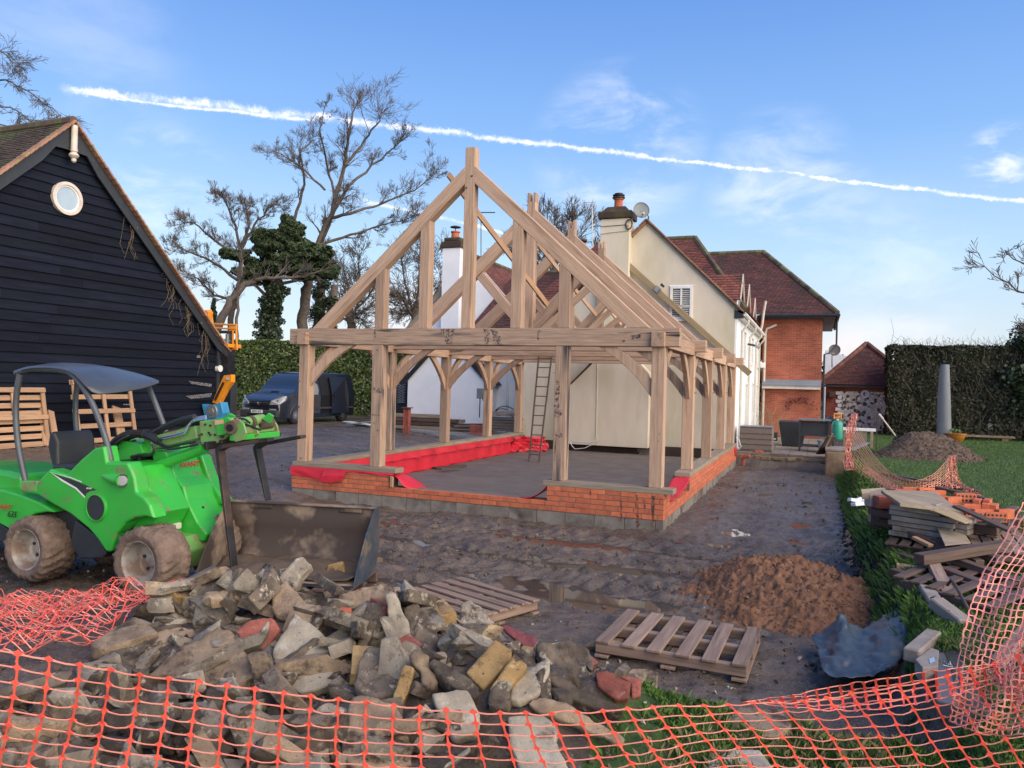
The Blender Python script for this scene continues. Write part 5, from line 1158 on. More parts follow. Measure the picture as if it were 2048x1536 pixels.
def tine(corner, tip, end, y, wd=.085):
    c_ = at(*corner, 'y', y); t_ = at(*tip, 'y', y); e_ = at(*end, 'y', y)
    x0 = c_.x; z0 = c_.z
    d = (t_ - c_).normalized(); u = (e_ - c_).normalized()
    th = .036
    pts = []
    inn = Vector((u + d)).normalized()
    arc = [c_ + u * .10, c_ + u * .035 + d * .008, c_ + d * .04, c_ + d * .12]
    outer = [e_] + arc + [t_]
    nrmo = lambda q, n: q + n
    pu = Vector((u.x * 0, 0, 0))
    inner = [t_ + u * .012, c_ + d * .12 + u * th * 1.15, c_ + d * .055 + u * th * 1.3, c_ + u * .11 + d * th, e_ + d * th * .9]
    MB().prism(outer + inner, (0, wd, 0)).obj('tine', 'steel_dark', fk, bevel=.004)
tine((428, 891), (462, 1144), (535, 876), -5.36); tine((503, 888), (530, 1002), (601, 870), -4.72)
beam('carriage_bar', at(410, 892, 'y', -5.42), at(545, 875, 'y', -4.62), .045, .07, 'steel_dark', fk)
beam('carriage_bar', at(440, 884, 'y', -5.40), at(560, 868, 'y', -4.62), .04, .03, 'steel_dark', fk)
def wheel(cx, cz, yface, R_=.305, wd=.30, steer=0.0, name='wheel'):
    ps = [(R_ * .60, 0), (R_ * .66, -.012), (R_ * .82, -.028), (R_ * .93, -.012), (R_, .03), (R_ * 1.01, wd * .5), (R_, wd - .03), (R_ * .93, wd + .012), (R_ * .82, wd + .02), (R_ * .6, wd)]
    fine = []
    for (r0, h0), (r1, h1) in zip(ps, ps[1:] + ps[:1]):
        for q in range(3): fine.append((r0 + (r1 - r0) * q / 3, h0 + (h1 - h0) * q / 3))
    t_ = MB().lathe(fine + [fine[0]], 120, (cx, yface, cz), 'y', cap=False)
    for i, v in enumerate(t_.v):   # mud clods
        dx, dz = v[0] - cx, v[2] - cz; rr = math.hypot(dx, dz); a = math.atan2(dz, dx)
        lug = max(0.0, math.sin(a * 22 + abs(v[1] - yface - wd / 2) * 30)) ** 2
        k = 1 + (.075 * (float(fbm(np.array([a * 7.0]), np.array([v[1] * 22]), 3, 4, .62)[0])) + .075 * lug * (.4 + .6 * (float(vnoise(np.array([a * 3.]), np.array([v[1] * 7]), 5)[0]) > .45))) * (1 if rr > R_ * .85 else .25)
        t_.v[i] = (cx + dx * k, v[1], cz + dz * k)
    tyre = t_.obj('tyre', 'tyre_mud', ld, smooth_='full')
    w_ = MB().lathe([(R_ * .66, -.004), (R_ * .64, -.014), (R_ * .60, -.006), (R_ * .57, .02), (R_ * .55, .05), (R_ * .50, .13), (R_ * .47, .15), (R_ * .42, .155), (R_ * .20, .155), (R_ * .18, .13), (.001, .125)], 40, (cx, yface, cz), 'y', cap=False)
    rm = w_.obj('rim', 'rim', ld, smooth_=True, angle=50)
    for k in range(5):
        g = 2 * math.pi * k / 5 + .4; MB().lathe([(.001, 0), (.016, 0), (.016, .012)], 10, (cx + R_ * .32 * math.cos(g), yface + .142, cz + R_ * .32 * math.sin(g)), 'y').obj('wheel_nut', 'dark_plastic', rm)
    for g in (2.2, ): MB().lathe([(.008, -.02), (.02, -.02), (.02, -.005), (.008, -.005), (.008, -.02)], 12, (cx + R_ * .62 * math.cos(g), yface, cz + R_ * .62 * math.sin(g)), 'y', cap=False).obj('clamp_lug', 'rim', rm)
wheel(-3.50, .385, LY0 - .06); wheel(-4.93, .355, LY0 - .06)
wheel(-3.50, .385, LY1 - .26); wheel(-4.93, .355, LY1 - .26)
MB().tube([(-3.5, LY0 + .1, .385), (-3.5, LY1 - .1, .385)], .05, 10).obj('axle', 'dark_plastic', ld); MB().tube([(-4.93, LY0 + .1, .355), (-4.93, LY1 - .1, .355)], .05, 10).obj('axle', 'dark_plastic', ld)
# === BUCKET ON A PALLET
bwv = Vector((.972, .235, 0)).normalized(); bn = Vector((.235, -.972, 0)).normalized()
BL = Vector((-3.14, -5.50, .245)); BWd = 1.47
bk = thing('loader_bucket', 'muddy steel loader bucket lying on a pallet with its mouth facing the rubble', 'bucket', tuple(BL + bwv * .7))
prof = [(0, 0), (-.42, -.01), (-.56, .05), (-.64, .18), (-.66, .36), (-.60, .58)]      # (along bn, z)
rows = [[BL + bwv * s + bn * a + Vector((0, 0, b)) for a, b in prof] for s in np.linspace(0, BWd, 6)]
sheet('bucket_shell', rows, 'bucket_mud' if 'bucket_mud' in M else 'mud', bk, thick=.012, sub=0)
mat('bucket_mud_steel', (.27, .205, .15), (.17, .13, .10), 4, .75, bump=.006, stain=(.055, .04, .034), stain_scale=1.8, stain_t=(.45, .55)); mat('bucket_side', (.05, .075, .105), (.11, .12, .13), 4, .35, .6, metallic=.5, stain=(.24, .19, .14), stain_scale=2.5, stain_t=(.5, .6))
bk.children[0].data.materials.clear(); bk.children[0].data.materials.append(M['bucket_mud_steel'])
def bside(s, m):
    pts = [BL + bwv * s + bn * a + Vector((0, 0, b)) for a, b in [(.02, -.005), (-.42, -.02), (-.57, .04), (-.655, .18), (-.675, .36), (-.62, .60), (-.54, .60), (-.30, .40), (-.10, .16)]]
    MB().prism(pts, bwv * .014).obj('side_plate', m, bk)
bside(-.014, 'bucket_mud_steel'); bside(BWd, 'bucket_side')
p0 = BL + bn * -.60 + Vector((0, 0, .59)); beam('top_edge', p0 - bwv * .01, p0 + bwv * (BWd + .01), .07, .02, 'bucket_mud_steel', bk)
beam('cutting_edge', BL + Vector((0, 0, -.008)), BL + bwv * BWd + Vector((0, 0, -.008)), .12, .016, 'steel_dark', bk)
for s in (.2, 1.1): beam('gusset', p0 + bwv * s + Vector((0, 0, -.03)), p0 + bwv * (s + .22) + Vector((0, 0, -.03)), .02, .05, 'bucket_mud_steel', bk)
bm_ = MB(); n = 14
for i in range(n):
    for j in range(5):
        pass
sp = [[BL + bwv * s + bn * a + Vector((0, 0, .02 + .10 * max(0, math.sin((a + .56) / .56 * 3.1 * .9)) * (.5 + .5 * math.sin(s * 5 + a * 7)) + .05 * (a < -.45))) for a in np.linspace(-.57, -.02, 7)] for s in np.linspace(.02, BWd - .02, 12)]
o = sheet('mud_load', sp, 'mud', bk, thick=.01, sub=2, wr=.05)
def pallet(name, label, loc, rotz, Lx=1.2, Ly=1.0, m='pallet_wood', nslat=6, slatw=.10, h=.14, group=None, tilt=(0, 0), drop=(), par=None, botm=True):
    t = thing(name, label, 'pallet', loc, group)
    rm = Matrix.Rotation(rotz, 3, 'Z') @ Matrix.Rotation(tilt[0], 3, 'X') @ Matrix.Rotation(tilt[1], 3, 'Y')
    def T(x, y, z): return Vector(loc) + rm @ Vector((x, y, z))
    up = rm @ Vector((0, 0, 1))
    for y in (-Ly / 2 + .05, 0, Ly / 2 - .05):     # bearers
        beam('bearer', T(-Lx / 2, y, h * .55), T(Lx / 2, y, h * .55), .06, h * .62, m, t, up=up)
    for i in range(nslat):
        if i in drop: continue
        x = -Lx / 2 + slatw / 2 + (Lx - slatw) * i / (nslat - 1) + random.uniform(-.008, .008)
        beam('slat', T(x, -Ly / 2 + random.uniform(-.01, .01), h - .01), T(x + random.uniform(-.01, .01), Ly / 2, h - .01), slatw, .02, m, t, up=up, bev=.003)
    if botm:
        for i in range(3):
            x = -Lx / 2 + slatw / 2 + (Lx - slatw) * i / 2
            beam('base_board', T(x, -Ly / 2, .01), T(x, Ly / 2, .01), slatw, .02, m, t, up=up, bev=.003)
    return t
bc = BL + bwv * .72 - bn * .30
pallet('pallet', 'pallet underneath the loader bucket with reddish bearer ends showing', (bc.x, bc.y, .08), math.atan2(bwv.y, bwv.x), 1.5, .85, 'dark_wood', 7, h=.15)
for s in (.02, .62, 1.18):
    q = BL + bwv * (s + .08) + Vector((0, 0, -.10));
pallet('pallet', 'weathered pallet lying flat on the mud right of the rubble with six grey slats', (1.07, -4.85, hgt(1.07, -4.85) - .0), R(-2), 1.10, .92, 'pallet_wood', 6, .105, .125)
q = at(905, 1190, 'z', .08); pallet('pallet', 'flat grey pallet half hidden behind the rubble heap with slats running sideways', (-.92, -4.62, hgt(-.92, -4.62) + .0), R(68), .95, 1.05, 'pallet_wood', 7, .085, .13)
def leanpallet(label, c, Lw, H, nsl, group=None):
    t = thing('pallet', label, 'pallet', c, group); c = Vector(c); lean = Vector((-.20, 0, .98)).normalized()
    for y in (-Lw / 2 + .05, 0, Lw / 2 - .05): beam('bearer', c + Vector((.09, y, 0)), c + Vector((.09, y, 0)) + lean * H, .09, .05, 'pallet_new', t, up=(1, 0, 0))
    for i in range(nsl):
        s = .06 + (H - .12) * i / (nsl - 1); a = c + lean * s; beam('slat', a + Vector((.03, -Lw / 2, 0)), a + Vector((.03, Lw / 2, 0)), .025, .115, 'pallet_new', t, up=lean, bev=.003)
    for i in range(3):
        s = .06 + (H - .12) * i / 2; a = c + lean * s; beam('slat', a + Vector((.13, -Lw / 2, 0)), a + Vector((.13, Lw / 2, 0)), .022, .10, 'pallet_new', t, up=lean, bev=.003)
def onx(px, py, x): return at(px, py, 'x', x)
a = onx(30, 960, -14.5); b = onx(30, 852, -14.5)
leanpallet('new pine pallet leaning on the barn wall at the far left behind the loader seat', (-14.35, a.y - .1, .35), 1.5, 1.36, 8)
a = onx(190, 870, -14.4); leanpallet('new pine pallet leaning on the barn wall behind the loader steering wheel', (-14.3, a.y + .25, .35), 1.7, 1.55, 5)
for (x0, y0), (x1, y1), lab in (((92, 945), (84, 818), 'upright pine plank leaning on the barn between the two pallets'), ((112, 930), (101, 822), 'second upright pine plank leaning on the barn, right of the first'), ((245, 880), (232, 814), 'short broad pine plank standing against the barn at the right end of the pallets')):
    a, b = onx(x0, y0, -14.2), onx(x1, y1, -14.75); t = thing('plank', lab, 'plank', (a.x, a.y, .35)); beam('plank', (a.x, a.y, .36), b, .16 if 'broad' not in lab else .26, .05, 'pallet_new', t, up=(1, 0, 0))
# === ORANGE MACHINES BEHIND THE BARN
ac = thing('access_platform', 'orange access platform basket rising behind the barn eaves', 'access platform', tuple(at(450, 850, 'y', 13.0)))
yy = 12.0
def obar(a, b, r_, m='orange_paint', par=ac, y=yy): MB().tube([at(*a, 'y', y), at(*b, 'y', y)], r_, 8).obj('rail', m, par)
for a, b in (((425, 648), (474, 650)), ((425, 656), (474, 658)), ((472, 648), (474, 700)), ((428, 700), (474, 698)), ((428, 648), (428, 698)), ((466, 660), (466, 698))): obar(a, b, .035)
MB().box(at(450, 692, 'y', yy), (.95, .7, .14)).obj('basket_floor', 'orange_paint', ac, bevel=.02); MB().box(at(466, 656, 'y', yy + .1), (.22, .22, .26)).obj('control_box', 'orange_paint', ac, bevel=.02)
MB().tube([at(455, 668, 'y', yy - .1), at(454, 700, 'y', yy - .1)], .07, 10).obj('pivot_post', 'steel_grey', ac); MB().box(at(447, 664, 'y', yy), (.8, .5, .08)).obj('tray', 'dark_plastic', ac); beam('boom', at(430, 720, 'y', 13), at(415, 620, 'y', 12.6), .2, .25, 'orange_paint', ac)
MB().box(at(416, 632, 'y', 12.6), (.25, .25, .4), (0, .2, 0)).obj('boom_head', 'orange_paint', ac, bevel=.03); MB().bb(tuple(at(448, 700, 'y', 13.2) + Vector((-.2, 0, -2.0))), tuple(at(448, 700, 'y', 13.2) + Vector((.2, .4, 0)))).obj('mast', 'steel_dark', ac)
ex = thing('digger_arm', 'bright orange digger arm with blue attachment head standing by the barn corner', 'digger', tuple(at(430, 860, 'y', 7.0)))
yy = 6.9
MB().prism([at(a, b, 'y', yy) for a, b in [(424, 805), (442, 762), (447, 751), (463, 749), (463, 764), (452, 779), (437, 809)]], (0, .16, 0)).obj('dipper_arm', 'orange_paint', ex, bevel=.015)
MB().tube([at(430, 800, 'y', yy - .03), at(447, 765, 'y', yy - .03)], .035, 8).obj('ram', 'steel_dark', ex); MB().tube([at(455, 757, 'y', yy - .05), at(455, 757, 'y', yy + .22)], .05, 10).obj('pin', 'steel_grey', ex)
hd = MB().prism([at(a, b, 'y', yy) for a, b in [(403, 808), (416, 812), (428, 808), (441, 804), (446, 826), (438, 846), (412, 848), (407, 826)]], (0, .30, 0)).obj('attachment_head', 'blue_paint', ex, bevel=.02)
c_ = at(424, 823, 'y', yy - .02); MB().lathe([(.001, -.06), (.09, -.06), (.10, -.03), (.19, -.03), (.21, 0), (.21, .06)], 28, (c_.x, c_.y, c_.z), 'y', cap=False).obj('rotor_disc', 'steel_grey', hd, smooth_=True)
c_ = at(440, 818, 'y', yy + .3); MB().lathe([(.001, -.06), (.16, -.05), (.17, 0), (.17, .10)], 24, (c_.x, c_.y, c_.z), 'y', cap=False).obj('rotor_disc', 'steel_grey', hd, smooth_=True)
MB().bb(tuple(at(455, 780, 'y', 8.2) + Vector((-.12, 0, -1.6))), tuple(at(455, 780, 'y', 8.2) + Vector((.12, .3, .2)))).obj('mast', 'dark_plastic', ex)
# === VAN
vn = thing('van', 'dark navy panel van with its side door slid open parked before the laurel hedge', 'van', (-16.5, 13.5, .33))
fwd = None
VL = Vector((-15.85, 12.55, .35))    # near front wheel contact
rearp = at(735, 838, 'z', .36); hv_ = (VL - rearp); hv_.z = 0; hv_.normalize()
sidev = Vector((hv_.y, -hv_.x, 0))   # from the far side to the visible near side
if sidev.dot(CAM - VL) < 0: sidev = -sidev
vx, vy, vz = -15.92, 11.62, .34
def V3(f, l, z):     # f metres back from the nose, l metres in from the visible (left) side
    return Vector((vx - l, vy + f, vz + z))
BWD = 1.90
def vsec(f, zlo, zmid, ztop, inlo, inmid, intop):
    return [V3(f, inlo, zlo), V3(f, 0 + inmid, zmid), V3(f, intop, ztop), V3(f, BWD - intop, ztop), V3(f, BWD - inmid, zmid), V3(f, BWD - inlo, zlo)]
secs = [vsec(.00, .28, .50, .62, .30, .22, .30), vsec(.06, .24, .62, .88, .12, .10, .20), vsec(.28, .22, .80, 1.02, .02, .03, .12), vsec(.75, .22, .95, 1.16, .0, .0, .10), vsec(1.0, .22, 1.0, 1.22, .0, .0, .12),
        vsec(1.28, .22, 1.04, 1.50, .0, .0, .15), vsec(1.62, .22, 1.06, 1.80, .0, .0, .20), vsec(1.95, .22, 1.08, 1.92, .0, .0, .22), vsec(2.4, .22, 1.08, 1.96, .0, .0, .21), vsec(4.6, .24, 1.08, 1.95, .0, .0, .20), vsec(4.78, .30, 1.08, 1.88, .05, .03, .24)]
m_ = MB();
for s_ in secs: m_.v += [tuple(p) for p in s_]
for i in range(len(secs) - 1):
    for j in range(6):
        if j == 0 and False: continue
        m_.f.append((i * 6 + j, i * 6 + (j + 1) % 6, (i + 1) * 6 + (j + 1) % 6, (i + 1) * 6 + j))
m_.f += [tuple(range(6))[::-1], tuple(range(60, 66))]
m_.obj('body', 'van_paint', vn, smooth_=True, bevel=.03, seg=3)
def vpanel(name, pts, m, th=.006, par=vn):
    P_ = [V3(*p) for p in pts]; n_ = (P_[1] - P_[0]).cross(P_[2] - P_[1]).normalized()
    if n_.dot(CAM - P_[0]) < 0: n_ = -n_
    return MB().prism([p + n_ * .010 for p in P_], n_ * th).obj(name, m, par)
vpanel('windscreen', [(1.04, .24, 1.24), (1.04, BWD - .24, 1.24), (1.84, BWD - .34, 1.86), (1.84, .34, 1.86)], 'screen_blue' if 'screen_blue' in M else 'pale_glass')
mat('screen', (.13, .21, .34), (.10, .17, .28), 2, .08, spec=.8); mat('side_glass', (.24, .25, .24), (.20, .21, .2), 2, .1, spec=.8)
vn.children[-1].data.materials.clear(); vn.children[-1].data.materials.append(M['screen'])
vpanel('side_window', [(1.35, -.0, 1.10), (2.20, -.0, 1.10), (2.30, .05, 1.25), (2.28, .18, 1.72), (2.15, .19, 1.78), (1.82, .19, 1.76)], 'side_glass')
vpanel('quarter_window', [(1.14, .02, 1.13), (1.30, .0, 1.12), (1.66, .14, 1.64)], 'glass')
vpanel('door_panel', [(1.15, -.004, .38), (2.34, -.004, .38), (2.36, -.004, 1.06), (1.20, -.004, 1.05)], 'van_grey')
vpanel('window_line', [(1.14, .0, 1.085), (2.24, .0, 1.075), (2.30, .0, 1.10), (1.14, .0, 1.105)], 'chrome', .003)
vpanel('door_opening', [(2.42, -.0, .38), (3.02, -.0, .38), (3.02, .0, 1.08), (3.02, .17, 1.80), (2.42, .17, 1.80), (2.42, .0, 1.08)], 'ink', .003)
o = vpanel('sliding_door', [(3.0, -.07, .36), (4.15, -.07, .36), (4.15, -.07, 1.08), (4.12, .10, 1.80), (3.0, .10, 1.80), (3.0, -.07, 1.08)], 'van_paint', .03)
vpanel('door_handle', [(3.12, -.11, 1.0), (3.17, -.11, 1.0), (3.17, -.11, 1.15), (3.12, -.11, 1.15)], 'steel_dark', .02)
vpanel('side_strip', [(1.1, -.01, .55), (4.5, -.08, .55), (4.5, -.08, .62), (1.1, -.01, .62)], 'van_grey', .01)
vpanel('bonnet_scoop', [(.78, BWD / 2 - .20, 1.175), (.78, BWD / 2 + .20, 1.175), (.90, BWD / 2 + .16, 1.20), (.90, BWD / 2 - .16, 1.20)], 'ink', .004)
for s in (0, 1):
    f_ = lambda l: l if s == 0 else BWD - l
    h = MB().prism([V3(*p) for p in [(.06, f_(.52), .70), (.02, f_(.40), .86), (.16, f_(.12), 1.02), (.40, f_(.02), 1.04), (.30, f_(.01), .86), (.10, f_(.12), .72)]], (0, -.07, .012)).obj('headlight', 'lamp_glass', vn, bevel=.02, seg=3)
    MB().box(V3(-.012, f_(.34), .55), (.30, .03, .05)).obj('daytime_lamp', 'lamp_glass', vn, bevel=.01)
MB().box(V3(-.005, BWD / 2, .73), (.92, .03, .12)).obj('grille', 'ink', vn, bevel=.02); MB().box(V3(-.024, BWD / 2, .79), (.86, .012, .022)).obj('grille_bar', 'chrome', vn)
c = V3(-.045, BWD / 2, .74)
for s in (-1, 1): beam('chevron_badge', c + Vector((s * .07, 0, .06)), c + Vector((0, 0, -.05)), .02, .03, 'chrome', vn, bev=0)
MB().bb(tuple(V3(.02, .10, .26)), tuple(V3(-.06, BWD - .10, .52))).obj('bumper', 'van_grey', vn, bevel=.04, seg=3); MB().box(V3(-.065, BWD / 2, .34), (.95, .01, .09)).obj('lower_grille', 'ink', vn)
np_ = MB().box(V3(-.075, BWD / 2 + .05, .47), (.52, .012, .115)).obj('number_plate', 'plate', vn, bevel=.004)
text('lettering', 'BD54 ACJ', V3(-.083, BWD / 2 + .05, .47), .10, 'ink', np_, (1, 0, 0), (0, 0, 1))
def vwheel(f):
    c = V3(f, .02, .31)
    t = MB().lathe([(.20, 0), (.24, -.01), (.30, -.005), (.32, .03), (.32, .17), (.30, .20), (.20, .2), (.20, 0)], 30, (0, 0, 0), 'x', cap=False); t.v = [(c.x + .01 - v[0], c.y + v[1], c.z + v[2]) for v in t.v]; t.obj('tyre', 'black_rubber', vn, smooth_=True)
    for k in range(13):
        g = 2 * math.pi * k / 13; d = Vector((0, math.cos(g), math.sin(g))); beam('spoke', c + Vector((.02, 0, 0)) + d * .03, c + Vector((.012, 0, 0)) + d * .20, .03, .016, 'chrome', vn, bev=0, up=(1, 0, 0))
    MB().tube([c + Vector((-.04, 0, 0)), c + Vector((-.01, 0, 0))], .2, 24).obj('hub_backing', 'ink', vn); MB().tube([c, c + Vector((.03, 0, 0))], .05, 12).obj('hub', 'chrome', vn)
    MB().tube([c + Vector((.0, 0, 0)), c + Vector((.012, 0, 0))], .215, 24, cap=False).obj('rim', 'chrome', vn)
vwheel(.90); vwheel(3.95)
MB().tube([V3(.55, -.01, .42)] + [V3(.90 - .40 * math.cos(a), -.012, .31 + .40 * math.sin(a)) for a in np.linspace(.2, 2.94, 12)], .02, 6).obj('wheel_arch', 'van_grey', vn)
MB().box(V3(1.25, -.14, 1.14), (.16, .12, .24)).obj('wing_mirror', 'van_paint', vn, bevel=.03)
for k, (f, z, sx_, sz_, m) in enumerate(((2.62, 1.15, .20, .34, 'pallet_new'), (2.60, .86, .26, .22, 'grey_board'), (2.72, .62, .22, .16, 'red_brick_old'))):
    tag(MB().box(V3(f, .25, z), (.2, sx_, sz_)).obj('box_of_tools' if k else 'cardboard_box', m, None, bevel=.01), ('tan cardboard box upright inside the open side door of the dark van', 'grey crate of tools under the cardboard box in the open van', 'small red case at the bottom of the open van doorway')[k], 'box')
tag(MB().tube([V3(2.80, .02, .45), V3(2.78, .02, .78)], .02, 8).obj('pipe', 'white_paint'), 'short white pipe standing in the open doorway of the van', 'pipe')
# === FOLIAGE HELPERS
def leaves(name, C_, size, m, par=None, flat=None, aspect=1.8, shade=None, curl=True):
    """C_ (n,3) centres -> one small quad each, random orientation (or biased to normals flat)"""
    n = len(C_); a = RNG.normal(size=(n, 3)); a /= np.linalg.norm(a, axis=1)[:, None]
    if flat is not None:
        a = a * .9 + flat; a /= np.linalg.norm(a, axis=1)[:, None]
    b = np.cross(a, RNG.normal(size=(n, 3))); b /= np.linalg.norm(b, axis=1)[:, None]; c = np.cross(a, b)
    s = size * (.6 + .8 * RNG.random((n, 1)))
    V_ = np.stack([C_ - b * s * .5 * 1, C_ + c * s * .5 * aspect * .6 + b * 0, C_ + b * s * .5 * 1, C_ - c * s * .5 * aspect * .6], 1).reshape(-1, 3)
    F_ = np.arange(n * 4).reshape(n, 4)
    sh = RNG.random(n) if shade is None else shade
    return fastmesh(name, V_, F_, m, np.repeat(sh, 4), par)
def hedge(name, label, x0, x1, y0, y1, z0, z1, m, size, dens, wob=.12, top_twigs=0, gaps=0.0, leafpar=None):
    t = thing(name, label, 'hedge', ((x0 + x1) / 2, (y0 + y1) / 2, z0))
    MB().bb((x0 + .35, y0 + .35, z0), (x1 - .35, y1 - .35, z1 - .13)).obj('dense_core', 'bark', t)['kind'] = 'stuff'
    Ps = []; Ns = []
    def face(area, f, nrm):
        n = int(area * dens); u = RNG.random(n); v = RNG.random(n); p = f(u, v); Ps.append(p); Ns.append(np.tile(nrm, (n, 1)))
    face((x1 - x0) * (z1 - z0), lambda u, v: np.stack([x0 + (x1 - x0) * u, y0 + 0 * u, z0 + (z1 - z0) * v], 1), (0, -1, .3))
    face((x1 - x0) * (y1 - y0), lambda u, v: np.stack([x0 + (x1 - x0) * u, y0 + (y1 - y0) * v, z1 + 0 * u], 1), (0, 0, 1))
    face((y1 - y0) * (z1 - z0), lambda u, v: np.stack([x1 + 0 * u, y0 + (y1 - y0) * u, z0 + (z1 - z0) * v], 1), (1, 0, .3))
    face((y1 - y0) * (z1 - z0), lambda u, v: np.stack([x0 + 0 * u, y0 + (y1 - y0) * u, z0 + (z1 - z0) * v], 1), (-1, 0, .3))
    Pn = np.concatenate(Ps); Nn = np.concatenate(Ns).astype(float); Nn /= np.linalg.norm(Nn, axis=1)[:, None]
    w_ = fbm(Pn[:, 0] * 1.3 + Pn[:, 1] * .7, Pn[:, 2] * 1.6 + Pn[:, 1], 4, 4)
    dpt = np.abs(RNG.normal(size=len(Pn))) * .10
    Pn = Pn + Nn * (w_ * wob - dpt)[:, None]
    if gaps:
        keep = fbm(Pn[:, 0] * 2.2, Pn[:, 2] * 2.2 + Pn[:, 1], 19, 3) > -gaps; Pn, Nn, w_ = Pn[keep], Nn[keep], w_[keep]
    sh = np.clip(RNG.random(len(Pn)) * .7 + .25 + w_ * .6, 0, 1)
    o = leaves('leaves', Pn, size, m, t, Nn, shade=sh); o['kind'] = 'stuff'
    return t
# === TREES
def grow(segs, p, d, ln, r_, lvl, maxl, spread=.6, up=.12, kink=.26, minr=.006, kids=(3, 6), shr=.62):
    n = max(3, int(ln / .35)); pts = [p]; rr = [r_]; q = p.copy(); dd = d.copy()
    for i in range(n):
        dd = (dd + Vector((random.gauss(0, kink), random.gauss(0, kink), random.gauss(0, kink) + up * (.5 if lvl < 2 else 1)))).normalized()
        q = q + dd * (ln / n); pts.append(q.copy()); rr.append(max(minr, r_ * (1 - .75 * (i + 1) / n)))
    segs.append((pts, rr, lvl))
    if lvl >= maxl: return
    for k in range(random.randint(*kids)):
        t = random.uniform(.25, 1.0); i = min(int(t * n), n - 1); b = pts[i]; dirb = (pts[i + 1] - pts[i]).normalized()
        ax = dirb.orthogonal().normalized(); ax = Matrix.Rotation(random.uniform(0, 6.283), 3, dirb) @ ax
        nd_ = (dirb + ax * random.uniform(.5, 1.0) * spread * 1.4).normalized()
        grow(segs, b, nd_, ln * shr * random.uniform(.7, 1.15), rr[i] * .52, lvl + 1, maxl, spread, up, kink, minr, kids, shr)
def build_tree(name, label, base, limbs, maxl, cat='tree', minr=.010, kids=(3, 6), group=None, twiglen=1.0, m='bark', up=.10, spread=.6, kink=.15, extra=None, m2='twig'):
    """limbs: list of (polyline, r0, r1) ; each gets recursive branches; trunk/limbs as one part, twigs as another"""
    t = thing(name, label, cat, tuple(base), group); tr = MB(); seg = []
    for pts, r0, r1, nb, bl in limbs:
        n = len(pts); rad = [r0 + (r1 - r0) * i / (n - 1) for i in range(n)]
        P_, R_ = [], []
        for i in range(n - 1):
            for j in range(4):
                u = j / 4; q = pts[i].lerp(pts[i + 1], u);
                if i or j: q = q + Vector((random.gauss(0, .04), random.gauss(0, .04), random.gauss(0, .03)))
                P_.append(q); R_.append(rad[i] + (rad[i + 1] - rad[i]) * u)
        P_.append(pts[-1]); R_.append(rad[-1]); tr.tube(P_, R_, 7, cap=False)
        for k in range(nb):
            u = random.uniform(.22, 1.0) if k > 1 else 1.0; i = min(int(u * (len(P_) - 1)), len(P_) - 2); d = (P_[i + 1] - P_[i]).normalized()
            ax = Matrix.Rotation(random.uniform(0, 6.283), 3, d) @ d.orthogonal().normalized(); nd_ = (d + ax * random.uniform(.35, 1.0)).normalized()
            grow(seg, P_[i], nd_, bl * random.uniform(.6, 1.2), R_[i] * .42, 1, maxl, spread, up, kink, minr, kids)
    tr.obj('trunk', m, t, smooth_='full')
    tw = MB()
    for pts, rr, lvl in seg: tw.tube(pts, rr, 3 if lvl > 1 else 5, cap=False)
    k = len(tw.v);
    me = bpy.data.meshes.new('branches'); me.from_pydata([tuple(v) for v in tw.v], [], tw.f); me.update(); o = link('branches', me, m2, t); o['kind'] = 'stuff'
    return t, seg
def pl3(pix, d, jd=0.0):
    return [dep(a, b, d + (random.uniform(-jd, jd) if i else 0)) for i, (a, b) in enumerate(pix)]
D1 = 44
limbs = [(pl3([(600, 700), (604, 660), (608, 600), (615, 560)], D1), .34, .27, 0, 0),
         (pl3([(612, 600), (625, 520), (650, 465), (668, 410), (690, 320), (700, 250), (715, 200)], D1, .8), .24, .03, 22, 1.25),
         (pl3([(625, 520), (650, 450), (700, 370), (760, 320), (820, 270)], D1, 1.2), .15, .02, 20, 1.3),
         (pl3([(648, 440), (700, 425), (760, 410), (830, 380), (875, 345)], D1, 1.2), .11, .015, 18, 1.25),
         (pl3([(640, 490), (700, 470), (760, 450), (840, 430)], D1, 1.4), .10, .015, 18, 1.25),
         (pl3([(668, 400), (655, 330), (640, 260), (650, 210)], D1, 1.2), .08, .015, 14, .9),
         (pl3([(590, 520), (588, 440), (610, 370), (600, 300), (630, 280)], D1, 1.0), .12, .02, 14, 1.2),
         (pl3([(650, 380), (610, 340), (580, 320), (548, 300)], D1, 1.0), .07, .012, 12, 1.1),
         (pl3([(690, 330), (730, 280), (760, 240), (755, 205)], D1, 1.0), .09, .015, 8, 2.4)]
build_tree('bare_tree', 'tallest bare tree leaning right with wide crown behind the left slope of the frame', dep(600, 700, D1), limbs, 4, minr=.007, kids=(3, 5))
D2 = 46
limbs = [(pl3([(455, 700), (465, 620), (480, 560), (482, 500)], D2), .20, .12, 4, 1.3)] + [(pl3(p, D2, 1.2), .10, .012, 20, 1.0) for p in (
    [(482, 510), (470, 450), (450, 400), (440, 390)], [(482, 500), (510, 450), (540, 410), (560, 410)], [(480, 520), (430, 480), (385, 445), (350, 450)], [(475, 560), (420, 520), (370, 500), (340, 490)], [(482, 500), (500, 440), (490, 400)], [(470, 600), (430, 590), (400, 560), (360, 540)])]
build_tree('bare_tree', 'lower bare tree with fine twiggy crown between the barn roof and the dark pine', dep(455, 700, D2), limbs, 4, minr=.007, kids=(3, 5))
D3 = 40
limbs = [(pl3([(425, 680), (445, 630), (462, 600), (485, 572), (510, 560)], D3), .24, .16, 4, 1.0), (pl3([(505, 560), (560, 556), (610, 552), (650, 540)], D3, .4), .11, .04, 8, 1.2), (pl3([(472, 690), (474, 620), (478, 570), (486, 520)], D3), .09, .05, 6, 1.1)]
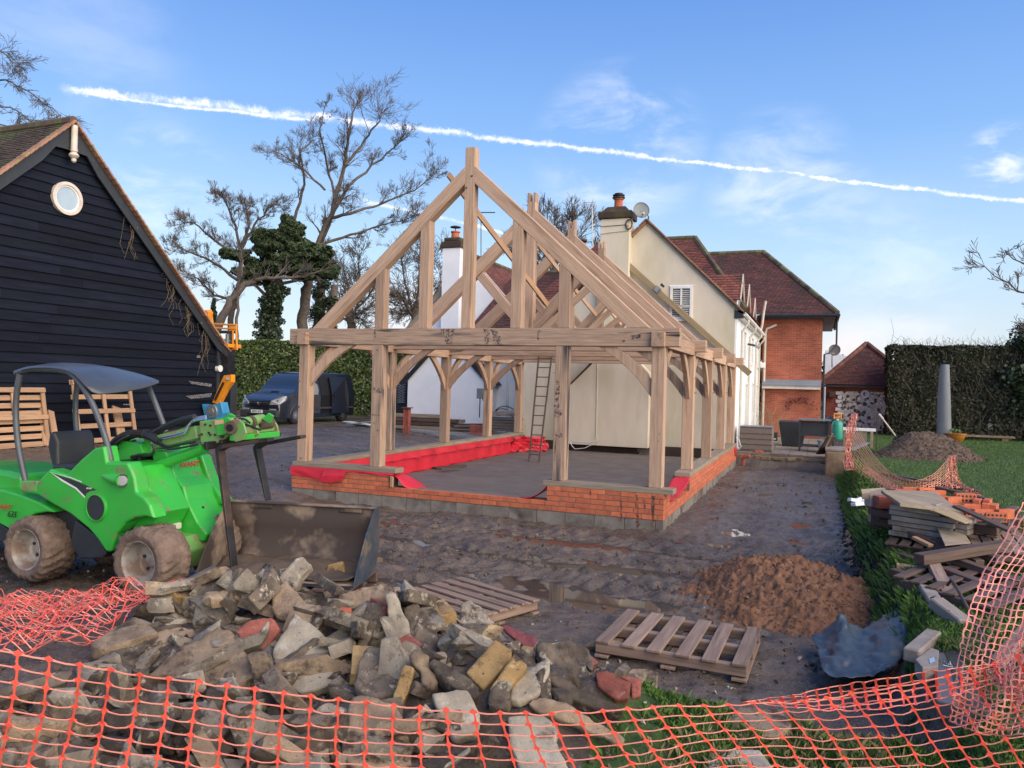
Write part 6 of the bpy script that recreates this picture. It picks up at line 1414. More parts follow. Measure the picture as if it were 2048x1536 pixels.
build_tree('leaning_tree', 'thick reddish trunk leaning right from behind the barn eaves', dep(425, 690, D3), limbs, 3, minr=.011, kids=(3, 5))
D4 = 50
for k, (bx_, tops, lab) in enumerate(((700, [(640, 560), (680, 520), (720, 500), (760, 560), (790, 600), (650, 640), (730, 640)], 'dark tangled bare tree low behind the left rafter of the frame'),
                                   (830, [(780, 560), (800, 500), (840, 490), (870, 500), (885, 560), (810, 620), (880, 620)], 'pale tangled bare tree behind the white chimney'))):
    limbs = [(pl3([(bx_, 720), (bx_ + 3, 660), (bx_, 620)], D4), .35, .25, 2, 2)] + [(pl3([(bx_, 640), ((bx_ + a) / 2 + random.uniform(-10, 10), (640 + b) / 2 - 5), (a, b)], D4, 1.2), .10, .02, 16, 1.45) for a, b in tops]
    build_tree('bare_tree', lab, dep(bx_, 720, D4), limbs, 3, minr=.013, kids=(4, 6), spread=.75, up=.05)
D5 = 60
limbs = [(pl3([(1100, 720), (1102, 600), (1105, 540)], D5), .4, .28, 0, 0)] + [(pl3([(1105, 560), ((1105 + a) / 2, (530 + b) / 2), (a, b)], D5, 1.5), .12, .02, 18, 1.55) for a, b in ((1040, 470), (1075, 430), (1110, 425), (1150, 430), (1180, 450), (1190, 500), (1010, 500), (1130, 470))]
build_tree('bare_tree', 'distant round bare tree between the king posts and the cream chimney', dep(1100, 720, D5), limbs, 3, minr=.014, kids=(4, 6))
D6 = 24
limbs = [(pl3([(-160, 420), (-150, 250), (-140, 120)], D6), .3, .2, 0, 0)] + [(pl3(p, D6, .4), .045, .008, 16, .75) for p in ([(-140, 200), (-60, 205), (20, 215), (75, 250)], [(-140, 190), (-60, 165), (10, 160), (60, 185), (120, 232)], [(-145, 160), (-60, 120), (0, 105), (40, 130)], [(-145, 220), (-60, 240), (10, 250), (40, 262)])]
build_tree('larch_tree', 'reddish drooping bare branches at the top left corner over the barn roof', dep(-160, 420, D6), limbs, 3, minr=.006, kids=(4, 6), up=-.05, spread=.7, kink=.25)
D7 = 20
limbs = [(pl3([(2250, 900), (2240, 700), (2220, 560)], D7), .2, .13, 0, 0)] + [(pl3(p, D7, .5), .05, .008, 10, .55) for p in ([(2220, 620), (2120, 600), (2040, 585), (1945, 520)], [(2220, 600), (2120, 560), (2050, 530), (2010, 500)], [(2225, 660), (2130, 640), (2060, 600)], [(2225, 700), (2130, 690), (2060, 650)])]
build_tree('fruit_tree', 'bare branch tips reaching in from the right edge above the hedge', dep(2250, 900, D7), limbs, 3, minr=.007, kids=(3, 4), up=.1)
D8 = 42
pt = thing('pine_tree', 'dark green pine with an ivy covered trunk behind the laurel hedge', 'tree', tuple(dep(535, 700, D8)))
MB().tube(pl3([(532, 700), (535, 640), (545, 580), (560, 530), (575, 480)], D8), [.45, .38, .30, .2, .1], 8).obj('trunk', 'bark', pt, smooth_='full')
for a in ([(540, 600), (500, 560), (470, 540)], [(550, 570), (600, 560), (640, 560)], [(560, 530), (600, 510), (650, 520)], [(560, 540), (530, 500), (480, 500)], [(570, 490), (560, 465)], [(575, 500), (610, 480), (640, 490)]): MB().tube(pl3(a, D8, .5), [.12, .07, .03][:len(a)], 5).obj('limb', 'bark', pt)
def blobpts(c, rx, rz, n, d):
    c3 = dep(c[0], c[1], d + random.uniform(-1.0, 1.0)); sx_ = rx / FPX * d; sz_ = rz / FPX * d
    v = RNG.normal(size=(n, 3)); v /= np.linalg.norm(v, axis=1)[:, None]; v *= RNG.random((n, 1)) ** .45
    return np.array(c3) + v * np.array([sx_, sx_ * .9, sz_])
cl = [(520, 470, 16, 12), (548, 475, 26, 14), (580, 462, 26, 18), (600, 490, 36, 20), (560, 500, 34, 18), (530, 495, 22, 14), (620, 515, 40, 20), (650, 535, 26, 18), (640, 505, 22, 14), (590, 520, 40, 20), (555, 530, 36, 20), (520, 540, 30, 16), (470, 515, 26, 8), (490, 545, 26, 9), (452, 505, 12, 6), (500, 560, 20, 9), (480, 510, 22, 9), (500, 525, 20, 10), (610, 545, 34, 14), (575, 448, 12, 16), (475, 508, 16, 7), (660, 545, 14, 12)]
PP_ = []; SH = []
for (a, b, rx, rz) in cl:
    for q in range(18):
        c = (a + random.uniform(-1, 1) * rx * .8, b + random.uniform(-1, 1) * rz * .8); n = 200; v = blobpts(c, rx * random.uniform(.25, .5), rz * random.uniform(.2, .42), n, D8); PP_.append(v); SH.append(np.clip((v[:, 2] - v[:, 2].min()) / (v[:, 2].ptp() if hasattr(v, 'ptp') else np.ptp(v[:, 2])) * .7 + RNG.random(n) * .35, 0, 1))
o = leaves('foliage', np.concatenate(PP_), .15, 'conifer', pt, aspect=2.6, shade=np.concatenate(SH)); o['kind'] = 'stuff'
PP_ = []
for t in np.linspace(0, 1, 26):
    c = (532 + 22 * t + random.uniform(-8, 8), 690 - 170 * t); PP_.append(blobpts((c[0] + random.uniform(-8, 8), c[1]), (30 - 10 * t) * random.uniform(.6, 1.15), 13, 520, D8))
o = leaves('ivy', np.concatenate(PP_), .13, 'ivy', pt); o['kind'] = 'stuff'
tr = MB(); pt2 = thing('ivy_tree', 'dark ivy covered double trunk behind the frame left of the queen posts', 'tree', tuple(dep(640, 700, 46)))
for a in ([(636, 700), (640, 600), (645, 540)], [(660, 700), (664, 620), (670, 570)]): MB().tube(pl3(a, 46), [.38, .3, .2], 8).obj('trunk', 'bark', pt2, smooth_='full')
o = leaves('ivy', np.concatenate([blobpts((640 + 8 * math.sin(k), 690 - k * 6), 16, 9, 160, 46) for k in range(22)] + [blobpts((664, 690 - k * 6), 12, 9, 120, 46) for k in range(16)]), .12, 'ivy', pt2); o['kind'] = 'stuff'
sc_ = thing('conifer', 'small dark pointed conifer behind the orange platform', 'tree', tuple(dep(428, 690, 44))); MB().tube(pl3([(428, 690), (428, 600)], 44), [.1, .03], 6).obj('trunk', 'bark', sc_)
o = leaves('foliage', np.concatenate([blobpts((428 + random.uniform(-3, 3), 680 - k * 7), 15 - k * 1.1, 7, 150, 44) for k in range(12)]), .12, 'conifer', sc_); o['kind'] = 'stuff'
hedge('laurel_hedge', 'tall clipped bright laurel hedge behind the dark van', -30.5, -13.9, 20.2, 23.0, .2, 3.92, 'laurel', .105, 330, .14)
lb = thing('low_hedge', 'dark distant hedge line low on the left horizon', 'hedge', (-45, 60, 0)); o = leaves('leaves', np.stack([RNG.uniform(-90, 6, 9000), RNG.uniform(70, 74, 9000), RNG.random(9000) ** 1.3 * 5.4 * (.8 + .3 * np.sin(np.arange(9000)))], 1), .75, 'ivy', lb); o['kind'] = 'stuff'
hd = hedge('beech_hedge', 'tall dark brown green clipped hedge along the right side of the lawn', 4.62, 18.5, 22.4, 24.4, .35, 3.98, 'beech_hedge', .10, 340, .16)
tw = MB()
for k in range(800):
    x = random.uniform(4.7, 14); y = 22.42 + random.uniform(0, .5); z = .5 + 3.2 * random.random(); a = random.uniform(-.8, .8); L_ = random.uniform(.3, .8); tw.tube([(x, y, z), (x + a * L_ * .5, y - .05, z + L_ * .5), (x + a * L_ * .8, y, z + L_)], [.012, .008, .005], 3, cap=False)
for k in range(260):
    x = random.uniform(4.7, 14); y = random.uniform(22.5, 24.2); L_ = random.uniform(.1, .45) * (2.5 if k % 29 == 0 else 1); tw.tube([(x, y, 3.95), (x + random.uniform(-.1, .1), y, 3.95 + L_ * .5), (x + random.uniform(-.25, .25), y, 3.95 + L_)], [.008, .006, .004], 3, cap=False)
o = tw.obj('hedge_twigs', 'bark', hd); o['kind'] = 'stuff'
hb_ = thing('evergreen_bush', 'dark evergreen bush bulging over the hedge at the right edge', 'bush', (10.0, 21.8, .35)); o = leaves('leaves', np.concatenate([blobpts((2060 + random.uniform(-25, 30), 690 + random.uniform(-30, 190)), 34, 26, 500, 29) for k in range(22)]), .12, 'ivy', hb_); o['kind'] = 'stuff'; MB().tube([(10, 21.8, .3), (10, 21.8, 3)], .08, 6).obj('stem', 'bark', hb_)
pr_ = thing('patio_shrub', 'small straggly dry shrub against the brick wing by the drainpipe', 'shrub', (.55, 19.2, .35)); sg = []
for k in range(16): grow(sg, Vector((.5 + random.uniform(-.25, .35), 19.2 + random.uniform(-.2, .2), .35)), Vector((random.uniform(-.3, .3), 0, 1)).normalized(), random.uniform(.6, 1.35), .012, 1, 2, .6, .1, .2, .004, (2, 4))
tw = MB(); [tw.tube(a, b, 3, cap=False) for a, b, c in sg]; tw.obj('stems', 'straw', pr_)
rs_ = thing('red_rose_bush', 'dark red leaved climbing plant on the brick wing above the black planter', 'shrub', (1.4, 20.3, .35)); o = leaves('leaves', np.array([[1.45 + .45 * math.cos(a) + random.gauss(0, .06), 20.38, 1.45 + .35 * math.sin(a) + random.gauss(0, .05)] for a in np.linspace(0, 3.3, 90)]), .07, 'maroon_tile', rs_)
# === GRASS
def inlawn(x, y):
    nz_ = .16 * fbm(x * 2.5, y * 2.5, 77, 3)
    return ((x + nz_ > 2.62 + .35 * sst(2, 12, x * 0 + y)) & (y > -5.2)) | ((x + nz_ * 1.6 > 1.15) & (y + nz_ < -6.35)) | (x > 2.9)
def blades(name, n, xr, yr, h0, wd, m, patch=None, seed=0):
    x = RNG.uniform(*xr, n); y = RNG.uniform(*yr, n); k = inlawn(x, y)
    if patch is not None: k &= fbm(x * .9, y * .9, 60 + seed, 3) > patch
    x, y = x[k], y[k]; n = len(x); z = smooth_h(x, y) + rough_h(x, y); a = RNG.uniform(0, 6.28, n); ln = h0 * (.4 + RNG.random(n)); le = RNG.uniform(.2, .9, n) * ln; wv = wd * (.6 + .6 * RNG.random(n))
    cx, sx_ = np.cos(a), np.sin(a); bdir = RNG.uniform(0, 6.28, n)
    p0 = np.stack([x - cx * wv, y - sx_ * wv, z - .01], 1); p1 = np.stack([x + cx * wv, y + sx_ * wv, z - .01], 1)
    p2 = np.stack([x + np.cos(bdir) * le * .35, y + np.sin(bdir) * le * .35, z + ln * .62], 1); p3 = np.stack([x + np.cos(bdir) * le, y + np.sin(bdir) * le, z + ln * .9], 1)
    V_ = np.stack([p0, p1, p3, p2], 1).reshape(-1, 3)
    o = fastmesh(name, V_, np.arange(n * 4).reshape(n, 4), m, np.repeat(RNG.random(n), 4)); o['kind'] = 'stuff'; return o
blades('grass', 110000, (1.0, 3.6), (-8.9, -5.0), .032, .0012, 'grass', -.12)
blades('grass', 110000, (2.2, 4.6), (-5.6, 2.5), .038, .0017, 'grass', -.5, 1)
blades('grass', 130000, (2.5, 11), (2, 23), .032, .0035, 'grass', -.8, 2)
blades('dry_grass', 16000, (.8, 3.6), (-8.9, -5.0), .06, .0013, 'grass_dry', -.15, 3)

def tufts(n, xr, yr, h0, wd):
    global RNG
    cx = RNG.uniform(*xr, n); cy = RNG.uniform(*yr, n); k = 14
    x = np.repeat(cx, k) + RNG.normal(size=n * k) * .025; y = np.repeat(cy, k) + RNG.normal(size=n * k) * .025; m_ = inlawn(x, y) | (x > 2.5); x, y = x[m_], y[m_]; n2 = len(x)
    z = smooth_h(x, y) + rough_h(x, y); a = RNG.uniform(0, 6.28, n2); ln = h0 * (.4 + RNG.random(n2)); le = RNG.uniform(.3, 1.0, n2) * ln; bd = RNG.uniform(0, 6.28, n2); wv = wd
    p0 = np.stack([x - np.cos(a) * wv, y - np.sin(a) * wv, z - .01], 1); p1 = np.stack([x + np.cos(a) * wv, y + np.sin(a) * wv, z - .01], 1); p2 = np.stack([x + np.cos(bd) * le * .4 + np.cos(a) * wv * .6, y + np.sin(bd) * le * .4, z + ln * .6], 1); p3 = np.stack([x + np.cos(bd) * le, y + np.sin(bd) * le, z + ln * .8], 1)
    o = fastmesh('grass_tufts', np.stack([p0, p1, p2, p3], 1).reshape(-1, 3), np.arange(n2 * 4).reshape(n2, 4), 'grass', np.repeat(RNG.random(n2), 4)); o['kind'] = 'stuff'
tufts(700, (2.5, 2.95), (-4.5, 10), .10, .003); tufts(260, (1.2, 3.4), (-8.8, -5.0), .055, .0012)
# === LADDER
la = thing('ladder', 'narrow old metal ladder leaning on the rear tie beam in front of the cream wall', 'ladder', (-3.9, 8.3, .1))
yb_, yt_ = 7.25, 7.80
bl_, br_ = at(1058, 921, 'y', yb_), at(1078, 921, 'y', yb_); tl_, tr_ = at(1078, 707, 'y', yt_), at(1104, 707, 'y', yt_)
tr_ = tl_ + (tr_ - tl_)
for a, b in ((bl_, tl_), (br_, tr_)): beam('stile', (a.x, a.y, .11), b, .03, .055, 'aluminium', la, up=(0, 1, 0), bev=.003)
for i in range(11):
    t = (i + .7) / 11.2; a = Vector((bl_.x, bl_.y, .11)).lerp(tl_, t); b = Vector((br_.x, br_.y, .11)).lerp(tr_, t); MB().tube([a, b], .014, 6).obj('rung', 'aluminium', la)
# === YARD ITEMS BEHIND THE LEFT WALL
def gz(p): return hgt(p.x, p.y)
tb = thing('timber_stack', 'long low stack of dark railway sleepers and boards in front of the white wall', 'timber stack', tuple(at(880, 850, 'y', 13.4)))
x0 = at(790, 830, 'y', 13.4).x; x1 = at(985, 830, 'y', 13.4).x
for i in range(4):
    for j in range(2):
        z = .42 + i * .135; yy = 13.1 + j * .24
        beam('sleeper', (x0 + random.uniform(-.1, .2), yy, z), (x1 - .55 * i + random.uniform(-.3, .1), yy + .05, z + .01), .22, .115, 'dark_wood' if (i + j) % 3 else 'grey_board', tb)
for i in range(5): beam('board', (x1 - 1.4 + .1 * i, 12.8, .38 + i * .06), (x1 + .2 + .1 * i, 12.6, .42 + i * .07), .2, .045, 'grey_board' if i % 2 else 'dark_wood', tb)
rw = thing('steel_beam', 'short rusty steel column standing on end in the timber stack', 'steel beam', tuple(at(813, 870, 'y', 12.2)))
p = at(813, 870, 'y', 12.2);
for dx in (-.09, .09): MB().box((p.x + dx, p.y, p.z + .48), (.03, .16, .9)).obj('flange', 'red_brick_old', rw)
MB().box((p.x, p.y, p.z + .48), (.16, .03, .9)).obj('web', 'red_brick_old', rw); MB().box((p.x, p.y, p.z + .03), (.5, .3, .03)).obj('base_plate', 'dark_wood', rw); MB().box((p.x, p.y, p.z + .94), (.34, .24, .03)).obj('top_plate', 'dark_wood', rw)
bs = thing('brick_stack', 'low stack of dark red bricks beside the fourth left oak post', 'bricks', tuple(at(955, 860, 'y', 10.9)))
p = at(940, 868, 'y', 10.9); k = 0
for i in range(4):
    for j in range(3):
        for l_ in range(2): MB().box((p.x + .12 + j * .225, p.y + l_ * .11, p.z + .04 + i * .072), (.215, .1025, .065)).obj('brick', 'red_brick_old', bs)
sk = thing('slab_stack', 'stack of dark slabs under a grey kerb stone by the far left corner post', 'slabs', tuple(at(1000, 862, 'y', 11.0)))
p = at(985, 862, 'y', 10.95)
for i in range(5): MB().box((p.x + .35 + random.uniform(-.04, .04), p.y + .1, p.z + .05 + i * .085), (1.0, .5, .075)).obj('slab', 'slab', sk, bevel=.01)
MB().box((p.x + .30, p.y + .08, p.z + .56), (.95, .4, .16), (0, R(-6), 0)).obj('kerb_stone', 'concrete', sk, bevel=.02)
hs_ = thing('hose_loops', 'two loops of black hose arching over the slab stack', 'hose', tuple(at(1010, 820, 'y', 11.2)))
for r_, cx0 in ((.42, 1010), (.34, 1005)):
    c = at(cx0, 838, 'y', 11.2); MB().tube([c + Vector((r_ * math.cos(a), .0, r_ * math.sin(a) * .95)) for a in np.linspace(-.2, 2.7, 16)], .016, 6).obj('loop', 'black_rubber', hs_, smooth_=True)
mb_ = thing('meter_box', 'green electric box on a thin post with a hanging cable', 'electric box', tuple(at(960, 830, 'y', 12.2)))
p = at(961, 787, 'y', 12.2); MB().box(p, (.24, .12, .34)).obj('box', 'steel_grey', mb_, bevel=.02); MB().tube([at(960, 796, 'y', 12.2), at(959, 835, 'y', 12.2)], .018, 6).obj('post', 'steel_dark', mb_); MB().tube([p + Vector((.1, -.08, -.15)), p + Vector((.3, -.1, -.5)), p + Vector((.34, -.1, -.9)), p + Vector((.1, -.1, -1.1))], .012, 6).obj('cable', 'black_rubber', mb_)
sd_ = thing('trellis_panel', 'dark fence panel with a pale lattice screen between the hedge and the white wall', 'fence', tuple(at(800, 850, 'y', 17.5)))
a = at(788, 745, 'y', 17.6); b = at(812, 850, 'y', 17.6); MB().bb((a.x - .3, 17.6, .2), (b.x, 17.7, a.z)).obj('panel', 'black_trim', sd_)
a2, b2 = at(796, 768, 'y', 17.5), at(810, 805, 'y', 17.5)
for i in range(8):
    t = i / 7; beam('lattice', (a2.x, 17.5, a2.z + (b2.z - a2.z) * t), (b2.x, 17.5, a2.z + (b2.z - a2.z) * min(1, t + .18)), .02, .035, 'column_grey', sd_, bev=0); beam('lattice', (b2.x, 17.48, a2.z + (b2.z - a2.z) * t), (a2.x, 17.48, a2.z + (b2.z - a2.z) * min(1, t + .18)), .02, .035, 'column_grey', sd_, bev=0)
ws = thing('white_boards', 'two pale boards lying on the mud beside the van door', 'boards', tuple(at(715, 845, 'z', .4)))
beam('board', at(692, 843, 'z', .42), at(745, 850, 'z', .42), .3, .03, 'white_paint', ws); beam('board', at(697, 848, 'z', .46), at(745, 843, 'z', .46), .2, .03, 'column_grey', ws)
bo = thing('loose_board', 'small dark board lying on the slab inside the frame', 'board', tuple(at(905, 935, 'z', .13))); beam('board', at(868, 936, 'z', .13), at(930, 931, 'z', .14), .16, .04, 'dark_wood', bo); beam('board', at(880, 938, 'z', .17), at(925, 934, 'z', .17), .09, .03, 'dark_wood', bo)
# === PATIO
pa = thing('patio', 'stone paved patio beyond the trench beside the white side wall', 'patio', (1.2, 14, .3))
for i in range(5):
    for j in range(13):
        x = -.02 + i * .46; y = 10.95 + j * .61; MB().bb((x, y, .30), (x + .45, y + .60, .355 + random.uniform(-.004, .004))).obj('paving_slab', 'paving', pa)
for i in range(14):      # rough stone edge
    x = .1 + i * .165; h = random.uniform(.08, .14)
    for r_ in range(2): MB().box((x + random.uniform(-.02, .02), 10.86 + random.uniform(-.03, .03), .10 + r_ * .13), (random.uniform(.15, .26), .16, h), (random.uniform(-.06, .06), random.uniform(-.05, .05), random.uniform(-.1, .1))).obj('edge_stone', 'sandstone', pa, bevel=.02)
rt = thing('rattan_box', 'square grey brown rattan storage box turned on its side at the patio edge', 'rattan box', (.6, 11.3, .355))
a, b = at(1480, 852, 'y', 11.3), at(1544, 905, 'y', 11.3); zt_ = at(1510, 855, 'y', 11.3).z
MB().bb((a.x, 11.3, .357), (b.x, 12.1, zt_)).obj('body', 'wicker', rt, bevel=.02)
for k in range(4):
    z = .40 + k * .15; MB().bb((a.x - .006, 11.285, z), (b.x + .006, 11.298, z + .012)).obj('weave_band', 'dark_wood', rt)
MB().bb((a.x - .01, 11.28, zt_ + .001), (b.x + .01, 12.1, zt_ + .03)).obj('rim', 'steel_grey', rt, bevel=.01)
pb = thing('square_planter', 'large black tapered square planter on the patio', 'planter', (1.3, 14.6, .355))
a, b = at(1557, 842, 'y', 14.0), at(1600, 842, 'y', 14.0); zb_ = .357; w0 = b.x - a.x
MB().add([(a.x + .12, 14.1, zb_), (b.x - .12 + .2, 14.1, zb_), (b.x + .08, 15.0, zb_), (a.x + .12, 15.0, zb_), (a.x, 14.0, a.z), (b.x + .22, 14.0, a.z), (b.x + .22, 15.1, a.z), (a.x, 15.1, a.z)], [(0, 3, 2, 1), (0, 1, 5, 4), (1, 2, 6, 5), (2, 3, 7, 6), (3, 0, 4, 7), (4, 5, 6, 7)]).obj('planter', 'dark_plastic', pb, bevel=.02)
sp = thing('small_planter', 'small black pot with white stripe between rattan box and planter', 'planter', tuple(at(1548, 880, 'z', .36))); p = at(1548, 881, 'z', .36); MB().box((p.x, p.y, .50), (.22, .22, .28)).obj('pot', 'dark_plastic', sp); MB().box((p.x, p.y - .113, .42), (.12, .006, .03)).obj('label_strip', 'white_paint', sp)
tbl = thing('metal_table', 'dark metal potting table with lower shelf on the patio', 'table', (1.9, 12.6, .355))
ya = 12.3; L0, R0 = at(1600, 842, 'y', ya), at(1659, 842, 'y', ya); tz = at(1625, 841, 'y', ya).z
for x in (L0.x, R0.x):
    for y in (ya, ya + .55): MB().bb((x - .025, y - .025, .357), (x + .025, y + .025, tz)).obj('leg', 'dark_plastic', tbl)
MB().bb((L0.x - .05, ya - .05, tz), (R0.x + .05, ya + .62, tz + .035)).obj('top', 'steel_grey', tbl)
for z in (.50, .80): MB().bb((L0.x, ya - .02, z), (R0.x, ya + .58, z + .04)).obj('shelf', 'dark_plastic', tbl)
MB().bb((L0.x + .03, ya + .1, .84), (R0.x - .03, ya + .5, tz - .03)).obj('drawer_box', 'dark_plastic', tbl)
bk2 = thing('bucket', 'grey plastic bucket on the lower shelf of the metal table', 'bucket', tuple(at(1644, 895, 'y', ya))); p = at(1643, 892, 'y', ya - .1); MB().lathe([(.075, 0), (.11, .26), (.12, .26), (.12, .28), (.10, .28)], 18, (p.x, p.y, .42)).obj('bucket', 'column_grey', bk2, smooth_=True)
gc = thing('gas_cylinder', 'green gas cylinder with an orange handle guard standing on the wall end', 'gas cylinder', tuple(at(1674, 882, 'y', 10.0)))
p = at(1674, 880, 'y', 10.2); zb_ = p.z; r_ = .135; ht = at(1674, 842, 'y', 10.2).z - zb_
MB().lathe([(r_ * .8, 0), (r_ * .95, .02), (r_, .06), (r_, ht * .78), (r_ * .93, ht * .9), (r_ * .6, ht), (.03, ht + .02)], 24, (p.x, p.y, zb_)).obj('body', 'gas_green', gc, smooth_=True); MB().lathe([(r_ * 1.01, ht * .45), (r_ * 1.02, ht * .46), (r_ * 1.01, ht * .47)], 24, (p.x, p.y, zb_), cap=False).obj('weld_ring', 'gas_green', gc)
MB().lathe([(.03, ht), (.03, ht + .06)], 12, (p.x, p.y, zb_)).obj('valve', 'white_paint', gc)
for s in (-1, 1): MB().box((p.x + s * .08, p.y, zb_ + ht + .12), (.03, .10, .14)).obj('handle_guard', 'orange_paint', gc, bevel=.01)
MB().box((p.x, p.y, zb_ + ht + .18), (.18, .11, .04)).obj('handle_guard', 'orange_paint', gc, bevel=.01); MB().box((p.x, p.y - .03, zb_ + ht + .09), (.15, .03, .04)).obj('regulator', 'orange_paint', gc, bevel=.01)
gs2 = thing('black_gas_lid', 'rounded dark barbecue lid behind the gas cylinder', 'barbecue', tuple(at(1668, 850, 'y', 13))); p = at(1668, 840, 'y', 12.9); MB().lathe([(.26, 0), (.25, .1), (.18, .2), (.06, .25), (.001, .26)], 20, (p.x, p.y, p.z - .12)).obj('lid', 'dark_plastic', gs2, smooth_=True); MB().tube([(p.x, p.y, p.z - .15), (p.x, p.y, .36)], .03, 8).obj('stand', 'dark_plastic', gs2)
bw2 = thing('low_wall_end', 'old stone capped wall end with planks beside the trench under the gas cylinder', 'wall', (2.45, 10.2, .0))
p = at(1672, 900, 'y', 9.8); MB().bb((p.x - .24, 9.4, -.05), (p.x + .24, 10.6, p.z - .02)).obj('wall', 'sandstone', bw2, bevel=.03)
for i in range(3): MB().box((p.x, 9.6 + i * .36, p.z + .02), (.5, .34, .06), (0, 0, random.uniform(-.05, .05))).obj('coping_stone', 'concrete', bw2, bevel=.01)
lp = thing('leaning_plank', 'dark plank and pale batten leaning on the wall end beside the metal table', 'planks', tuple(at(1645, 905, 'y', 10.1))); beam('plank', at(1640, 908, 'y', 10.2), at(1664, 872, 'y', 9.9), .26, .03, 'dark_wood', lp); beam('batten', at(1652, 893, 'y', 9.9), at(1665, 867, 'y', 9.7), .05, .02, 'grey_board', lp)
ol = thing('old_boards', 'grey rotten boards bridging the end of the trench by the patio', 'boards', tuple(at(1640, 918, 'y', 10.0)));
for k in range(3): beam('board', at(1608, 912 + 4 * k, 'y', 10.3), at(1664, 917 + 3 * k, 'y', 9.9), .12, .03, 'grey_board', ol)
wt = thing('white_topped_bench', 'low brown bench with bright white top behind the gas cylinder', 'bench', tuple(at(1720, 875, 'y', 15))); a, b = at(1684, 858, 'y', 14.5), at(1753, 858, 'y', 14.5); MB().bb((a.x, 14.5, a.z - .035), (b.x, 15.0, a.z + .035)).obj('top', 'white_paint', wt); MB().bb((a.x + .05, 14.55, .38), (b.x - .25, 14.9, a.z - .037)).obj('front_board', 'grey_board', wt); MB().bb((b.x - .16, 14.5, .38), (b.x - .08, 14.58, a.z - .037)).obj('leg', 'grey_board', wt)
fp = thing('drain_fitting', 'orange clay drain pipe fitting lying in rubble at the trench head', 'pipe', tuple(at(1492, 925, 'y', 10.4))); MB().tube([at(1486, 932, 'y', 10.5), at(1487, 916, 'y', 10.5)], .05, 12).obj('pipe', 'red_brick_old', fp, smooth_=True); MB().tube([at(1482, 915, 'y', 10.45), at(1499, 911, 'y', 10.4)], .05, 12).obj('pipe', 'red_brick_old', fp, smooth_=True)
ob = thing('loose_brick', 'single red brick lying at the patio edge in front of the rattan box', 'brick', tuple(at(1518, 905, 'z', .38))); MB().box(at(1518, 903, 'z', .42), (.215, .1, .065), (0, 0, .2)).obj('brick', 'red_brick_old', ob, bevel=.004)
hz_ = thing('white_hose', 'white hose loop at the corner of the footing and patio', 'hose', tuple(at(1478, 895, 'y', 10.7))); MB().tube([at(a, b, 'y', 10.7) for a, b in ((1472, 875), (1478, 880), (1482, 893), (1478, 900), (1474, 888))], .012, 6).obj('hose', 'white_paint', hz_, smooth_=True)
wh = thing('white_cable', 'white cable coil lying at the foot of the chimney breast', 'cable', tuple(at(1150, 890, 'z', .14))); MB().tube([at(a, b, 'y', 10.9) for a, b in ((1140, 884), (1144, 892), (1150, 898), (1170, 896), (1190, 886), (1198, 880), (1180, 884), (1146, 882))], .010, 6).obj('cable', 'white_paint', wh, smooth_=True)
# === GARDEN
cp = thing('covered_parasol', 'tall grey closed parasol under a cover standing on the lawn in front of the hedge', 'parasol', (6.35, 20.5, .42))
p = at(1886, 882, 'z', .42); ty = p.y; tt = at(1886, 729, 'y', ty).z
m_ = MB().lathe([(.19, 0), (.235, .15), (.22, .6), (.21, 1.2), (.17, tt - .42 - .35), (.145, tt - .42 - .06), (.13, tt - .42), (.10, tt - .42)], 14, (p.x, p.y, .42));
for i, v in enumerate(m_.v):
    g = math.atan2(v[1] - p.y, v[0] - p.x); k = 1 + .06 * math.sin(4 * g + v[2]); m_.v[i] = (p.x + (v[0] - p.x) * k + .02 * math.sin(v[2] * 2), p.y + (v[1] - p.y) * k, v[2])
m_.obj('cover', 'column_grey', cp, smooth_=True)
gp = thing('glazed_pot', 'wide golden brown glazed bowl planter on the lawn by the covered parasol', 'plant pot', tuple(at(1912, 884, 'z', .42))); p = at(1912, 884, 'z', .42); MB().lathe([(.16, 0), (.24, .10), (.29, .20), (.30, .27), (.33, .28), (.33, .31), (.28, .31), (.26, .25)], 24, tuple(p)).obj('bowl', 'gold_glaze', gp, smooth_=True); o = leaves('foliage', np.array(p) + np.array([[random.gauss(0, .08), random.gauss(0, .08), .32 + random.random() * .12] for _ in range(60)]), .06, 'grass', gp)
for (px, py, lab) in ((1962, 877, 'pale blue pot with spiky green leaves at the foot of the hedge'),):
    g2 = thing('plant_pot', lab, 'plant pot', tuple(at(px, py, 'z', .45))); p = at(px - 2, py, 'z', .45); MB().lathe([(.13, 0), (.17, .26), (.18, .26), (.18, .29), (.15, .29)], 18, tuple(p)).obj('pot', 'column_grey', g2, smooth_=True)
    tw = MB(); [tw.tube([p + Vector((random.gauss(0, .05), 0, .26)), p + Vector((random.gauss(0, .14), 0, .26 + random.uniform(.2, .5)))], [.012, .004], 3) for _ in range(26)]; tw.obj('leaves', 'gas_green', g2)
st = thing('garden_statue', 'small grey weathered garden statue at the foot of the hedge', 'statue', tuple(at(1979, 878, 'z', .45))); p = at(1979, 878, 'z', .45)
MB().lathe([(.14, 0), (.14, .08), (.09, .12), (.08, .3), (.13, .42), (.12, .55), (.06, .6), (.08, .66), (.08, .74), (.03, .80)], 14, tuple(p)).obj('figure', 'concrete', st, smooth_=True)
gsl = thing('garden_bench', 'low mossy stone slab bench at the hedge foot', 'bench', tuple(at(1950, 880, 'z', .45))); a = at(1930, 876, 'z', .5); MB().box((a.x + .5, a.y + .3, .58), (2.2, .4, .06)).obj('slab', 'sandstone', gsl); [MB().box((a.x + .5 + s * .8, a.y + .3, .49), (.2, .3, .12)).obj('foot', 'sandstone', gsl) for s in (-1, 1)]
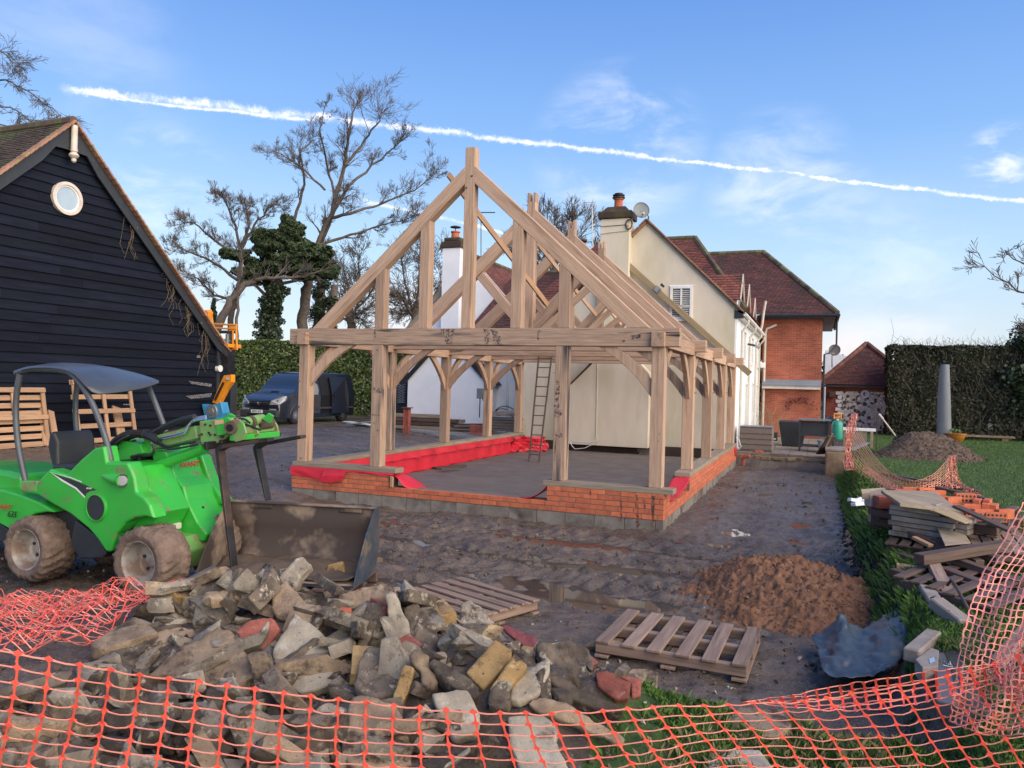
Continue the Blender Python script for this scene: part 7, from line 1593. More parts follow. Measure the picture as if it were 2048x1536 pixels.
def mound(name, label, c, rx, ry, h, m, n=70, seed=1, rough=.10, cat='soil heap', z0=None, lump=5):
    u = np.linspace(-1, 1, n); U_, V_ = np.meshgrid(u, u); rr = np.sqrt(U_ ** 2 + V_ ** 2)
    ang = np.arctan2(V_, U_); edge = 1 + .16 * fbm(np.cos(ang) * 1.5 + 5, np.sin(ang) * 1.5, seed, 3)
    q = np.clip(1 - (rr / edge), 0, 1); prof_ = sst(0, .75, q) * .85 + .15 * q
    X_ = c[0] + U_ * rx * 1.15; Y_ = c[1] + V_ * ry * 1.15
    base = smooth_h(X_, Y_) if z0 is None else z0 + 0 * X_
    f = np.abs(fbm(X_ * lump, Y_ * lump, seed + 7, 5, .62))
    Z_ = base - .05 + (prof_ * h * (1 + .25 * fbm(X_ * 1.4, Y_ * 1.4, seed + 3, 3)) + rough * (f - .2) * (q > .01)) + .05 * (q > 0)
    Z_ = np.where(q <= 0.0, base - .12, Z_)
    ii = (np.arange(n - 1)[:, None] * n + np.arange(n - 1)[None]).ravel()
    o = fastmesh(name, np.stack([X_.ravel(), Y_.ravel(), Z_.ravel()], 1), np.stack([ii, ii + 1, ii + n + 1, ii + n], 1), m); o.data.shade_smooth(); return tag(o, label, cat), (X_, Y_, Z_, q)
h1, HM = mound('clay_heap', 'fresh rusty orange clay heap beside the flat pallet', (1.78, -2.75), 1.0, 1.2, .33, 'clay', 170, 3, .14, z0=-.02, lump=7)
h2, HS = mound('soil_heap', 'dark stony soil heap on the lawn in front of the covered parasol', tuple(at(1852, 912, 'z', .42))[:2], 1.2, 1.5, .60, 'soil', 120, 6, .12, cat='soil heap', lump=4)
def crumb_mesh(name, m, seed=0, n=12, fl=(1, 1, .8)):
    bm = bmesh.new()
    for k in range(n):
        v_ = Vector((random.gauss(0, 1), random.gauss(0, 1), random.gauss(0, 1))).normalized() * random.uniform(.38, .5); bm.verts.new((v_.x * fl[0], v_.y * fl[1], v_.z * fl[2]))
    bmesh.ops.convex_hull(bm, input=bm.verts);
    for v in [v for v in bm.verts if not v.link_faces]: bm.verts.remove(v)
    me = bpy.data.meshes.new(name); bm.to_mesh(me); bm.free(); me.materials.append(M[m]); return me
def crumbs(name, label, pts, sizes, m):
    tw = MB(); base = [crumb_mesh('c', m) for _ in range(6)]; vv = [[v.co.copy() for v in b.vertices] for b in base]; ff = [[tuple(p.vertices) for p in b.polygons] for b in base]
    for p, s in zip(pts, sizes):
        k = random.randrange(6); q = Euler((random.uniform(0, 6), random.uniform(0, 6), random.uniform(0, 6))).to_matrix(); tw.add([Vector(p) + q @ (v * s) for v in vv[k]], ff[k])
    me = bpy.data.meshes.new(name); me.from_pydata([tuple(v) for v in tw.v], [], tw.f); me.update(); o = link(name, me, m); o['kind'] = 'stuff'; return o
def scatter_on(HH, n, qmin=.02):
    X_, Y_, Z_, q = HH; idx = np.argwhere(q > qmin); sel = idx[RNG.integers(0, len(idx), n)]; return [(X_[a, b] + random.uniform(-.01, .01), Y_[a, b], Z_[a, b]) for a, b in sel]
crumbs('clay_crumbs', '', scatter_on(HM, 2600, .0), [random.uniform(.010, .034) * (1.8 if random.random() < .06 else 1) for _ in range(2600)], 'clay')
crumbs('soil_crumbs', '', scatter_on(HS, 1200, .0), [random.uniform(.03, .10) for _ in range(1200)], 'soil')
pts = []; szs = []
for k in range(7000):
    x = random.uniform(-7.5, 2.5); y = random.uniform(-8.6, 9.0) if k % 2 else random.uniform(-8.6, -1)
    if -6.5 < x < .15 and -.2 < y < 11: continue
    if random.random() > .25 + max(0, float(fbm(np.array([x * .8]), np.array([y * .8]), 2, 3)[0])) * 2.2: continue
    pts.append((x, y, hgt(x, y) + .004)); szs.append(random.uniform(.012, .055) * (1 + .04 * (y + 8)))
crumbs('mud_clods', '', pts, szs, 'mud')
pts = []
for k in range(420):
    x = random.uniform(-7.5, 2.6); y = random.uniform(-8.6, 6.0) if k % 3 == 0 else random.uniform(-8.4, -4.5)
    if -6.5 < x < .15 and -.2 < y < 11: continue
    pts.append((x, y, hgt(x, y) + .005))
crumbs('gravel_stones', '', pts, [random.uniform(.015, .045) for _ in pts], 'concrete_pale')
pts = []; szs = []
for k in range(3200):
    y = random.uniform(-4.2, 10.2); x = random.gauss(2.62 + .30 * max(0, min(1, (y - 2) / 10)), .10); pts.append((x, y, hgt(x, y) + .005)); szs.append(random.uniform(.025, .10))
mat('topsoil', (.045, .034, .026), (.028, .022, .017), 9, .95, bump=.02)
crumbs('topsoil_clods', '', pts, szs, 'topsoil')
hk = thing('spade', 'pale spade handle sticking out of the dark soil heap', 'spade', tuple(at(1795, 873, 'y', 13.5))); MB().tube([at(1759, 829, 'y', 13.6), at(1793, 874, 'y', 13.3)], .022, 8).obj('handle', 'old_white', hk); MB().tube([at(1758, 828, 'y', 13.6), at(1766, 838, 'y', 13.55)], .032, 8).obj('grip', 'old_white', hk); MB().box(at(1796, 878, 'y', 13.3), (.2, .03, .2), (0, .6, 0)).obj('blade', 'steel_dark', hk)
wb = thing('white_plank', 'short pale plank lying on the lawn under the hanging netting', 'plank', tuple(at(1720, 892, 'z', .45))); beam('plank', at(1702, 900, 'y', 11.2), at(1735, 885, 'y', 11.8), .14, .03, 'column_grey', wb)
# === PILE OF PALLETS, BLOCKS AND BRICKS (right)
GZ = .40
def Pz(px, py, z): return at(px, py, 'z', z)
def slabprism(name, pix, z, th, m, par, bev=.006):
    pts = [Pz(a, b, z) for a, b in pix]; pts = [Vector((p.x, p.y, z - th)) for p in pts]; return MB().prism(pts, (0, 0, th)).obj(name, m, par, bevel=bev, seg=1)
P1 = Pz(1900, 1130, GZ)
def palletq(name, label, corners, z, nslat, m='dark_wood', h=.13, slatw=.09, drop=()):
    """pallet from its four top corners (left-front, right-front, right-back, left-back) seen at height z"""
    A_, B_, C__, D_ = [Pz(a, b, z) for a, b in corners]
    t = thing(name, label, 'pallet', ((A_.x + C__.x) / 2, (A_.y + C__.y) / 2, z - h))
    for k in range(3):
        u = (.04, .5, .96)[k]; a = A_.lerp(D_, u); b = B_.lerp(C__, u); beam('bearer', a + Vector((0, 0, -.07)), b + Vector((0, 0, -.07)), .06, .09, m, t)
    for i in range(nslat):
        if i in drop: continue
        u = .04 + .92 * i / (nslat - 1); a = A_.lerp(B_, u); b = D_.lerp(C__, u); beam('slat', a + Vector((0, 0, -.012)), b + Vector((0, 0, -.012)), slatw, .02, m, t, bev=.003)
    for i in range(3):
        u = .04 + .92 * i / 2; a = A_.lerp(B_, u); b = D_.lerp(C__, u); beam('base_board', a + Vector((0, 0, -.125)), b + Vector((0, 0, -.125)), slatw, .02, m, t, bev=.003)
    return t
palletq('pallet', 'dark brown pallet carrying the stack of grey concrete blocks', [(1772, 1085), (1960, 1112), (2010, 1045), (1830, 1020)], .54, 7, 'dark_wood')
palletq('pallet', 'grey topped pallet with open slats right of the concrete blocks', [(1925, 1090), (2075, 1110), (2010, 1035), (1900, 1022)], .62, 6, 'pallet_wood', h=.12)
palletq('pallet', 'broken dark pallet lying lowest in the pile nearest the trench edge', [(1790, 1150), (1985, 1215), (2100, 1165), (1880, 1115)], .50, 6, 'dark_wood', h=.1)
palletq('pallet', 'dark pallet under the orange bricks at the back of the pile', [(1742, 1012), (1995, 1050), (2040, 1012), (1780, 990)], .80, 7, 'dark_wood', h=.14)
palletq('pallet', 'second dark pallet stacked beneath the one under the orange bricks', [(1742, 1030), (1995, 1070), (2040, 1030), (1780, 1008)], .66, 7, 'dark_wood', h=.13)
cb = thing('concrete_blocks', 'stack of thin grey concrete coping blocks on the dark pallet', 'concrete blocks', tuple(Pz(1840, 1075, .56)))
A0 = Pz(1776, 1068, .56); B0 = Pz(1885, 1086, .56); dx = (B0 - A0).normalized(); dy = Vector((-dx.y, dx.x, 0))
for i in range(6):
    for j in range(2):
        Ln = random.choice((.62, .60, .66)) if i < 5 else .50
        a = A0 + dx * (random.uniform(-.05, .08)) + dy * (.05 + j * .17 + random.uniform(-.03, .02)) + Vector((0, 0, .025 + i * .054)); beam('block', a, a + (dx + dy * random.uniform(-.07, .07)) * Ln + Vector((0, 0, random.uniform(-.006, .006))), .15, .048, 'concrete', cb, bev=.004)
for i in range(3):
    a = A0 + dx * .64 + dy * .1 + Vector((0, 0, .025 + (i + 2) * .054)); beam('block', a, a + dx * random.uniform(.08, .2), .16, .048, 'concrete', cb, bev=.004)
a = A0 + dx * .12 + dy * .12 + Vector((0, 0, .025 + 6 * .054)); beam('block', a, a + dx * .34, .16, .05, 'concrete', cb, bev=.004)
a = A0 - dx * .05 + dy * .35 + Vector((0, 0, .2)); beam('block', a, a + dx * .3, .16, .06, 'concrete', cb, bev=.004)
def pbrick():
    bm = bmesh.new(); L_, Wd, H_ = .215, .065, .1025
    vs_ = {}
    bmesh.ops.create_cube(bm, size=1)
    for v in bm.verts: v.co = Vector((v.co.x * L_, v.co.y * Wd, v.co.z * H_))
    bmesh.ops.bevel(bm, geom=list(bm.edges), offset=.003, segments=1, affect='EDGES')
    me = bpy.data.meshes.new('brick'); bm.to_mesh(me); bm.free(); me.materials.append(M['orange_brick']); return me
pb_me = pbrick()
hole_me = None
bp_ = thing('orange_bricks', 'loose pile of orange perforated engineering bricks on the back pallets', 'bricks', tuple(Pz(1900, 1040, .6)))
def put_brick(p, rz, rx=0.0, holes=False, m=None):
    """rx=90deg: standing on edge so the perforated bed face looks forward"""
    mw = Matrix.Translation(p) @ Matrix.Rotation(rz, 4, 'Z') @ Matrix.Rotation(rx, 4, 'X')
    b = link('brick', pb_me, None, bp_, mw)
    if holes:
        hm = MB()
        for i in range(5):
            for j in range(2):
                c = Vector((-.082 + i * .041, -.0335, -.022 + j * .044)); n = 10
                ring_ = [c + Vector((.0135 * math.cos(2 * math.pi * k / n), 0, .0135 * math.sin(2 * math.pi * k / n))) for k in range(n)]
                hm.prism(ring_, (0, .002, 0))
        me = hm.mesh('holes'); o = link('holes', me, 'ink', bp_, mw); o.parent = b; o.matrix_parent_inverse = Matrix.Identity(4); o.matrix_basis = Matrix.Identity(4)
    return b
az0 = R(-12)
bx_ = [((1900, 1010), 0, 0), ((1935, 1012), .05, 1)]
rows_ = [ # px,py (centre), z, rot, holes
 (1807, 988, .66, .0, False), (1842, 992, .64, .5, False), (1862, 996, .64, .5, False), (1885, 1003, .64, .45, False), (1930, 996, .70, -.05, True), (1900, 1018, .62, -.05, False), (1926, 1020, .60, -.1, False),
 (1905, 1003, .62, .4, False), (1955, 1008, .66, .9, False), (1972, 1015, .62, .95, False), (1988, 1018, .62, .9, False), (1990, 1034, .58, -.08, True), (1950, 1032, .58, -.05, True), (1918, 1028, .56, -.05, False), (1880, 1012, .60, .1, False), (1860, 1006, .60, .2, False), (1835, 1000, .60, .1, False), (1975, 1008, .66, .9, False), (1870, 990, .58, .1, False), (1945, 1018, .60, 0, False), (2008, 1028, .54, .3, False), (1850, 985, .56, .3, False), (1825, 984, .56, -.2, False), (1965, 1028, .54, .1, False)]
for px, py, z, rz0, hl in rows_:
    p = dep(px, py, 8.35 - (py - 990) * .010); put_brick(p, YAW + rz0, 0, hl)
def board(label, pa, za, pb, zb, wd, th, m, name='board', up=(0, 0, 1)):
    a, b = Pz(*pa, za), Pz(*pb, zb); t = thing(name, label, 'board', tuple((a + b) / 2)); beam(name, a, b, wd, th, m, t, up=up, bev=.003); return t
def flatboard(label, pix, zs, th, m):
    pts = [Pz(a, b, z) for (a, b), z in zip(pix, zs)]; t = thing('board', label, 'board', tuple(pts[0])); MB().prism(pts, (0, 0, -th)).obj('board', m, t, bevel=.003, seg=1); return t
flatboard('wide grey plank sloping over the orange bricks towards the right', [(1762, 980), (1870, 982), (1925, 1024), (1895, 1018), (1800, 1006)], [1.02, 1.01, .88, .90, .96], .035, 'grey_board')
flatboard('long thin grey board lying across the top of the concrete blocks', [(1768, 984), (1790, 998), (1940, 1045), (1942, 1035), (1880, 1008)], [1.03, .97, .80, .84, .92], .012, 'grey_board')
flatboard('pale timber offcut at the left front corner of the brick pile', [(1722, 978), (1770, 975), (1775, 990), (1724, 988)], [.98, .98, .93, .93], .06, 'grey_board')
flatboard('brown sheet of plywood under the right end of the concrete blocks', [(1872, 1050), (1918, 1050), (1942, 1085), (1890, 1090)], [.72, .72, .64, .64], .012, 'grey_board')
flatboard('yellowish board tip poking out right of the concrete blocks', [(1865, 1020), (1900, 1020), (1945, 1043), (1930, 1046)], [.90, .90, .82, .82], .012, 'treated_pine')
board('dark narrow board slanting down across the right side of the pile', (1912, 1012), .92, (2022, 1062), .78, .10, .025, 'dark_wood')
board('heavy reddish brown timber lying across the front of the pallets', (1838, 1118), .58, (2015, 1090), .66, .11, .085, 'dark_wood', 'timber')
board('short grey post stub leaning under the reddish timber', (1866, 1128), .52, (1900, 1195), .44, .10, .06, 'pallet_wood')
board('dark timber end lying under the front pallet', (1800, 1110), .46, (1920, 1150), .45, .09, .05, 'dark_wood')
for (a, za, b, zb, wd, th, m, lab) in (((1822, 1068), .60, (1960, 1128), .52, .09, .07, 'dark_wood', 'dark timber emerging below the concrete blocks towards the reddish timber'), ((1868, 1080), .60, (2000, 1120), .56, .10, .06, 'dark_wood', 'dark timber behind the heavy reddish timber'), ((1905, 1118), .54, (2045, 1168), .48, .09, .06, 'dark_wood', 'dark slat timber in front of the heavy reddish timber, right part'), ((1885, 1138), .50, (2060, 1205), .45, .10, .05, 'dark_wood', 'long dark timber running out under the netting curtain'), ((1786, 1143), .46, (1905, 1180), .44, .09, .06, 'dark_wood', 'blackened timber lying on the grass at the very front of the pallets'), ((1793, 1131), .47, (1836, 1138), .46, .08, .04, 'pallet_new', 'short orange pine offcut on the grass in front of the pallets'), ((1828, 1075), .64, (1862, 1092), .60, .06, .03, 'pallet_new', 'bright sawn slat end beside the concrete blocks')):
    board(lab, a, za, b, zb, wd, th, m, 'timber')
for k, (a, b, lab) in enumerate((((1858, 955), (1960, 985), 'first of the long dark timbers on the lawn behind the bricks, nearest the trench'), ((1765, 948), (1930, 978), 'longest dark timber on the lawn behind the bricks'), ((1790, 955), (1975, 1000), 'dark timber with pale patches on the lawn behind the bricks'))): board(lab, a, .50 + .04 * k, b, .50 + .04 * k, .09, .05, 'dark_wood', 'timber')
wr_ = thing('white_rubble', 'broken white plaster pieces at the left foot of the brick pile', 'rubble', tuple(Pz(1720, 1005, .5)))
for (a, b) in ((1712, 1002), (1722, 998), (1732, 1003), (1718, 1008), (1736, 996)): MB().box(Pz(a, b, .52), (.22, .09, .05), (random.uniform(-.3, .3), random.uniform(-.2, .2), random.uniform(-.5, .8))).obj('piece', 'white_render', wr_, bevel=.01)
bb_ = thing('block_pile', 'dark block and brick ends stacked under the left edge of the brick pile', 'blocks', tuple(Pz(1755, 1010, .5)))
for (a, b, z, m) in ((1750, 1000, .86, 'concrete'), (1768, 1004, .86, 'red_brick_old'), (1757, 1018, .74, 'dark_wood'), (1778, 1022, .74, 'concrete'), (1757, 1034, .62, 'concrete'), (1778, 1040, .60, 'dark_wood')): MB().box(Pz(a, b, z), (.18, .14, .13), (0, 0, YAW)).obj('block', m, bb_, bevel=.005)
tag(MB().tube([at(1718, 1128, 'y', -1.3), at(1772, 1016, 'y', 1.0)], .018, 7).obj('wooden_stick', 'grey_board'), 'thin wooden stick leaning from the clay heap up against the brick pile', 'stick')
gp2 = thing('gravel_post', 'long grey plastic box section with white scribbles lying towards the netting', 'fascia box', tuple(Pz(1890, 1330, .38)))
pts = [Pz(1873, 1238, .40), Pz(1945, 1258, .40), Pz(1960, 1425, .36), Pz(1872, 1400, .36)]
MB().prism([p - Vector((0, 0, .10)) for p in pts], (0, 0, .10)).obj('box', 'steel_grey', gp2, bevel=.008)
mat('dark_box', (.135, .115, .12), (.105, .09, .095), 3, .5, bump=.001, stain=(.35, .34, .35), stain_scale=6, stain_t=(.70, .78)); gp2.children[0].data.materials.clear(); gp2.children[0].data.materials.append(M['dark_box'])
sc2 = MB()
def scr(pix, z=.403):
    sc2.tube([Pz(a, b, z) for a, b in pix], .0028, 4)
scr([(1893, 1250), (1900, 1256), (1908, 1250), (1898, 1262), (1910, 1260)]); scr([(1888, 1322), (1896, 1330), (1900, 1322), (1905, 1334)], .385); scr([(1886, 1330), (1910, 1336)], .385); scr([(1902, 1305), (1900, 1330)], .387)
sc2.obj('chalk_marks', 'white_paint', gp2)
tag(MB().prism([at(1892, 1330, 'z', .0)] * 0 + [Pz(1905, 1262, .402), Pz(1918, 1262, .402), Pz(1915, 1290, .400), Pz(1902, 1286, .400)], (0, 0, .001)).obj('worn_sticker', 'concrete_pale', gp2))
for (pa, za, pb, zb, wd, lab) in (((1852, 1180), .44, (1885, 1232), .42, .11, 'grey concrete post lying on the grass nearest the pallets'), ((1870, 1205), .50, (1930, 1250), .42, .12, 'second grey concrete post partly under the fascia box'), ((1868, 1272), .40, (1822, 1312), .38, .10, 'short pale concrete post lying crosswise left of the fascia box')):
    a, b = Pz(*pa, za), Pz(*pb, zb); t = thing('concrete_post', lab, 'concrete post', tuple((a + b) / 2), 'concrete posts in the grass'); beam('post', a, b, wd, .09, 'concrete', t, bev=.01)
cf = thing('kerb_block', 'squat concrete block with a blue sticker left of the fascia box', 'concrete block', tuple(Pz(1850, 1325, .34)))
pts = [Pz(a, b, .40) for a, b in ((1830, 1318), (1862, 1295), (1878, 1300), (1876, 1332), (1845, 1335))]; MB().prism([p - Vector((0, 0, .1)) for p in pts], (0, 0, .1)).obj('block', 'concrete', cf, bevel=.006); MB().prism([Pz(a, b, .402) for a, b in ((1858, 1318), (1868, 1314), (1871, 1322), (1860, 1327))], (0, 0, .001)).obj('sticker', 'pale_glass', cf)
rd = thing('steel_rod', 'bent rusty steel rod standing beside the fascia box and holding the netting', 'rod', tuple(Pz(1985, 1335, .35)))
MB().tube([at(1895, 1170, 'y', -5.6), at(1903, 1160, 'y', -5.7), at(1912, 1172, 'y', -5.8), at(1940, 1225, 'y', -6.3), at(1965, 1275, 'y', -6.6), at(1992, 1335, 'y', -6.9)], .009, 8).obj('rod', 'dark_wood', rd, smooth_=True)
for (pa, za, pb, zb, lab) in (((1975, 1325), .42, (2040, 1440), .36, 'pale round fence post lying at the bottom right under the netting'), ((2060, 1250), .62, (1990, 1330), .46, 'tan plank leaning up to the right edge behind the netting')):
    a, b = Pz(*pa, za), Pz(*pb, zb); t = thing('wooden_post', lab, 'post', tuple((a + b) / 2)); beam('post', a, b, .09, .05, 'pallet_wood', t, bev=.015)
# === BLUE SHEET
ps = [  # (px, py, z) rows from back to front
 [(1655, 1258, .10), (1670, 1232, .26), (1688, 1221, .30), (1702, 1248, .20), (1726, 1262, .12), (1758, 1240, .15), (1790, 1218, .22), (1820, 1206, .26)],
 [(1640, 1275, .08), (1668, 1262, .14), (1680, 1262, .20), (1704, 1278, .14), (1735, 1280, .11), (1764, 1268, .22), (1796, 1250, .25), (1822, 1240, .26)],
 [(1625, 1268, .10), (1662, 1290, .08), (1672, 1300, .16), (1705, 1305, .16), (1740, 1302, .16), (1768, 1298, .20), (1798, 1290, .20), (1818, 1285, .20)],
 [(1622, 1276, .07), (1655, 1300, .07), (1665, 1325, .10), (1700, 1330, .10), (1735, 1330, .10), (1765, 1328, .14), (1792, 1322, .15), (1806, 1318, .14)],
 [(1640, 1300, .07), (1640, 1335, .08), (1655, 1350, .08), (1690, 1356, .08), (1725, 1352, .09), (1755, 1345, .13), (1780, 1338, .13), (1792, 1334, .10)]]
o = sheet('plastic_sheet', [[Pz(a, b, z + .03) for a, b, z in r_] for r_ in ps], 'blue_sheet', None, thick=.004, sub=3, wr=.085)
tag(o, 'crumpled dark blue plastic sheet lying beside the clay heap', 'plastic sheet')
a = Pz(1748, 1348, .12); tag(MB().tube([a, a + Vector((.10, .10, .03))], [.034, .03], 12, cap=False).obj('sheet_roll', 'blue_sheet', None, smooth_=True), 'rolled open end of the blue plastic sheet at its front edge', 'plastic sheet')
# === RUBBLE HEAP
def rockmesh(name, m, kind):
    bm = bmesh.new()
    if kind == 'slab':
        n = random.randint(5, 8); ang = sorted(random.uniform(0, 2 * math.pi) for _ in range(n)); P_ = [(math.cos(a) * random.uniform(.38, .5), math.sin(a) * random.uniform(.38, .5)) for a in ang]
        for x, y in P_:
            for z in (-.5, .5): bm.verts.new((x + random.uniform(-.03, .03), y + random.uniform(-.03, .03), z))
    elif kind == 'brick':
        for x in (-.5, .5):
            for y in (-.5, .5):
                for z in (-.5, .5): bm.verts.new((x, y, z))
        if random.random() < .6:
            pass
    else:
        for _ in range(9): bm.verts.new(Vector((random.choice((-.5, .5)) * random.uniform(.6, 1), random.choice((-.5, .5)) * random.uniform(.5, 1), random.choice((-.5, .5)) * random.uniform(.5, 1))))
    bmesh.ops.convex_hull(bm, input=bm.verts)
    for v in [v for v in bm.verts if not v.link_faces]: bm.verts.remove(v)
    bmesh.ops.bevel(bm, geom=list(bm.edges), offset=.014 if kind != 'brick' else .014, segments=1, affect='EDGES')
    bmesh.ops.triangulate(bm, faces=bm.faces); bmesh.ops.subdivide_edges(bm, edges=bm.edges, cuts=2, use_grid_fill=True)
    sd_ = random.randint(0, 999)
    for v in bm.verts:
        k = .028 if kind != 'brick' else .016
        x, y, z = v.co; d = float(fbm(np.array([x * 4 + z * 2.3]), np.array([y * 4 + z * 1.7]), sd_, 3)[0]); d2 = float(fbm(np.array([x * 14 + z * 5]), np.array([y * 14 - z * 3]), sd_, 2)[0])
        v.co += v.co.normalized() * (d * k * 1.6 + d2 * k * .6)
    me = bpy.data.meshes.new(name); bm.to_mesh(me); bm.free(); me.materials.append(M[m]); me.shade_smooth()
    try: me.set_sharp_from_angle(angle=R(28))
    except Exception: pass
    return me
variants = {}
for kind, mlist in (('slab', ('r_dark', 'r_grey', 'r_tan', 'r_tan', 'r_grey')), ('lump', ('r_dark', 'r_grey', 'r_grey', 'r_tan')), ('brick', ('r_red', 'r_yellow', 'r_dark'))):
    variants[kind] = [rockmesh('broken_' + kind, m, kind) for m in mlist for _ in range(4 if kind != 'brick' else 2)]
def heap_z(x, y): return float(smooth_h(x, y)) + .02
def rock(kind, pos, dims, rot, name, label, cat, group=None, me=None):
    me = me or random.choice(variants[kind]); o = bpy.data.objects.new(name, me); COL.objects.link(o)
    o.matrix_basis = Matrix.Translation(pos) @ rot.to_4x4() @ Matrix.Diagonal((*dims, 1)); return tag(o, label, cat, group)
KEYS = []
def key(name, label, pix, d0, d1, th, m, cat='rubble slab', bev=.012, sub=True, disp=.012):
    ys_ = [b for a, b in pix]; y0, y1 = max(ys_), min(ys_)
    if isinstance(d0, tuple): # plane through distance at left/right as well
        d0, dr = d0
        xs_ = [a for a, b in pix]; xa, xb = min(xs_), max(xs_)
    else: dr = 0; xa, xb = 0, 1
    if cat == 'brick': disp = .0035; bev = .004
    bxm = [a for a, b in pix if b > y0 - 12]; bxm = sum(bxm) / len(bxm); dd_ = d1 - d0; d_ = 1.9
    if cat in ('rubble slab', 'brick', 'tile', 'ridge tile'):
        while d_ < 7:
            q_ = dep(bxm, y0, d_)
            if q_.z < float(smooth_h(q_.x, q_.y)) + .035: break
            d_ += .02
        d0 = d_ - .04; d1 = d0 + dd_
    KEYS.append((min(a for a, b in pix), max(a for a, b in pix), y1, y0, min(d0, d1)))
    P_ = [dep(a, b, d0 + (d1 - d0) * (y0 - b) / max(1, y0 - y1) + dr * (a - xa) / (xb - xa)) for a, b in pix]
    n_ = Vector((0, 0, 0))
    for i in range(len(P_)): n_ += (P_[i] - P_[0]).cross(P_[(i + 1) % len(P_)] - P_[0])
    n_.normalize(); c = sum(P_, Vector()) / len(P_)
    if n_.dot(c - CAM) < 0: n_ = -n_
    Q_ = []; sdq = random.randint(0, 999)
    for i in range(len(P_)):
        a_, b_ = P_[i], P_[(i + 1) % len(P_)]; e_ = b_ - a_; ns = max(1, int(e_.length / .028)) if sub else 1; pn = e_.cross(n_).normalized()
        for q in range(ns):
            w_ = 0 if not sub else (float(fbm(np.array([i * 3.1 + q * .55]), np.array([.5]), sdq, 3)[0]) * disp * 1.1 - (disp * .35 if q == 0 else 0))
            Q_.append(a_ + e_ * (q / ns) + pn * w_)
    P_ = Q_
    bm = bmesh.new(); vs_ = [bm.verts.new(p - c) for p in P_]; vb = [bm.verts.new(p - c + n_ * th) for p in P_]; k = len(P_)
    bm.faces.new(vs_); bm.faces.new(vb[::-1])
    for i in range(k): bm.faces.new((vs_[i], vb[i], vb[(i + 1) % k], vs_[(i + 1) % k]))
    bmesh.ops.recalc_face_normals(bm, faces=bm.faces)
    bmesh.ops.bevel(bm, geom=[e for e in bm.edges if e.calc_face_angle(0) > .8], offset=min(bev, .007), segments=1, affect='EDGES', clamp_overlap=True)
    if sub:
        bmesh.ops.triangulate(bm, faces=bm.faces)
        for _ in range(6):
            long_ = [e for e in bm.edges if e.calc_length() > .026]
            if not long_ or len(bm.verts) > 3500: break
            bmesh.ops.subdivide_edges(bm, edges=long_, cuts=1); bmesh.ops.triangulate(bm, faces=[f for f in bm.faces if len(f.verts) > 3])
        bm.normal_update(); sd_ = random.randint(0, 999)
        arr = np.array([v.co[:] for v in bm.verts]); f1 = fbm(arr[:, 0] * 9 + arr[:, 1] * 5, arr[:, 2] * 9 + arr[:, 1] * 4, sd_, 4, .6); f2 = fbm(arr[:, 0] * 45 + arr[:, 1] * 25, arr[:, 2] * 45, sd_ + 5, 2)
        nr = [v.normal.copy() for v in bm.verts]
        for v, a_, b_, q in zip(bm.verts, f1, f2, nr): v.co += q * (disp * float(a_) + disp * .25 * float(b_))
    me = bpy.data.meshes.new(name); bm.to_mesh(me); bm.free(); me.materials.append(M[m]); me.shade_smooth()
    try: me.set_sharp_from_angle(angle=R(50))
    except Exception: pass
    o = bpy.data.objects.new(name, me); COL.objects.link(o); o.location = c; return tag(o, label, cat)
K = key
K('concrete_slab', 'big pale kite shaped concrete slab standing in the middle of the rubble heap', [(545, 1300), (590, 1222), (612, 1240), (650, 1268), (666, 1330), (668, 1362), (640, 1378), (600, 1386), (556, 1350)], 3.55, 3.95, .07, 'r_pale')
K('concrete_slab', 'pale pointed flagstone corner above the kite shaped slab', [(540, 1215), (553, 1175), (570, 1157), (600, 1190), (620, 1218), (600, 1240), (560, 1240)], 4.1, 4.35, .06, 'r_tan')
K('concrete_slab', 'long dark concrete slab edge behind the pointed flagstone, leaning up left', [(530, 1180), (560, 1150), (590, 1115), (605, 1110), (625, 1130), (600, 1160), (570, 1200)], 4.5, 4.7, .08, 'r_grey')
K('concrete_slab', 'large triangular tan slab left of the kite shaped slab', [(292, 1350), (400, 1275), (440, 1248), (480, 1270), (505, 1320), (512, 1352), (470, 1375), (380, 1368)], 3.2, 3.6, .08, 'r_tan', disp=.02)
K('concrete_slab', 'long mottled slab lying flat above the triangular tan slab', [(385, 1272), (420, 1235), (490, 1210), (535, 1212), (540, 1228), (480, 1262), (440, 1262)], 3.8, 4.3, .07, 'r_grey', disp=.02)
K('concrete_lump', 'square grey lump of concrete at the upper left of the heap', [(385, 1248), (392, 1195), (440, 1188), (465, 1200), (470, 1230), (430, 1245)], 4.1, 4.3, .16, 'r_grey')
K('concrete_slab', 'pale flat slab at the far upper left end of the heap', [(300, 1245), (325, 1198), (388, 1200), (392, 1225), (350, 1250), (320, 1262)], 3.9, 4.3, .06, 'r_pale')
K('concrete_slab', 'long narrow slanting slab piece running down the left flank of the heap', [(185, 1330), (240, 1290), (330, 1245), (345, 1258), (280, 1305), (230, 1335)], 3.5, 3.9, .07, 'r_dark')
K('broken_kerb', 'mossy tan kerb lump with a rounded end on the left flank', [(240, 1305), (252, 1285), (330, 1258), (390, 1255), (395, 1268), (330, 1290), (270, 1315)], 3.55, 3.75, .09, 'r_tan', disp=.02)
K('broken_block', 'brown block with an eroded notch left of the kite shaped slab', [(495, 1300), (520, 1302), (545, 1325), (567, 1322), (560, 1365), (545, 1385), (505, 1352)], 3.5, 3.6, .12, 'r_tan', disp=.025)
K('purple_brick', 'purple and yellow scorched brick behind the triangular slab', [(470, 1262), (500, 1240), (545, 1235), (560, 1260), (530, 1298), (490, 1295)], 3.85, 3.95, .10, 'r_red', 'brick')
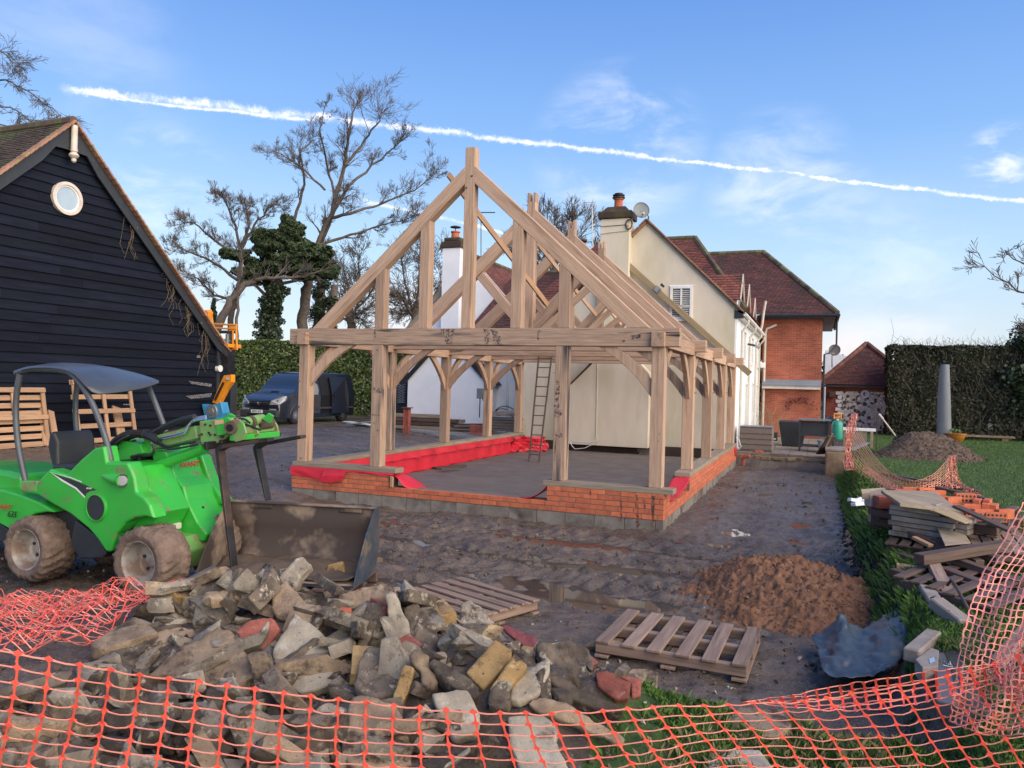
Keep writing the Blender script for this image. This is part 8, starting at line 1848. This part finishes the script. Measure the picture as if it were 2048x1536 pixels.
K('ridge_tile', 'maroon angled ridge tile lying in front of the bucket', [(585, 1172), (598, 1145), (630, 1128), (634, 1142), (618, 1172), (598, 1180)], 4.55, 4.6, .015, 'maroon_tile', 'ridge tile', .003, False)
K('ridge_tile', 'second face of maroon angled tile, dark inside, in front of the bucket', [(618, 1172), (634, 1142), (655, 1160), (648, 1190), (630, 1192), (598, 1182)], 4.55, 4.66, .015, 'maroon_tile', 'ridge tile', .003, False)
K('painted_brick', 'upright brick daubed with yellow and coral paint at the top of the heap', [(650, 1190), (655, 1130), (685, 1122), (690, 1145), (688, 1185), (668, 1200)], 4.45, 4.55, .09, 'r_yellow', 'brick', .006)
K('red_brick', 'coral coloured half brick lodged below the painted brick', [(664, 1212), (703, 1214), (702, 1234), (666, 1230)], 4.15, 4.25, .09, 'orange_brick', 'brick', .006)
K('yellow_brick', 'narrow yellow brick lying flat below the coral half brick', [(667, 1232), (735, 1240), (740, 1256), (668, 1246)], 4.05, 4.15, .09, 'r_yellow', 'brick', .006)
K('kerb_stone', 'long weathered kerb stone lying across the top of the heap', [(672, 1200), (690, 1182), (770, 1166), (790, 1176), (778, 1196), (700, 1212)], 4.3, 4.45, .10, 'r_tan', disp=.018)
K('pale_slab_end', 'pale slab end behind the kerb stone, beside the flat grey pallet', [(785, 1172), (820, 1172), (820, 1196), (790, 1200)], 4.4, 4.5, .10, 'r_pale')
K('concrete_block', 'L shaped pale grey moulded concrete block standing upright in the heap', [(772, 1212), (770, 1190), (785, 1180), (805, 1215), (815, 1238), (820, 1272), (798, 1282), (778, 1268)], 4.0, 4.15, .09, 'r_pale')
K('rubble_lump', 'round dark lump of aggregate left of the L shaped block', [(724, 1225), (735, 1205), (765, 1202), (775, 1235), (755, 1250), (728, 1246)], 4.05, 4.15, .14, 'r_dark', disp=.025)
K('broken_slab', 'mottled brown slab leaning right of the L shaped block', [(805, 1215), (830, 1200), (862, 1235), (880, 1285), (850, 1292), (820, 1278)], 3.95, 4.2, .07, 'r_dark', disp=.02)
K('half_brick', 'thin dark brick standing on end left of the tall rounded slab', [(702, 1308), (740, 1240), (754, 1245), (722, 1318)], 3.85, 3.95, .06, 'r_dark', 'brick', .006)
K('rounded_slab', 'tall rounded speckled slab standing in the centre front of the heap', [(714, 1375), (712, 1340), (728, 1302), (750, 1290), (790, 1290), (810, 1320), (800, 1370), (780, 1395), (740, 1392)], 3.3, 3.6, .08, 'r_dark', disp=.02)
K('pink_slab', 'big pinkish tan slab low in the centre behind the netting', [(690, 1450), (705, 1395), (745, 1390), (800, 1410), (820, 1470), (825, 1530), (720, 1545), (680, 1500)], 2.85, 3.2, .08, 'r_tan', disp=.012)
K('yellow_stone', 'narrow yellow stone standing on end right of the rounded slab', [(780, 1402), (800, 1345), (810, 1326), (828, 1336), (826, 1360), (804, 1412)], 3.25, 3.35, .07, 'r_yellow')
K('yellow_stone', 'ridged yellow brown stone pair leaning right of the narrow yellow stone', [(818, 1310), (832, 1292), (850, 1300), (860, 1330), (880, 1370), (855, 1380), (835, 1345)], 3.4, 3.55, .09, 'r_tan', disp=.02)
K('long_stone', 'long rounded kerb piece sloping down right in the middle of the heap', [(856, 1325), (868, 1316), (920, 1342), (958, 1372), (960, 1390), (945, 1400), (900, 1370)], 3.3, 3.5, .08, 'r_dark')
K('frogged_brick', 'yellow brick with a recessed frog and red edge, propped at the right shoulder', [(932, 1345), (990, 1278), (1024, 1300), (1022, 1318), (966, 1378)], 3.55, 3.75, .07, 'r_yellow', 'brick', .006)
K('frogged_brick_pair', 'second stained yellow brick leaning beneath the frogged brick', [(980, 1378), (1030, 1305), (1055, 1330), (1020, 1375), (990, 1398)], 3.45, 3.6, .07, 'r_yellow', 'brick', .006)
K('speckled_slab', 'tall speckled slab at the upper right of the heap', [(918, 1240), (920, 1205), (940, 1200), (975, 1225), (1010, 1270), (1020, 1282), (960, 1285), (925, 1270)], 3.9, 4.2, .08, 'r_grey', disp=.018)
K('paving_piece', 'smooth pale grey paving piece standing at the right end of the centre', [(1020, 1398), (1026, 1355), (1060, 1335), (1098, 1313), (1100, 1340), (1080, 1385), (1040, 1402)], 3.25, 3.5, .045, 'r_pale', disp=.003)
K('broken_slab', 'pale slab corner propped in front at centre right behind the netting', [(863, 1385), (935, 1377), (962, 1430), (950, 1465), (905, 1475), (875, 1420)], 3.05, 3.25, .06, 'r_pale', disp=.008)
K('round_stone', 'dark rounded stone beside the smooth paving piece', [(970, 1410), (985, 1375), (1010, 1358), (1026, 1365), (1024, 1395), (1000, 1420)], 3.2, 3.3, .12, 'r_dark', disp=.02)
K('maroon_tile', 'maroon tile strip lying behind the right shoulder of the heap', [(1000, 1250), (1015, 1248), (1078, 1280), (1075, 1302), (1040, 1290)], 4.1, 4.25, .03, 'maroon_tile', 'tile', .004)
K('old_post', 'thick mossy grey log shaped concrete stump at the right end', [(1068, 1300), (1080, 1280), (1120, 1285), (1180, 1300), (1190, 1325), (1175, 1365), (1140, 1355), (1090, 1335)], 3.75, 3.95, .16, 'r_dark', disp=.03)
K('long_post', 'long mossy concrete post sloping down right out of the heap', [(1094, 1355), (1105, 1345), (1180, 1385), (1250, 1418), (1245, 1425), (1190, 1418), (1130, 1390)], 3.3, 3.45, .09, 'r_dark')
K('red_brick', 'first of two bonded red bricks with recesses at the right end of the heap', [(1190, 1345), (1215, 1340), (1240, 1355), (1262, 1365), (1258, 1398), (1232, 1400), (1195, 1372)], 3.5, 3.6, .10, 'r_red', 'brick', .006)
K('red_brick', 'second bonded red brick at the extreme right of the heap', [(1240, 1352), (1265, 1352), (1284, 1358), (1282, 1392), (1264, 1396), (1262, 1366)], 3.52, 3.6, .10, 'r_red', 'brick', .006)
K('broken_beam', 'tan splintered slab lying lengthwise behind the netting at lower centre right', [(1052, 1405), (1065, 1393), (1120, 1400), (1190, 1440), (1250, 1480), (1235, 1490), (1160, 1455), (1075, 1425)], 3.0, 3.15, .05, 'r_tan')
K('pale_slab', 'tall pale grey slab with a bitten edge behind the netting at bottom centre', [(1015, 1430), (1090, 1428), (1118, 1455), (1112, 1480), (1140, 1545), (1040, 1545), (1020, 1490)], 2.75, 3.0, .06, 'r_pale', disp=.006)
K('clay_stones', 'buff stone lying in the mud left of the flat pallet', [(1168, 1292), (1175, 1282), (1215, 1275), (1222, 1288), (1200, 1296)], 4.6, 4.7, .06, 'r_tan')
K('buff_stone', 'long buff stone touching the flat pallet', [(1215, 1284), (1225, 1278), (1295, 1298), (1302, 1310), (1290, 1316), (1220, 1300)], 4.4, 4.55, .06, 'r_tan', disp=.006)
K('white_tile', 'small white broken tile right of the buff stone', [(1298, 1303), (1330, 1303), (1338, 1316), (1300, 1314)], 4.45, 4.5, .02, 'white_render', 'tile', .003, False)
K('grass_slab', 'square stone slab lying in the grass behind the netting right of centre', [(1450, 1445), (1475, 1412), (1560, 1420), (1585, 1445), (1560, 1470), (1490, 1468)], 3.15, 3.5, .07, 'r_tan', disp=.008)
K('grass_slab', 'rounded slab in the grass at the bottom edge behind the netting', [(1410, 1520), (1440, 1495), (1520, 1500), (1545, 1530), (1540, 1550), (1420, 1550)], 2.85, 3.1, .07, 'r_pale', disp=.008)
def project(x, y, z):
    d = Vector((x, y, z)) - CAM; X_ = d.x * cyaw + d.y * syaw; Y_ = -d.x * syaw + d.y * cyaw; u = FPX * X_ / Y_; v = FPX * d.z / Y_
    return 1024 + u * crol + v * srol, 768 + u * srol - v * crol, Y_
cnt = 0
for k in range(2600):
    if cnt >= 235: break
    x = random.uniform(-3.3, 1.1); y = random.uniform(-8.95, -5.6)
    if (x + .4) * .25 + y < -9.2 and x > .4: continue
    hcore = float(bump(np.array(x), np.array(y), HEAP[0], HEAP[1], HEAP[2] * 1.08, HEAP[3] * 1.15, 1.0, 2.4, .12)) + .5 * float(bump(np.array(x), np.array(y), .55, -7.4, 1.0, .85, 1.0, 2.4))
    hcore = max(hcore, .5 * float(bump(np.array(x), np.array(y), -1.3, -8.0, 2.4, 1.2, 1.0, 3.0)))
    if hcore < .10 + .25 * random.random(): continue
    kind = random.choices(('slab', 'lump', 'brick'), (.58, .32, .10))[0]
    s = random.uniform(.55, 1.3)
    dims = {'slab': random.choice(((.36 * s, .26 * s, .055), (.34 * s, .27 * s, .07), (.46 * s, .11 * s, .085))), 'lump': (.22 * s, .16 * s, .12 * s), 'brick': (.215, .1025, .066)}[kind]
    tilt = random.gauss(.15, .65); rot = (Matrix.Rotation(random.uniform(0, 6.28), 3, 'Z') @ Matrix.Rotation(tilt, 3, 'X') @ Matrix.Rotation(random.gauss(0, .3), 3, 'Y'))
    pj = project(x, y, heap_z(x, y) + .05)
    if any(a - 12 < pj[0] < b + 12 and c - 25 < pj[1] < d + 4 and pj[2] < e + .14 for a, b, c, d, e in KEYS) and random.random() < .93: continue
    lift = random.uniform(.0, .13) * hcore
    if pj[0] < 290 - (pj[1] - 1235) * .9 and pj[1] < 1400: continue
    sz_ = 'small' if s < .8 else 'medium' if s < 1.1 else 'large'
    me_ = random.choice(variants[kind]); cl_ = {'r_dark': 'dark brown', 'r_grey': 'grey', 'r_tan': 'tan', 'r_red': 'dull red', 'r_yellow': 'yellow stained'}[me_.materials[0].name]
    zx = 'left flank' if pj[0] < 330 else 'left middle' if pj[0] < 620 else 'right middle' if pj[0] < 900 else 'right end'; zy = 'crest' if pj[1] < 1230 else 'mid slope' if pj[1] < 1340 else 'low slope' if pj[1] < 1440 else 'foot'
    nm_ = {'slab': 'broken slab piece', 'lump': 'concrete lump', 'brick': 'loose old brick'}[kind]
    LB = (sz_ + ' ' if kind != 'brick' else '') + cl_ + ' ' + nm_ + ' on the ' + zx + ' ' + zy + ' of the rubble heap'; GB = cl_ + ' ' + nm_ + 's of the rubble heap'
    lab, cat, g = {'slab': ('grey brown broken concrete slab piece in the rubble heap', 'rubble slab', 'small slab pieces in the rubble heap'), 'lump': ('rough dark lump of old concrete in the rubble heap', 'rubble stone', 'rough lumps in the rubble heap'), 'brick': ('stained old brick lying loose in the rubble heap', 'brick', 'loose old bricks in the rubble heap')}[kind]
    rock(kind, (x, y, heap_z(x, y) + .03 + lift), dims, rot, {'slab': 'broken_slab', 'lump': 'rubble_stone', 'brick': 'old_brick'}[kind], LB, cat, GB, me_); cnt += 1
pts = [];
for k in range(6500):
    x = random.uniform(-3.4, 1.4); y = random.uniform(-9.2, -5.4)
    if x > .2 and y < -7.6 - (1.2 - x) * .8: continue; pts.append((x, y, heap_z(x, y) + random.uniform(0, .03)))
crumbs('rubble_crumbs', '', pts, [random.uniform(.02, .085) * (1.5 if random.random() < .1 else 1) for _ in pts], 'r_dark')
for mi, m_ in enumerate(('r_dark', 'r_dark', 'r_grey')):
    V_, F_ = [], []; off_ = 0
    srcs = []
    for me in variants['slab'] + variants['lump']:
        me.calc_loop_triangles() if hasattr(me, 'calc_loop_triangles') else None
        co = np.array([v.co[:] for v in me.vertices]); tr_i = np.array([t_.vertices[:] for t_ in me.loop_triangles]); srcs.append((co, tr_i))
    for k in range(480):
        x = random.uniform(-3.6, 1.0); y = random.uniform(-9.1, -5.5)
        hcore = float(bump(np.array(x), np.array(y), HEAP[0], HEAP[1], HEAP[2] * 1.1, HEAP[3] * 1.2, 1.0, 2.4, .12)) + .6 * float(bump(np.array(x), np.array(y), -1.2, -7.8, 2.5, 1.3, 1.0, 3.0))
        if hcore < .12 or (x > .2 and y < -7.6 - (1.0 - x) * .8): continue
        pj = project(x, y, heap_z(x, y))
        if any(a - 5 < pj[0] < b + 5 and c < pj[1] < d and pj[2] < e + .05 for a, b, c, d, e in KEYS): continue
        if pj[0] < 290 - (pj[1] - 1235) * .9 and pj[1] < 1400: continue
        co, tr_i = srcs[random.randrange(len(srcs))]; s_ = random.uniform(.08, .22); D_ = np.array([s_, s_ * random.uniform(.5, .9), s_ * random.uniform(.3, .6)])
        q = np.array(Euler((random.gauss(0, .7), random.gauss(0, .5), random.uniform(0, 6.3))).to_matrix())
        V_.append((co * D_) @ q.T + np.array([x, y, heap_z(x, y) + .01])); F_.append(tr_i + off_); off_ += len(co)
    o = fastmesh('rubble_fill', np.concatenate(V_), np.concatenate(F_), m_); o['kind'] = 'stuff'
fr_ = [dep(a, b, 3.62 + (1345 - b) * -.0005) for a, b in ((962, 1340), (985, 1312), (998, 1302), (1004, 1308), (990, 1325), (970, 1346))]
# === NETS
def net(name, label, grid, m, par=None, wv=.0036, wh=.0018, node=.0105, th=.0016, sub=3, jit=0.0, group=None, sagh=0.0):
    """grid: (rows, cols) of world points = nodes of the mesh; strands are flat ribbons that widen at the nodes"""
    G = [[Vector(p) for p in r_] for r_ in grid]; nr, nc = len(G), len(G[0]); V_ = []; F_ = []; MI = []
    def ribbon(a, b, wn, wm, side, pale=False):
        prof_ = [(0, wn), (.12, wm * 1.7), (.24, wm * 1.1), (.5, wm), (.76, wm * 1.1), (.88, wm * 1.7), (1, wn)]; k = len(V_)
        bow = Vector((random.gauss(0, 1), random.gauss(0, 1), random.gauss(0, 1))) * jit - (Vector((0, 0, sagh * random.uniform(.2, 1.6))) if wm < .0025 else Vector((0, 0, 0)))
        for t, w_ in prof_:
            q = a.lerp(b, t) + bow * math.sin(math.pi * t); V_.append(q - side * w_); V_.append(q + side * w_)
        for i in range(len(prof_) - 1): F_.append((k + 2 * i, k + 2 * i + 1, k + 2 * i + 3, k + 2 * i + 2)); MI.append(1 if (pale and 0 < i < 5) else 0)
    for i in range(nr):
        for j in range(nc):
            p = G[i][j]; dx_ = (G[i][min(j + 1, nc - 1)] - G[i][max(j - 1, 0)]); dy_ = (G[min(i + 1, nr - 1)][j] - G[max(i - 1, 0)][j])
            if dx_.length < 1e-5 or dy_.length < 1e-5: continue
            sx_, sy_ = dx_.normalized(), dy_.normalized()
            if j + 1 < nc: ribbon(p, G[i][j + 1], node * .34, wh if i else wh * 1.3, sy_, True)
            if i + 1 < nr: ribbon(p, G[i + 1][j], node * .62, wv, sx_)
            k = len(V_); V_.extend([p - sx_ * node * 1.25, p - sy_ * node * 1.0, p + sx_ * node * 1.25, p + sy_ * node * 1.0]); F_.append((k, k + 1, k + 2, k + 3)); MI.append(0)
    me = bpy.data.meshes.new(name); me.from_pydata([tuple(v) for v in V_], [], F_); me.update(); o = link(name, me, [m, 'net_pale'], par); me.polygons.foreach_set('material_index', MI)
    md = o.modifiers.new('t', 'SOLIDIFY'); md.thickness = th; md.offset = 0
    if label: tag(o, label, 'barrier netting', group)
    return o
def interp(tab, x):
    for (a, va), (b, vb) in zip(tab[:-1], tab[1:]):
        if x <= b: t = max(0, (x - a) / (b - a)); return tuple(p + (q - p) * t for p, q in zip(va, vb))
    return tab[-1][1]
tab = [(-220, (1255, 1.86, -4.5, 29)), (0, (1299, 1.92, -4.5, 28.5)), (137, (1326, 1.98, -4.2, 28)), (290, (1352, 2.02, -3.0, 27.5)), (417, (1367, 2.06, -2.2, 27.5)), (547, (1384, 2.10, -.8, 27)), (734, (1405, 2.14, .8, 26)), (853, (1417, 2.16, 1.2, 25.5)), (1020, (1427, 2.18, 6.5, 24)), (1128, (1426, 2.20, 8.5, 22.5)), (1237, (1420, 2.22, 10.5, 20.5)), (1356, (1412, 2.26, 12, 18.5)), (1475, (1408, 2.32, 13, 18)), (1600, (1402, 2.36, 14, 19)), (1720, (1385, 2.38, 14, 21)), (1850, (1362, 2.38, 14, 23)), (1987, (1328, 2.36, 13, 25)), (2140, (1275, 2.3, 12, 26)), (2300, (1220, 2.2, 11, 27))]
cols = []; x = -215.0
while x < 2290:
    cols.append(x); d = interp(tab, x)[1]; x += .0775 * FPX / d * (1.0 if x < 1000 else .95)
grid = []
for i in range(17):
    row = []
    for j, x0 in enumerate(cols):
        py, d, sl, dr = interp(tab, x0)
        xx = x0 + sl * i + 5 * math.sin(i * .45 + x0 * .004) + random.uniform(-1.2, 1.2); yy = py + dr * i * (1 - .004 * i) + 5 * math.sin(x0 * .011 + i * .35) * min(1, i / 3) + random.uniform(-1, 1)
        row.append(dep(xx, yy, d + .02 * math.sin(j * .8 + i * .5) + .012 * i))
    grid.append(row)
net('barrier_net', 'taut orange plastic barrier net stretched across the whole foreground', grid, 'net_orange', jit=.0022, wv=.0027, wh=.0015, node=.0095, sagh=.0045)
grid = []
for i in range(5):
    row = []
    for j in range(22):
        t = j / 21; x0 = 1490 + (1990 - 1490) * t; yt = 1404 - 76 * t ** 1.25 - 10 * math.sin(math.pi * t); yb_ = 1404 - 40 * t + 34 * math.sin(math.pi * t)
        v = i / 4; row.append(dep(x0 + 8 * v, yt + (yb_ - yt) * v + random.uniform(-1.5, 1.5), 2.36 + .07 * math.sin(v * 3.1) + .02 * math.sin(j)))
    grid.append(row)
net('barrier_net', 'slack folded strip of orange netting bunched along the top edge at lower right', grid, 'net_orange', jit=.002, wv=.0034, wh=.002, node=.0065)
edge = [(2046, 1005, 3.6), (2010, 1080, 3.25), (1969, 1139, 3.0), (1945, 1205, 2.8), (1927, 1270, 2.65), (1915, 1330, 2.5), (1908, 1390, 2.42), (1900, 1440, 2.4)]
grid = []
NR_ = 34
for i in range(NR_):
    t = i / (NR_ - 1) * (len(edge) - 1); k = min(int(t), len(edge) - 2); u = t - k; a, b = edge[k], edge[k + 1]; ex_, ey_, ed = [a[q] + (b[q] - a[q]) * u for q in range(3)]
    row = []
    for j in range(17):
        s = j / 16; conv = 1990 + (1 - i / NR_) * 140
        fan = (i / NR_)
        xx = ex_ + j * (13.5 - 3.5 * fan * (1 - s)) + 6 * math.sin(i * .5) * s; yy = ey_ + 30 * math.sin(s * 2.2) * (.4 + fan) - 26 * s * s * fan + 1.5 * math.sin(j * 2 + i)
        row.append(dep(xx, yy, ed - .25 * s + .03 * math.sin(j * .9 + i * .4)))
    grid.append(row)
net('barrier_net', 'pinkish orange netting curtain hanging down the right edge over the pallets', grid, 'net_pink', jit=.002, wv=.0024, wh=.0020, node=.0040)
grid = []
for i in range(22):
    row = []
    for j in range(14):
        t = i / 21; s = j / 13; a = dep(1990, 1338, 2.40); b = dep(2120, 1150 + 20 * s * 10, 2.9 - .3 * s); q = a.lerp(b, .1 + .9 * t); off = dep(2110 - 30 * s, 1560 - 260 * t, 2.2) - dep(1990, 1338, 2.40)
        row.append(a + (b - a) * t * (1 - s) + off * s * (.25 + .75 * t) + Vector((0, .04 * math.sin(i * .7 + j), 0)))
    grid.append(row)
net('barrier_net', 'netting fanning out to the right edge from the steel rod', grid, 'net_pink', jit=.002, wv=.0022, wh=.002, node=.0036)
def netheap(x0, x1, y0, y1, rows_n, cols_n, seed, dz=.0, rot=0.0, m='net_orange', amp=.07):
    g = []
    for i in range(rows_n):
        row = []
        for j in range(cols_n):
            u, v = j / (cols_n - 1), i / (rows_n - 1)
            x = x0 + (x1 - x0) * u + .06 * float(fbm(np.array([u * 5.0]), np.array([v * 7.0]), seed, 2)[0]); y = y0 + (y1 - y0) * v + .09 * float(fbm(np.array([u * 6.0]), np.array([v * 8.0]), seed + 5, 2)[0])
            cx0, cy0 = (x0 + x1) / 2, (y0 + y1) / 2; c_, s_ = math.cos(rot), math.sin(rot); X0 = cx0 + (x - cx0) * c_ - (y - cy0) * s_; Y0 = cy0 + (x - cx0) * s_ + (y - cy0) * c_
            row.append(Vector((X0, Y0, hgt(X0, Y0) + .03 + dz + amp * abs(float(fbm(np.array([X0 * 3.2]), np.array([Y0 * 4.2]), seed + 9, 3)[0])))))
        g.append(row)
    return g
A_ = at(-60, 1300, 'z', .35); B_ = at(285, 1240, 'z', .3)
net('barrier_net', 'crumpled orange net lying loose on the mud at the left edge', netheap(-3.9, -2.0, -7.5, -6.45, 26, 24, 4, .05, amp=.14), 'net_orange', jit=.004, wv=.0035, wh=.0025, node=.0065)
net('barrier_net', 'second crumpled layer of orange net running down beside the rubble at the left edge', netheap(-3.3, -1.75, -8.35, -7.0, 30, 20, 9, .07, R(14), amp=.16), 'net_orange', jit=.005, wv=.0032, wh=.0022, node=.006)
def stakenet(label, posts_, m='net_yellow', rows_n=11, cols_n=30, h=1.0):
    pass
def hang(a_top, a_bot, b_top, b_bot, sag_t, sag_b, nr, nc, push=(0, 0, 0)):
    g = []
    for i in range(nr):
        v = i / (nr - 1); row = []
        for j in range(nc):
            t = j / (nc - 1); top = a_top.lerp(b_top, t) - Vector((0, 0, sag_t * 4 * t * (1 - t))); bot = a_bot.lerp(b_bot, t) - Vector((0, 0, sag_b * 4 * t * (1 - t)))
            row.append(top.lerp(bot, v) + Vector(push) * math.sin(math.pi * v) * (.3 + math.sin(math.pi * t)))
        g.append(row)
    return g
s1b = at(1712, 1005, 'y', 7.0); s1 = thing('net_stake', 'thin dark steel stake holding the far netting behind the brick pile', 'stake', tuple(at(1753, 900, 'y', 9.5)))
MB().tube([at(1753, 828, 'y', 9.0), at(1753, 905, 'y', 9.0)], .012, 6).obj('stake', 'steel_dark', s1)
YN = 8.2
TA = [(1703, 828), (1712, 862), (1706, 900), (1712, 925), (1745, 950), (1790, 968)]
def dG(py, z=.47): return (2.05 - z) * FPX / (py - 789)
rowsN = []
for i in range(13):
    v = i / 12; r_ = []
    for j in range(34):
        t = j / 33
        xt = 1712 + (1898 - 1712) * t; yt = 848 + (914 - 848) * t + 78 * (4 * t * (1 - t)) ** .9 * .98
        yb_ = 925 + (975 - 925) * t + 42 * (4 * t * (1 - t)) ** .8; xb = 1700 + (1898 - 1700) * t
        dB = dG(yb_) + .25 * math.sin(v * 3.1)
        r_.append(dep(xt + (xb - xt) * v, yt + (yb_ - yt) * v + random.uniform(-.8, .8), dB))
    rowsN.append(r_)
net('barrier_net', 'faded yellowish net sagging like a hammock between two stakes over the lawn', rowsN, 'net_yellow', wv=.0055, wh=.0045, node=.008, th=.004, jit=.004)
rowsN = []
for i in range(16):
    v = i / 15; r_ = []
    for j in range(9):
        s = j / 8; xc = 1710 - 14 * math.sin(v * 2.4) ; wdt = 8 + 10 * abs(math.sin(v * 5)); r_.append(dep(xc + (s - .5) * wdt + random.uniform(-2, 2), 828 + v * 112, 15.8 + random.uniform(-.05, .05)))
    rowsN.append(r_)
net('barrier_net', 'bunched coral pink netting hanging from the left far stake', rowsN, 'net_pink', wv=.007, wh=.005, node=.010, th=.004, jit=.01)
s2 = thing('net_stake', 'wooden stake wrapped in pink netting behind the orange bricks', 'stake', tuple(dep(1905, 980, 12.6)))
MB().tube([dep(1901, 912, 12.6), dep(1905, 982, 12.6)], .022, 6).obj('stake', 'grey_board', s2)
rowsN = []
for i in range(14):
    v = i / 13; r_ = []
    for j in range(8):
        s = j / 7; wdt = 12 + 22 * v ** 1.5; r_.append(dep(1903 + (s - .4) * wdt + random.uniform(-1.5, 1.5), 912 + v * 64 + random.uniform(-1.5, 1.5), 12.4 + random.uniform(-.05, .05)))
    rowsN.append(r_)
net('barrier_net', 'pink net gathered round the right far stake and spreading at its foot', rowsN, 'net_pink', wv=.005, wh=.0035, node=.006, th=.003, jit=.008)
rowsN = []
for i in range(8):
    v = i / 7; r_ = []
    for j in range(16):
        s = j / 15; py_ = 960 + 32 * s + 18 * v; r_.append(dep(1915 + 50 * s + 6 * v, py_, dG(py_, .48 + random.uniform(0, .05))))
    rowsN.append(r_)
net('barrier_net', 'tail of pink net trailing on the lawn right of the far stake', rowsN, 'net_pink', wv=.004, wh=.003, node=.005, th=.003, jit=.008)
rowsN = []
for i in range(9):
    v = i / 8; r_ = []
    for j in range(26):
        s = j / 25; py_ = 932 + 50 * s ** .9 + 9 * v; r_.append(dep(1735 + 75 * s - 10 * v, py_, dG(py_, .48 + random.uniform(0, .05))))
    rowsN.append(r_)
net('barrier_net', 'coral net edge dragging on the grass below the hammock net', rowsN, 'net_pink', wv=.005, wh=.004, node=.007, th=.003, jit=.012)
rowsN = []
for i in range(12):
    v = i / 11; r_ = []
    for j in range(20):
        s = j / 19; r_.append(Pz(1960 + 110 * s, 1030 + 60 * v + 10 * math.sin(s * 6 + v * 3) + 12 * s, .50 + .10 * abs(math.sin(s * 5 + v * 2))))
    rowsN.append(r_)
net('barrier_net', 'red orange net heaped on the ground right of the perforated bricks', rowsN, 'net_orange', wv=.0035, wh=.0025, node=.0055, jit=.006)
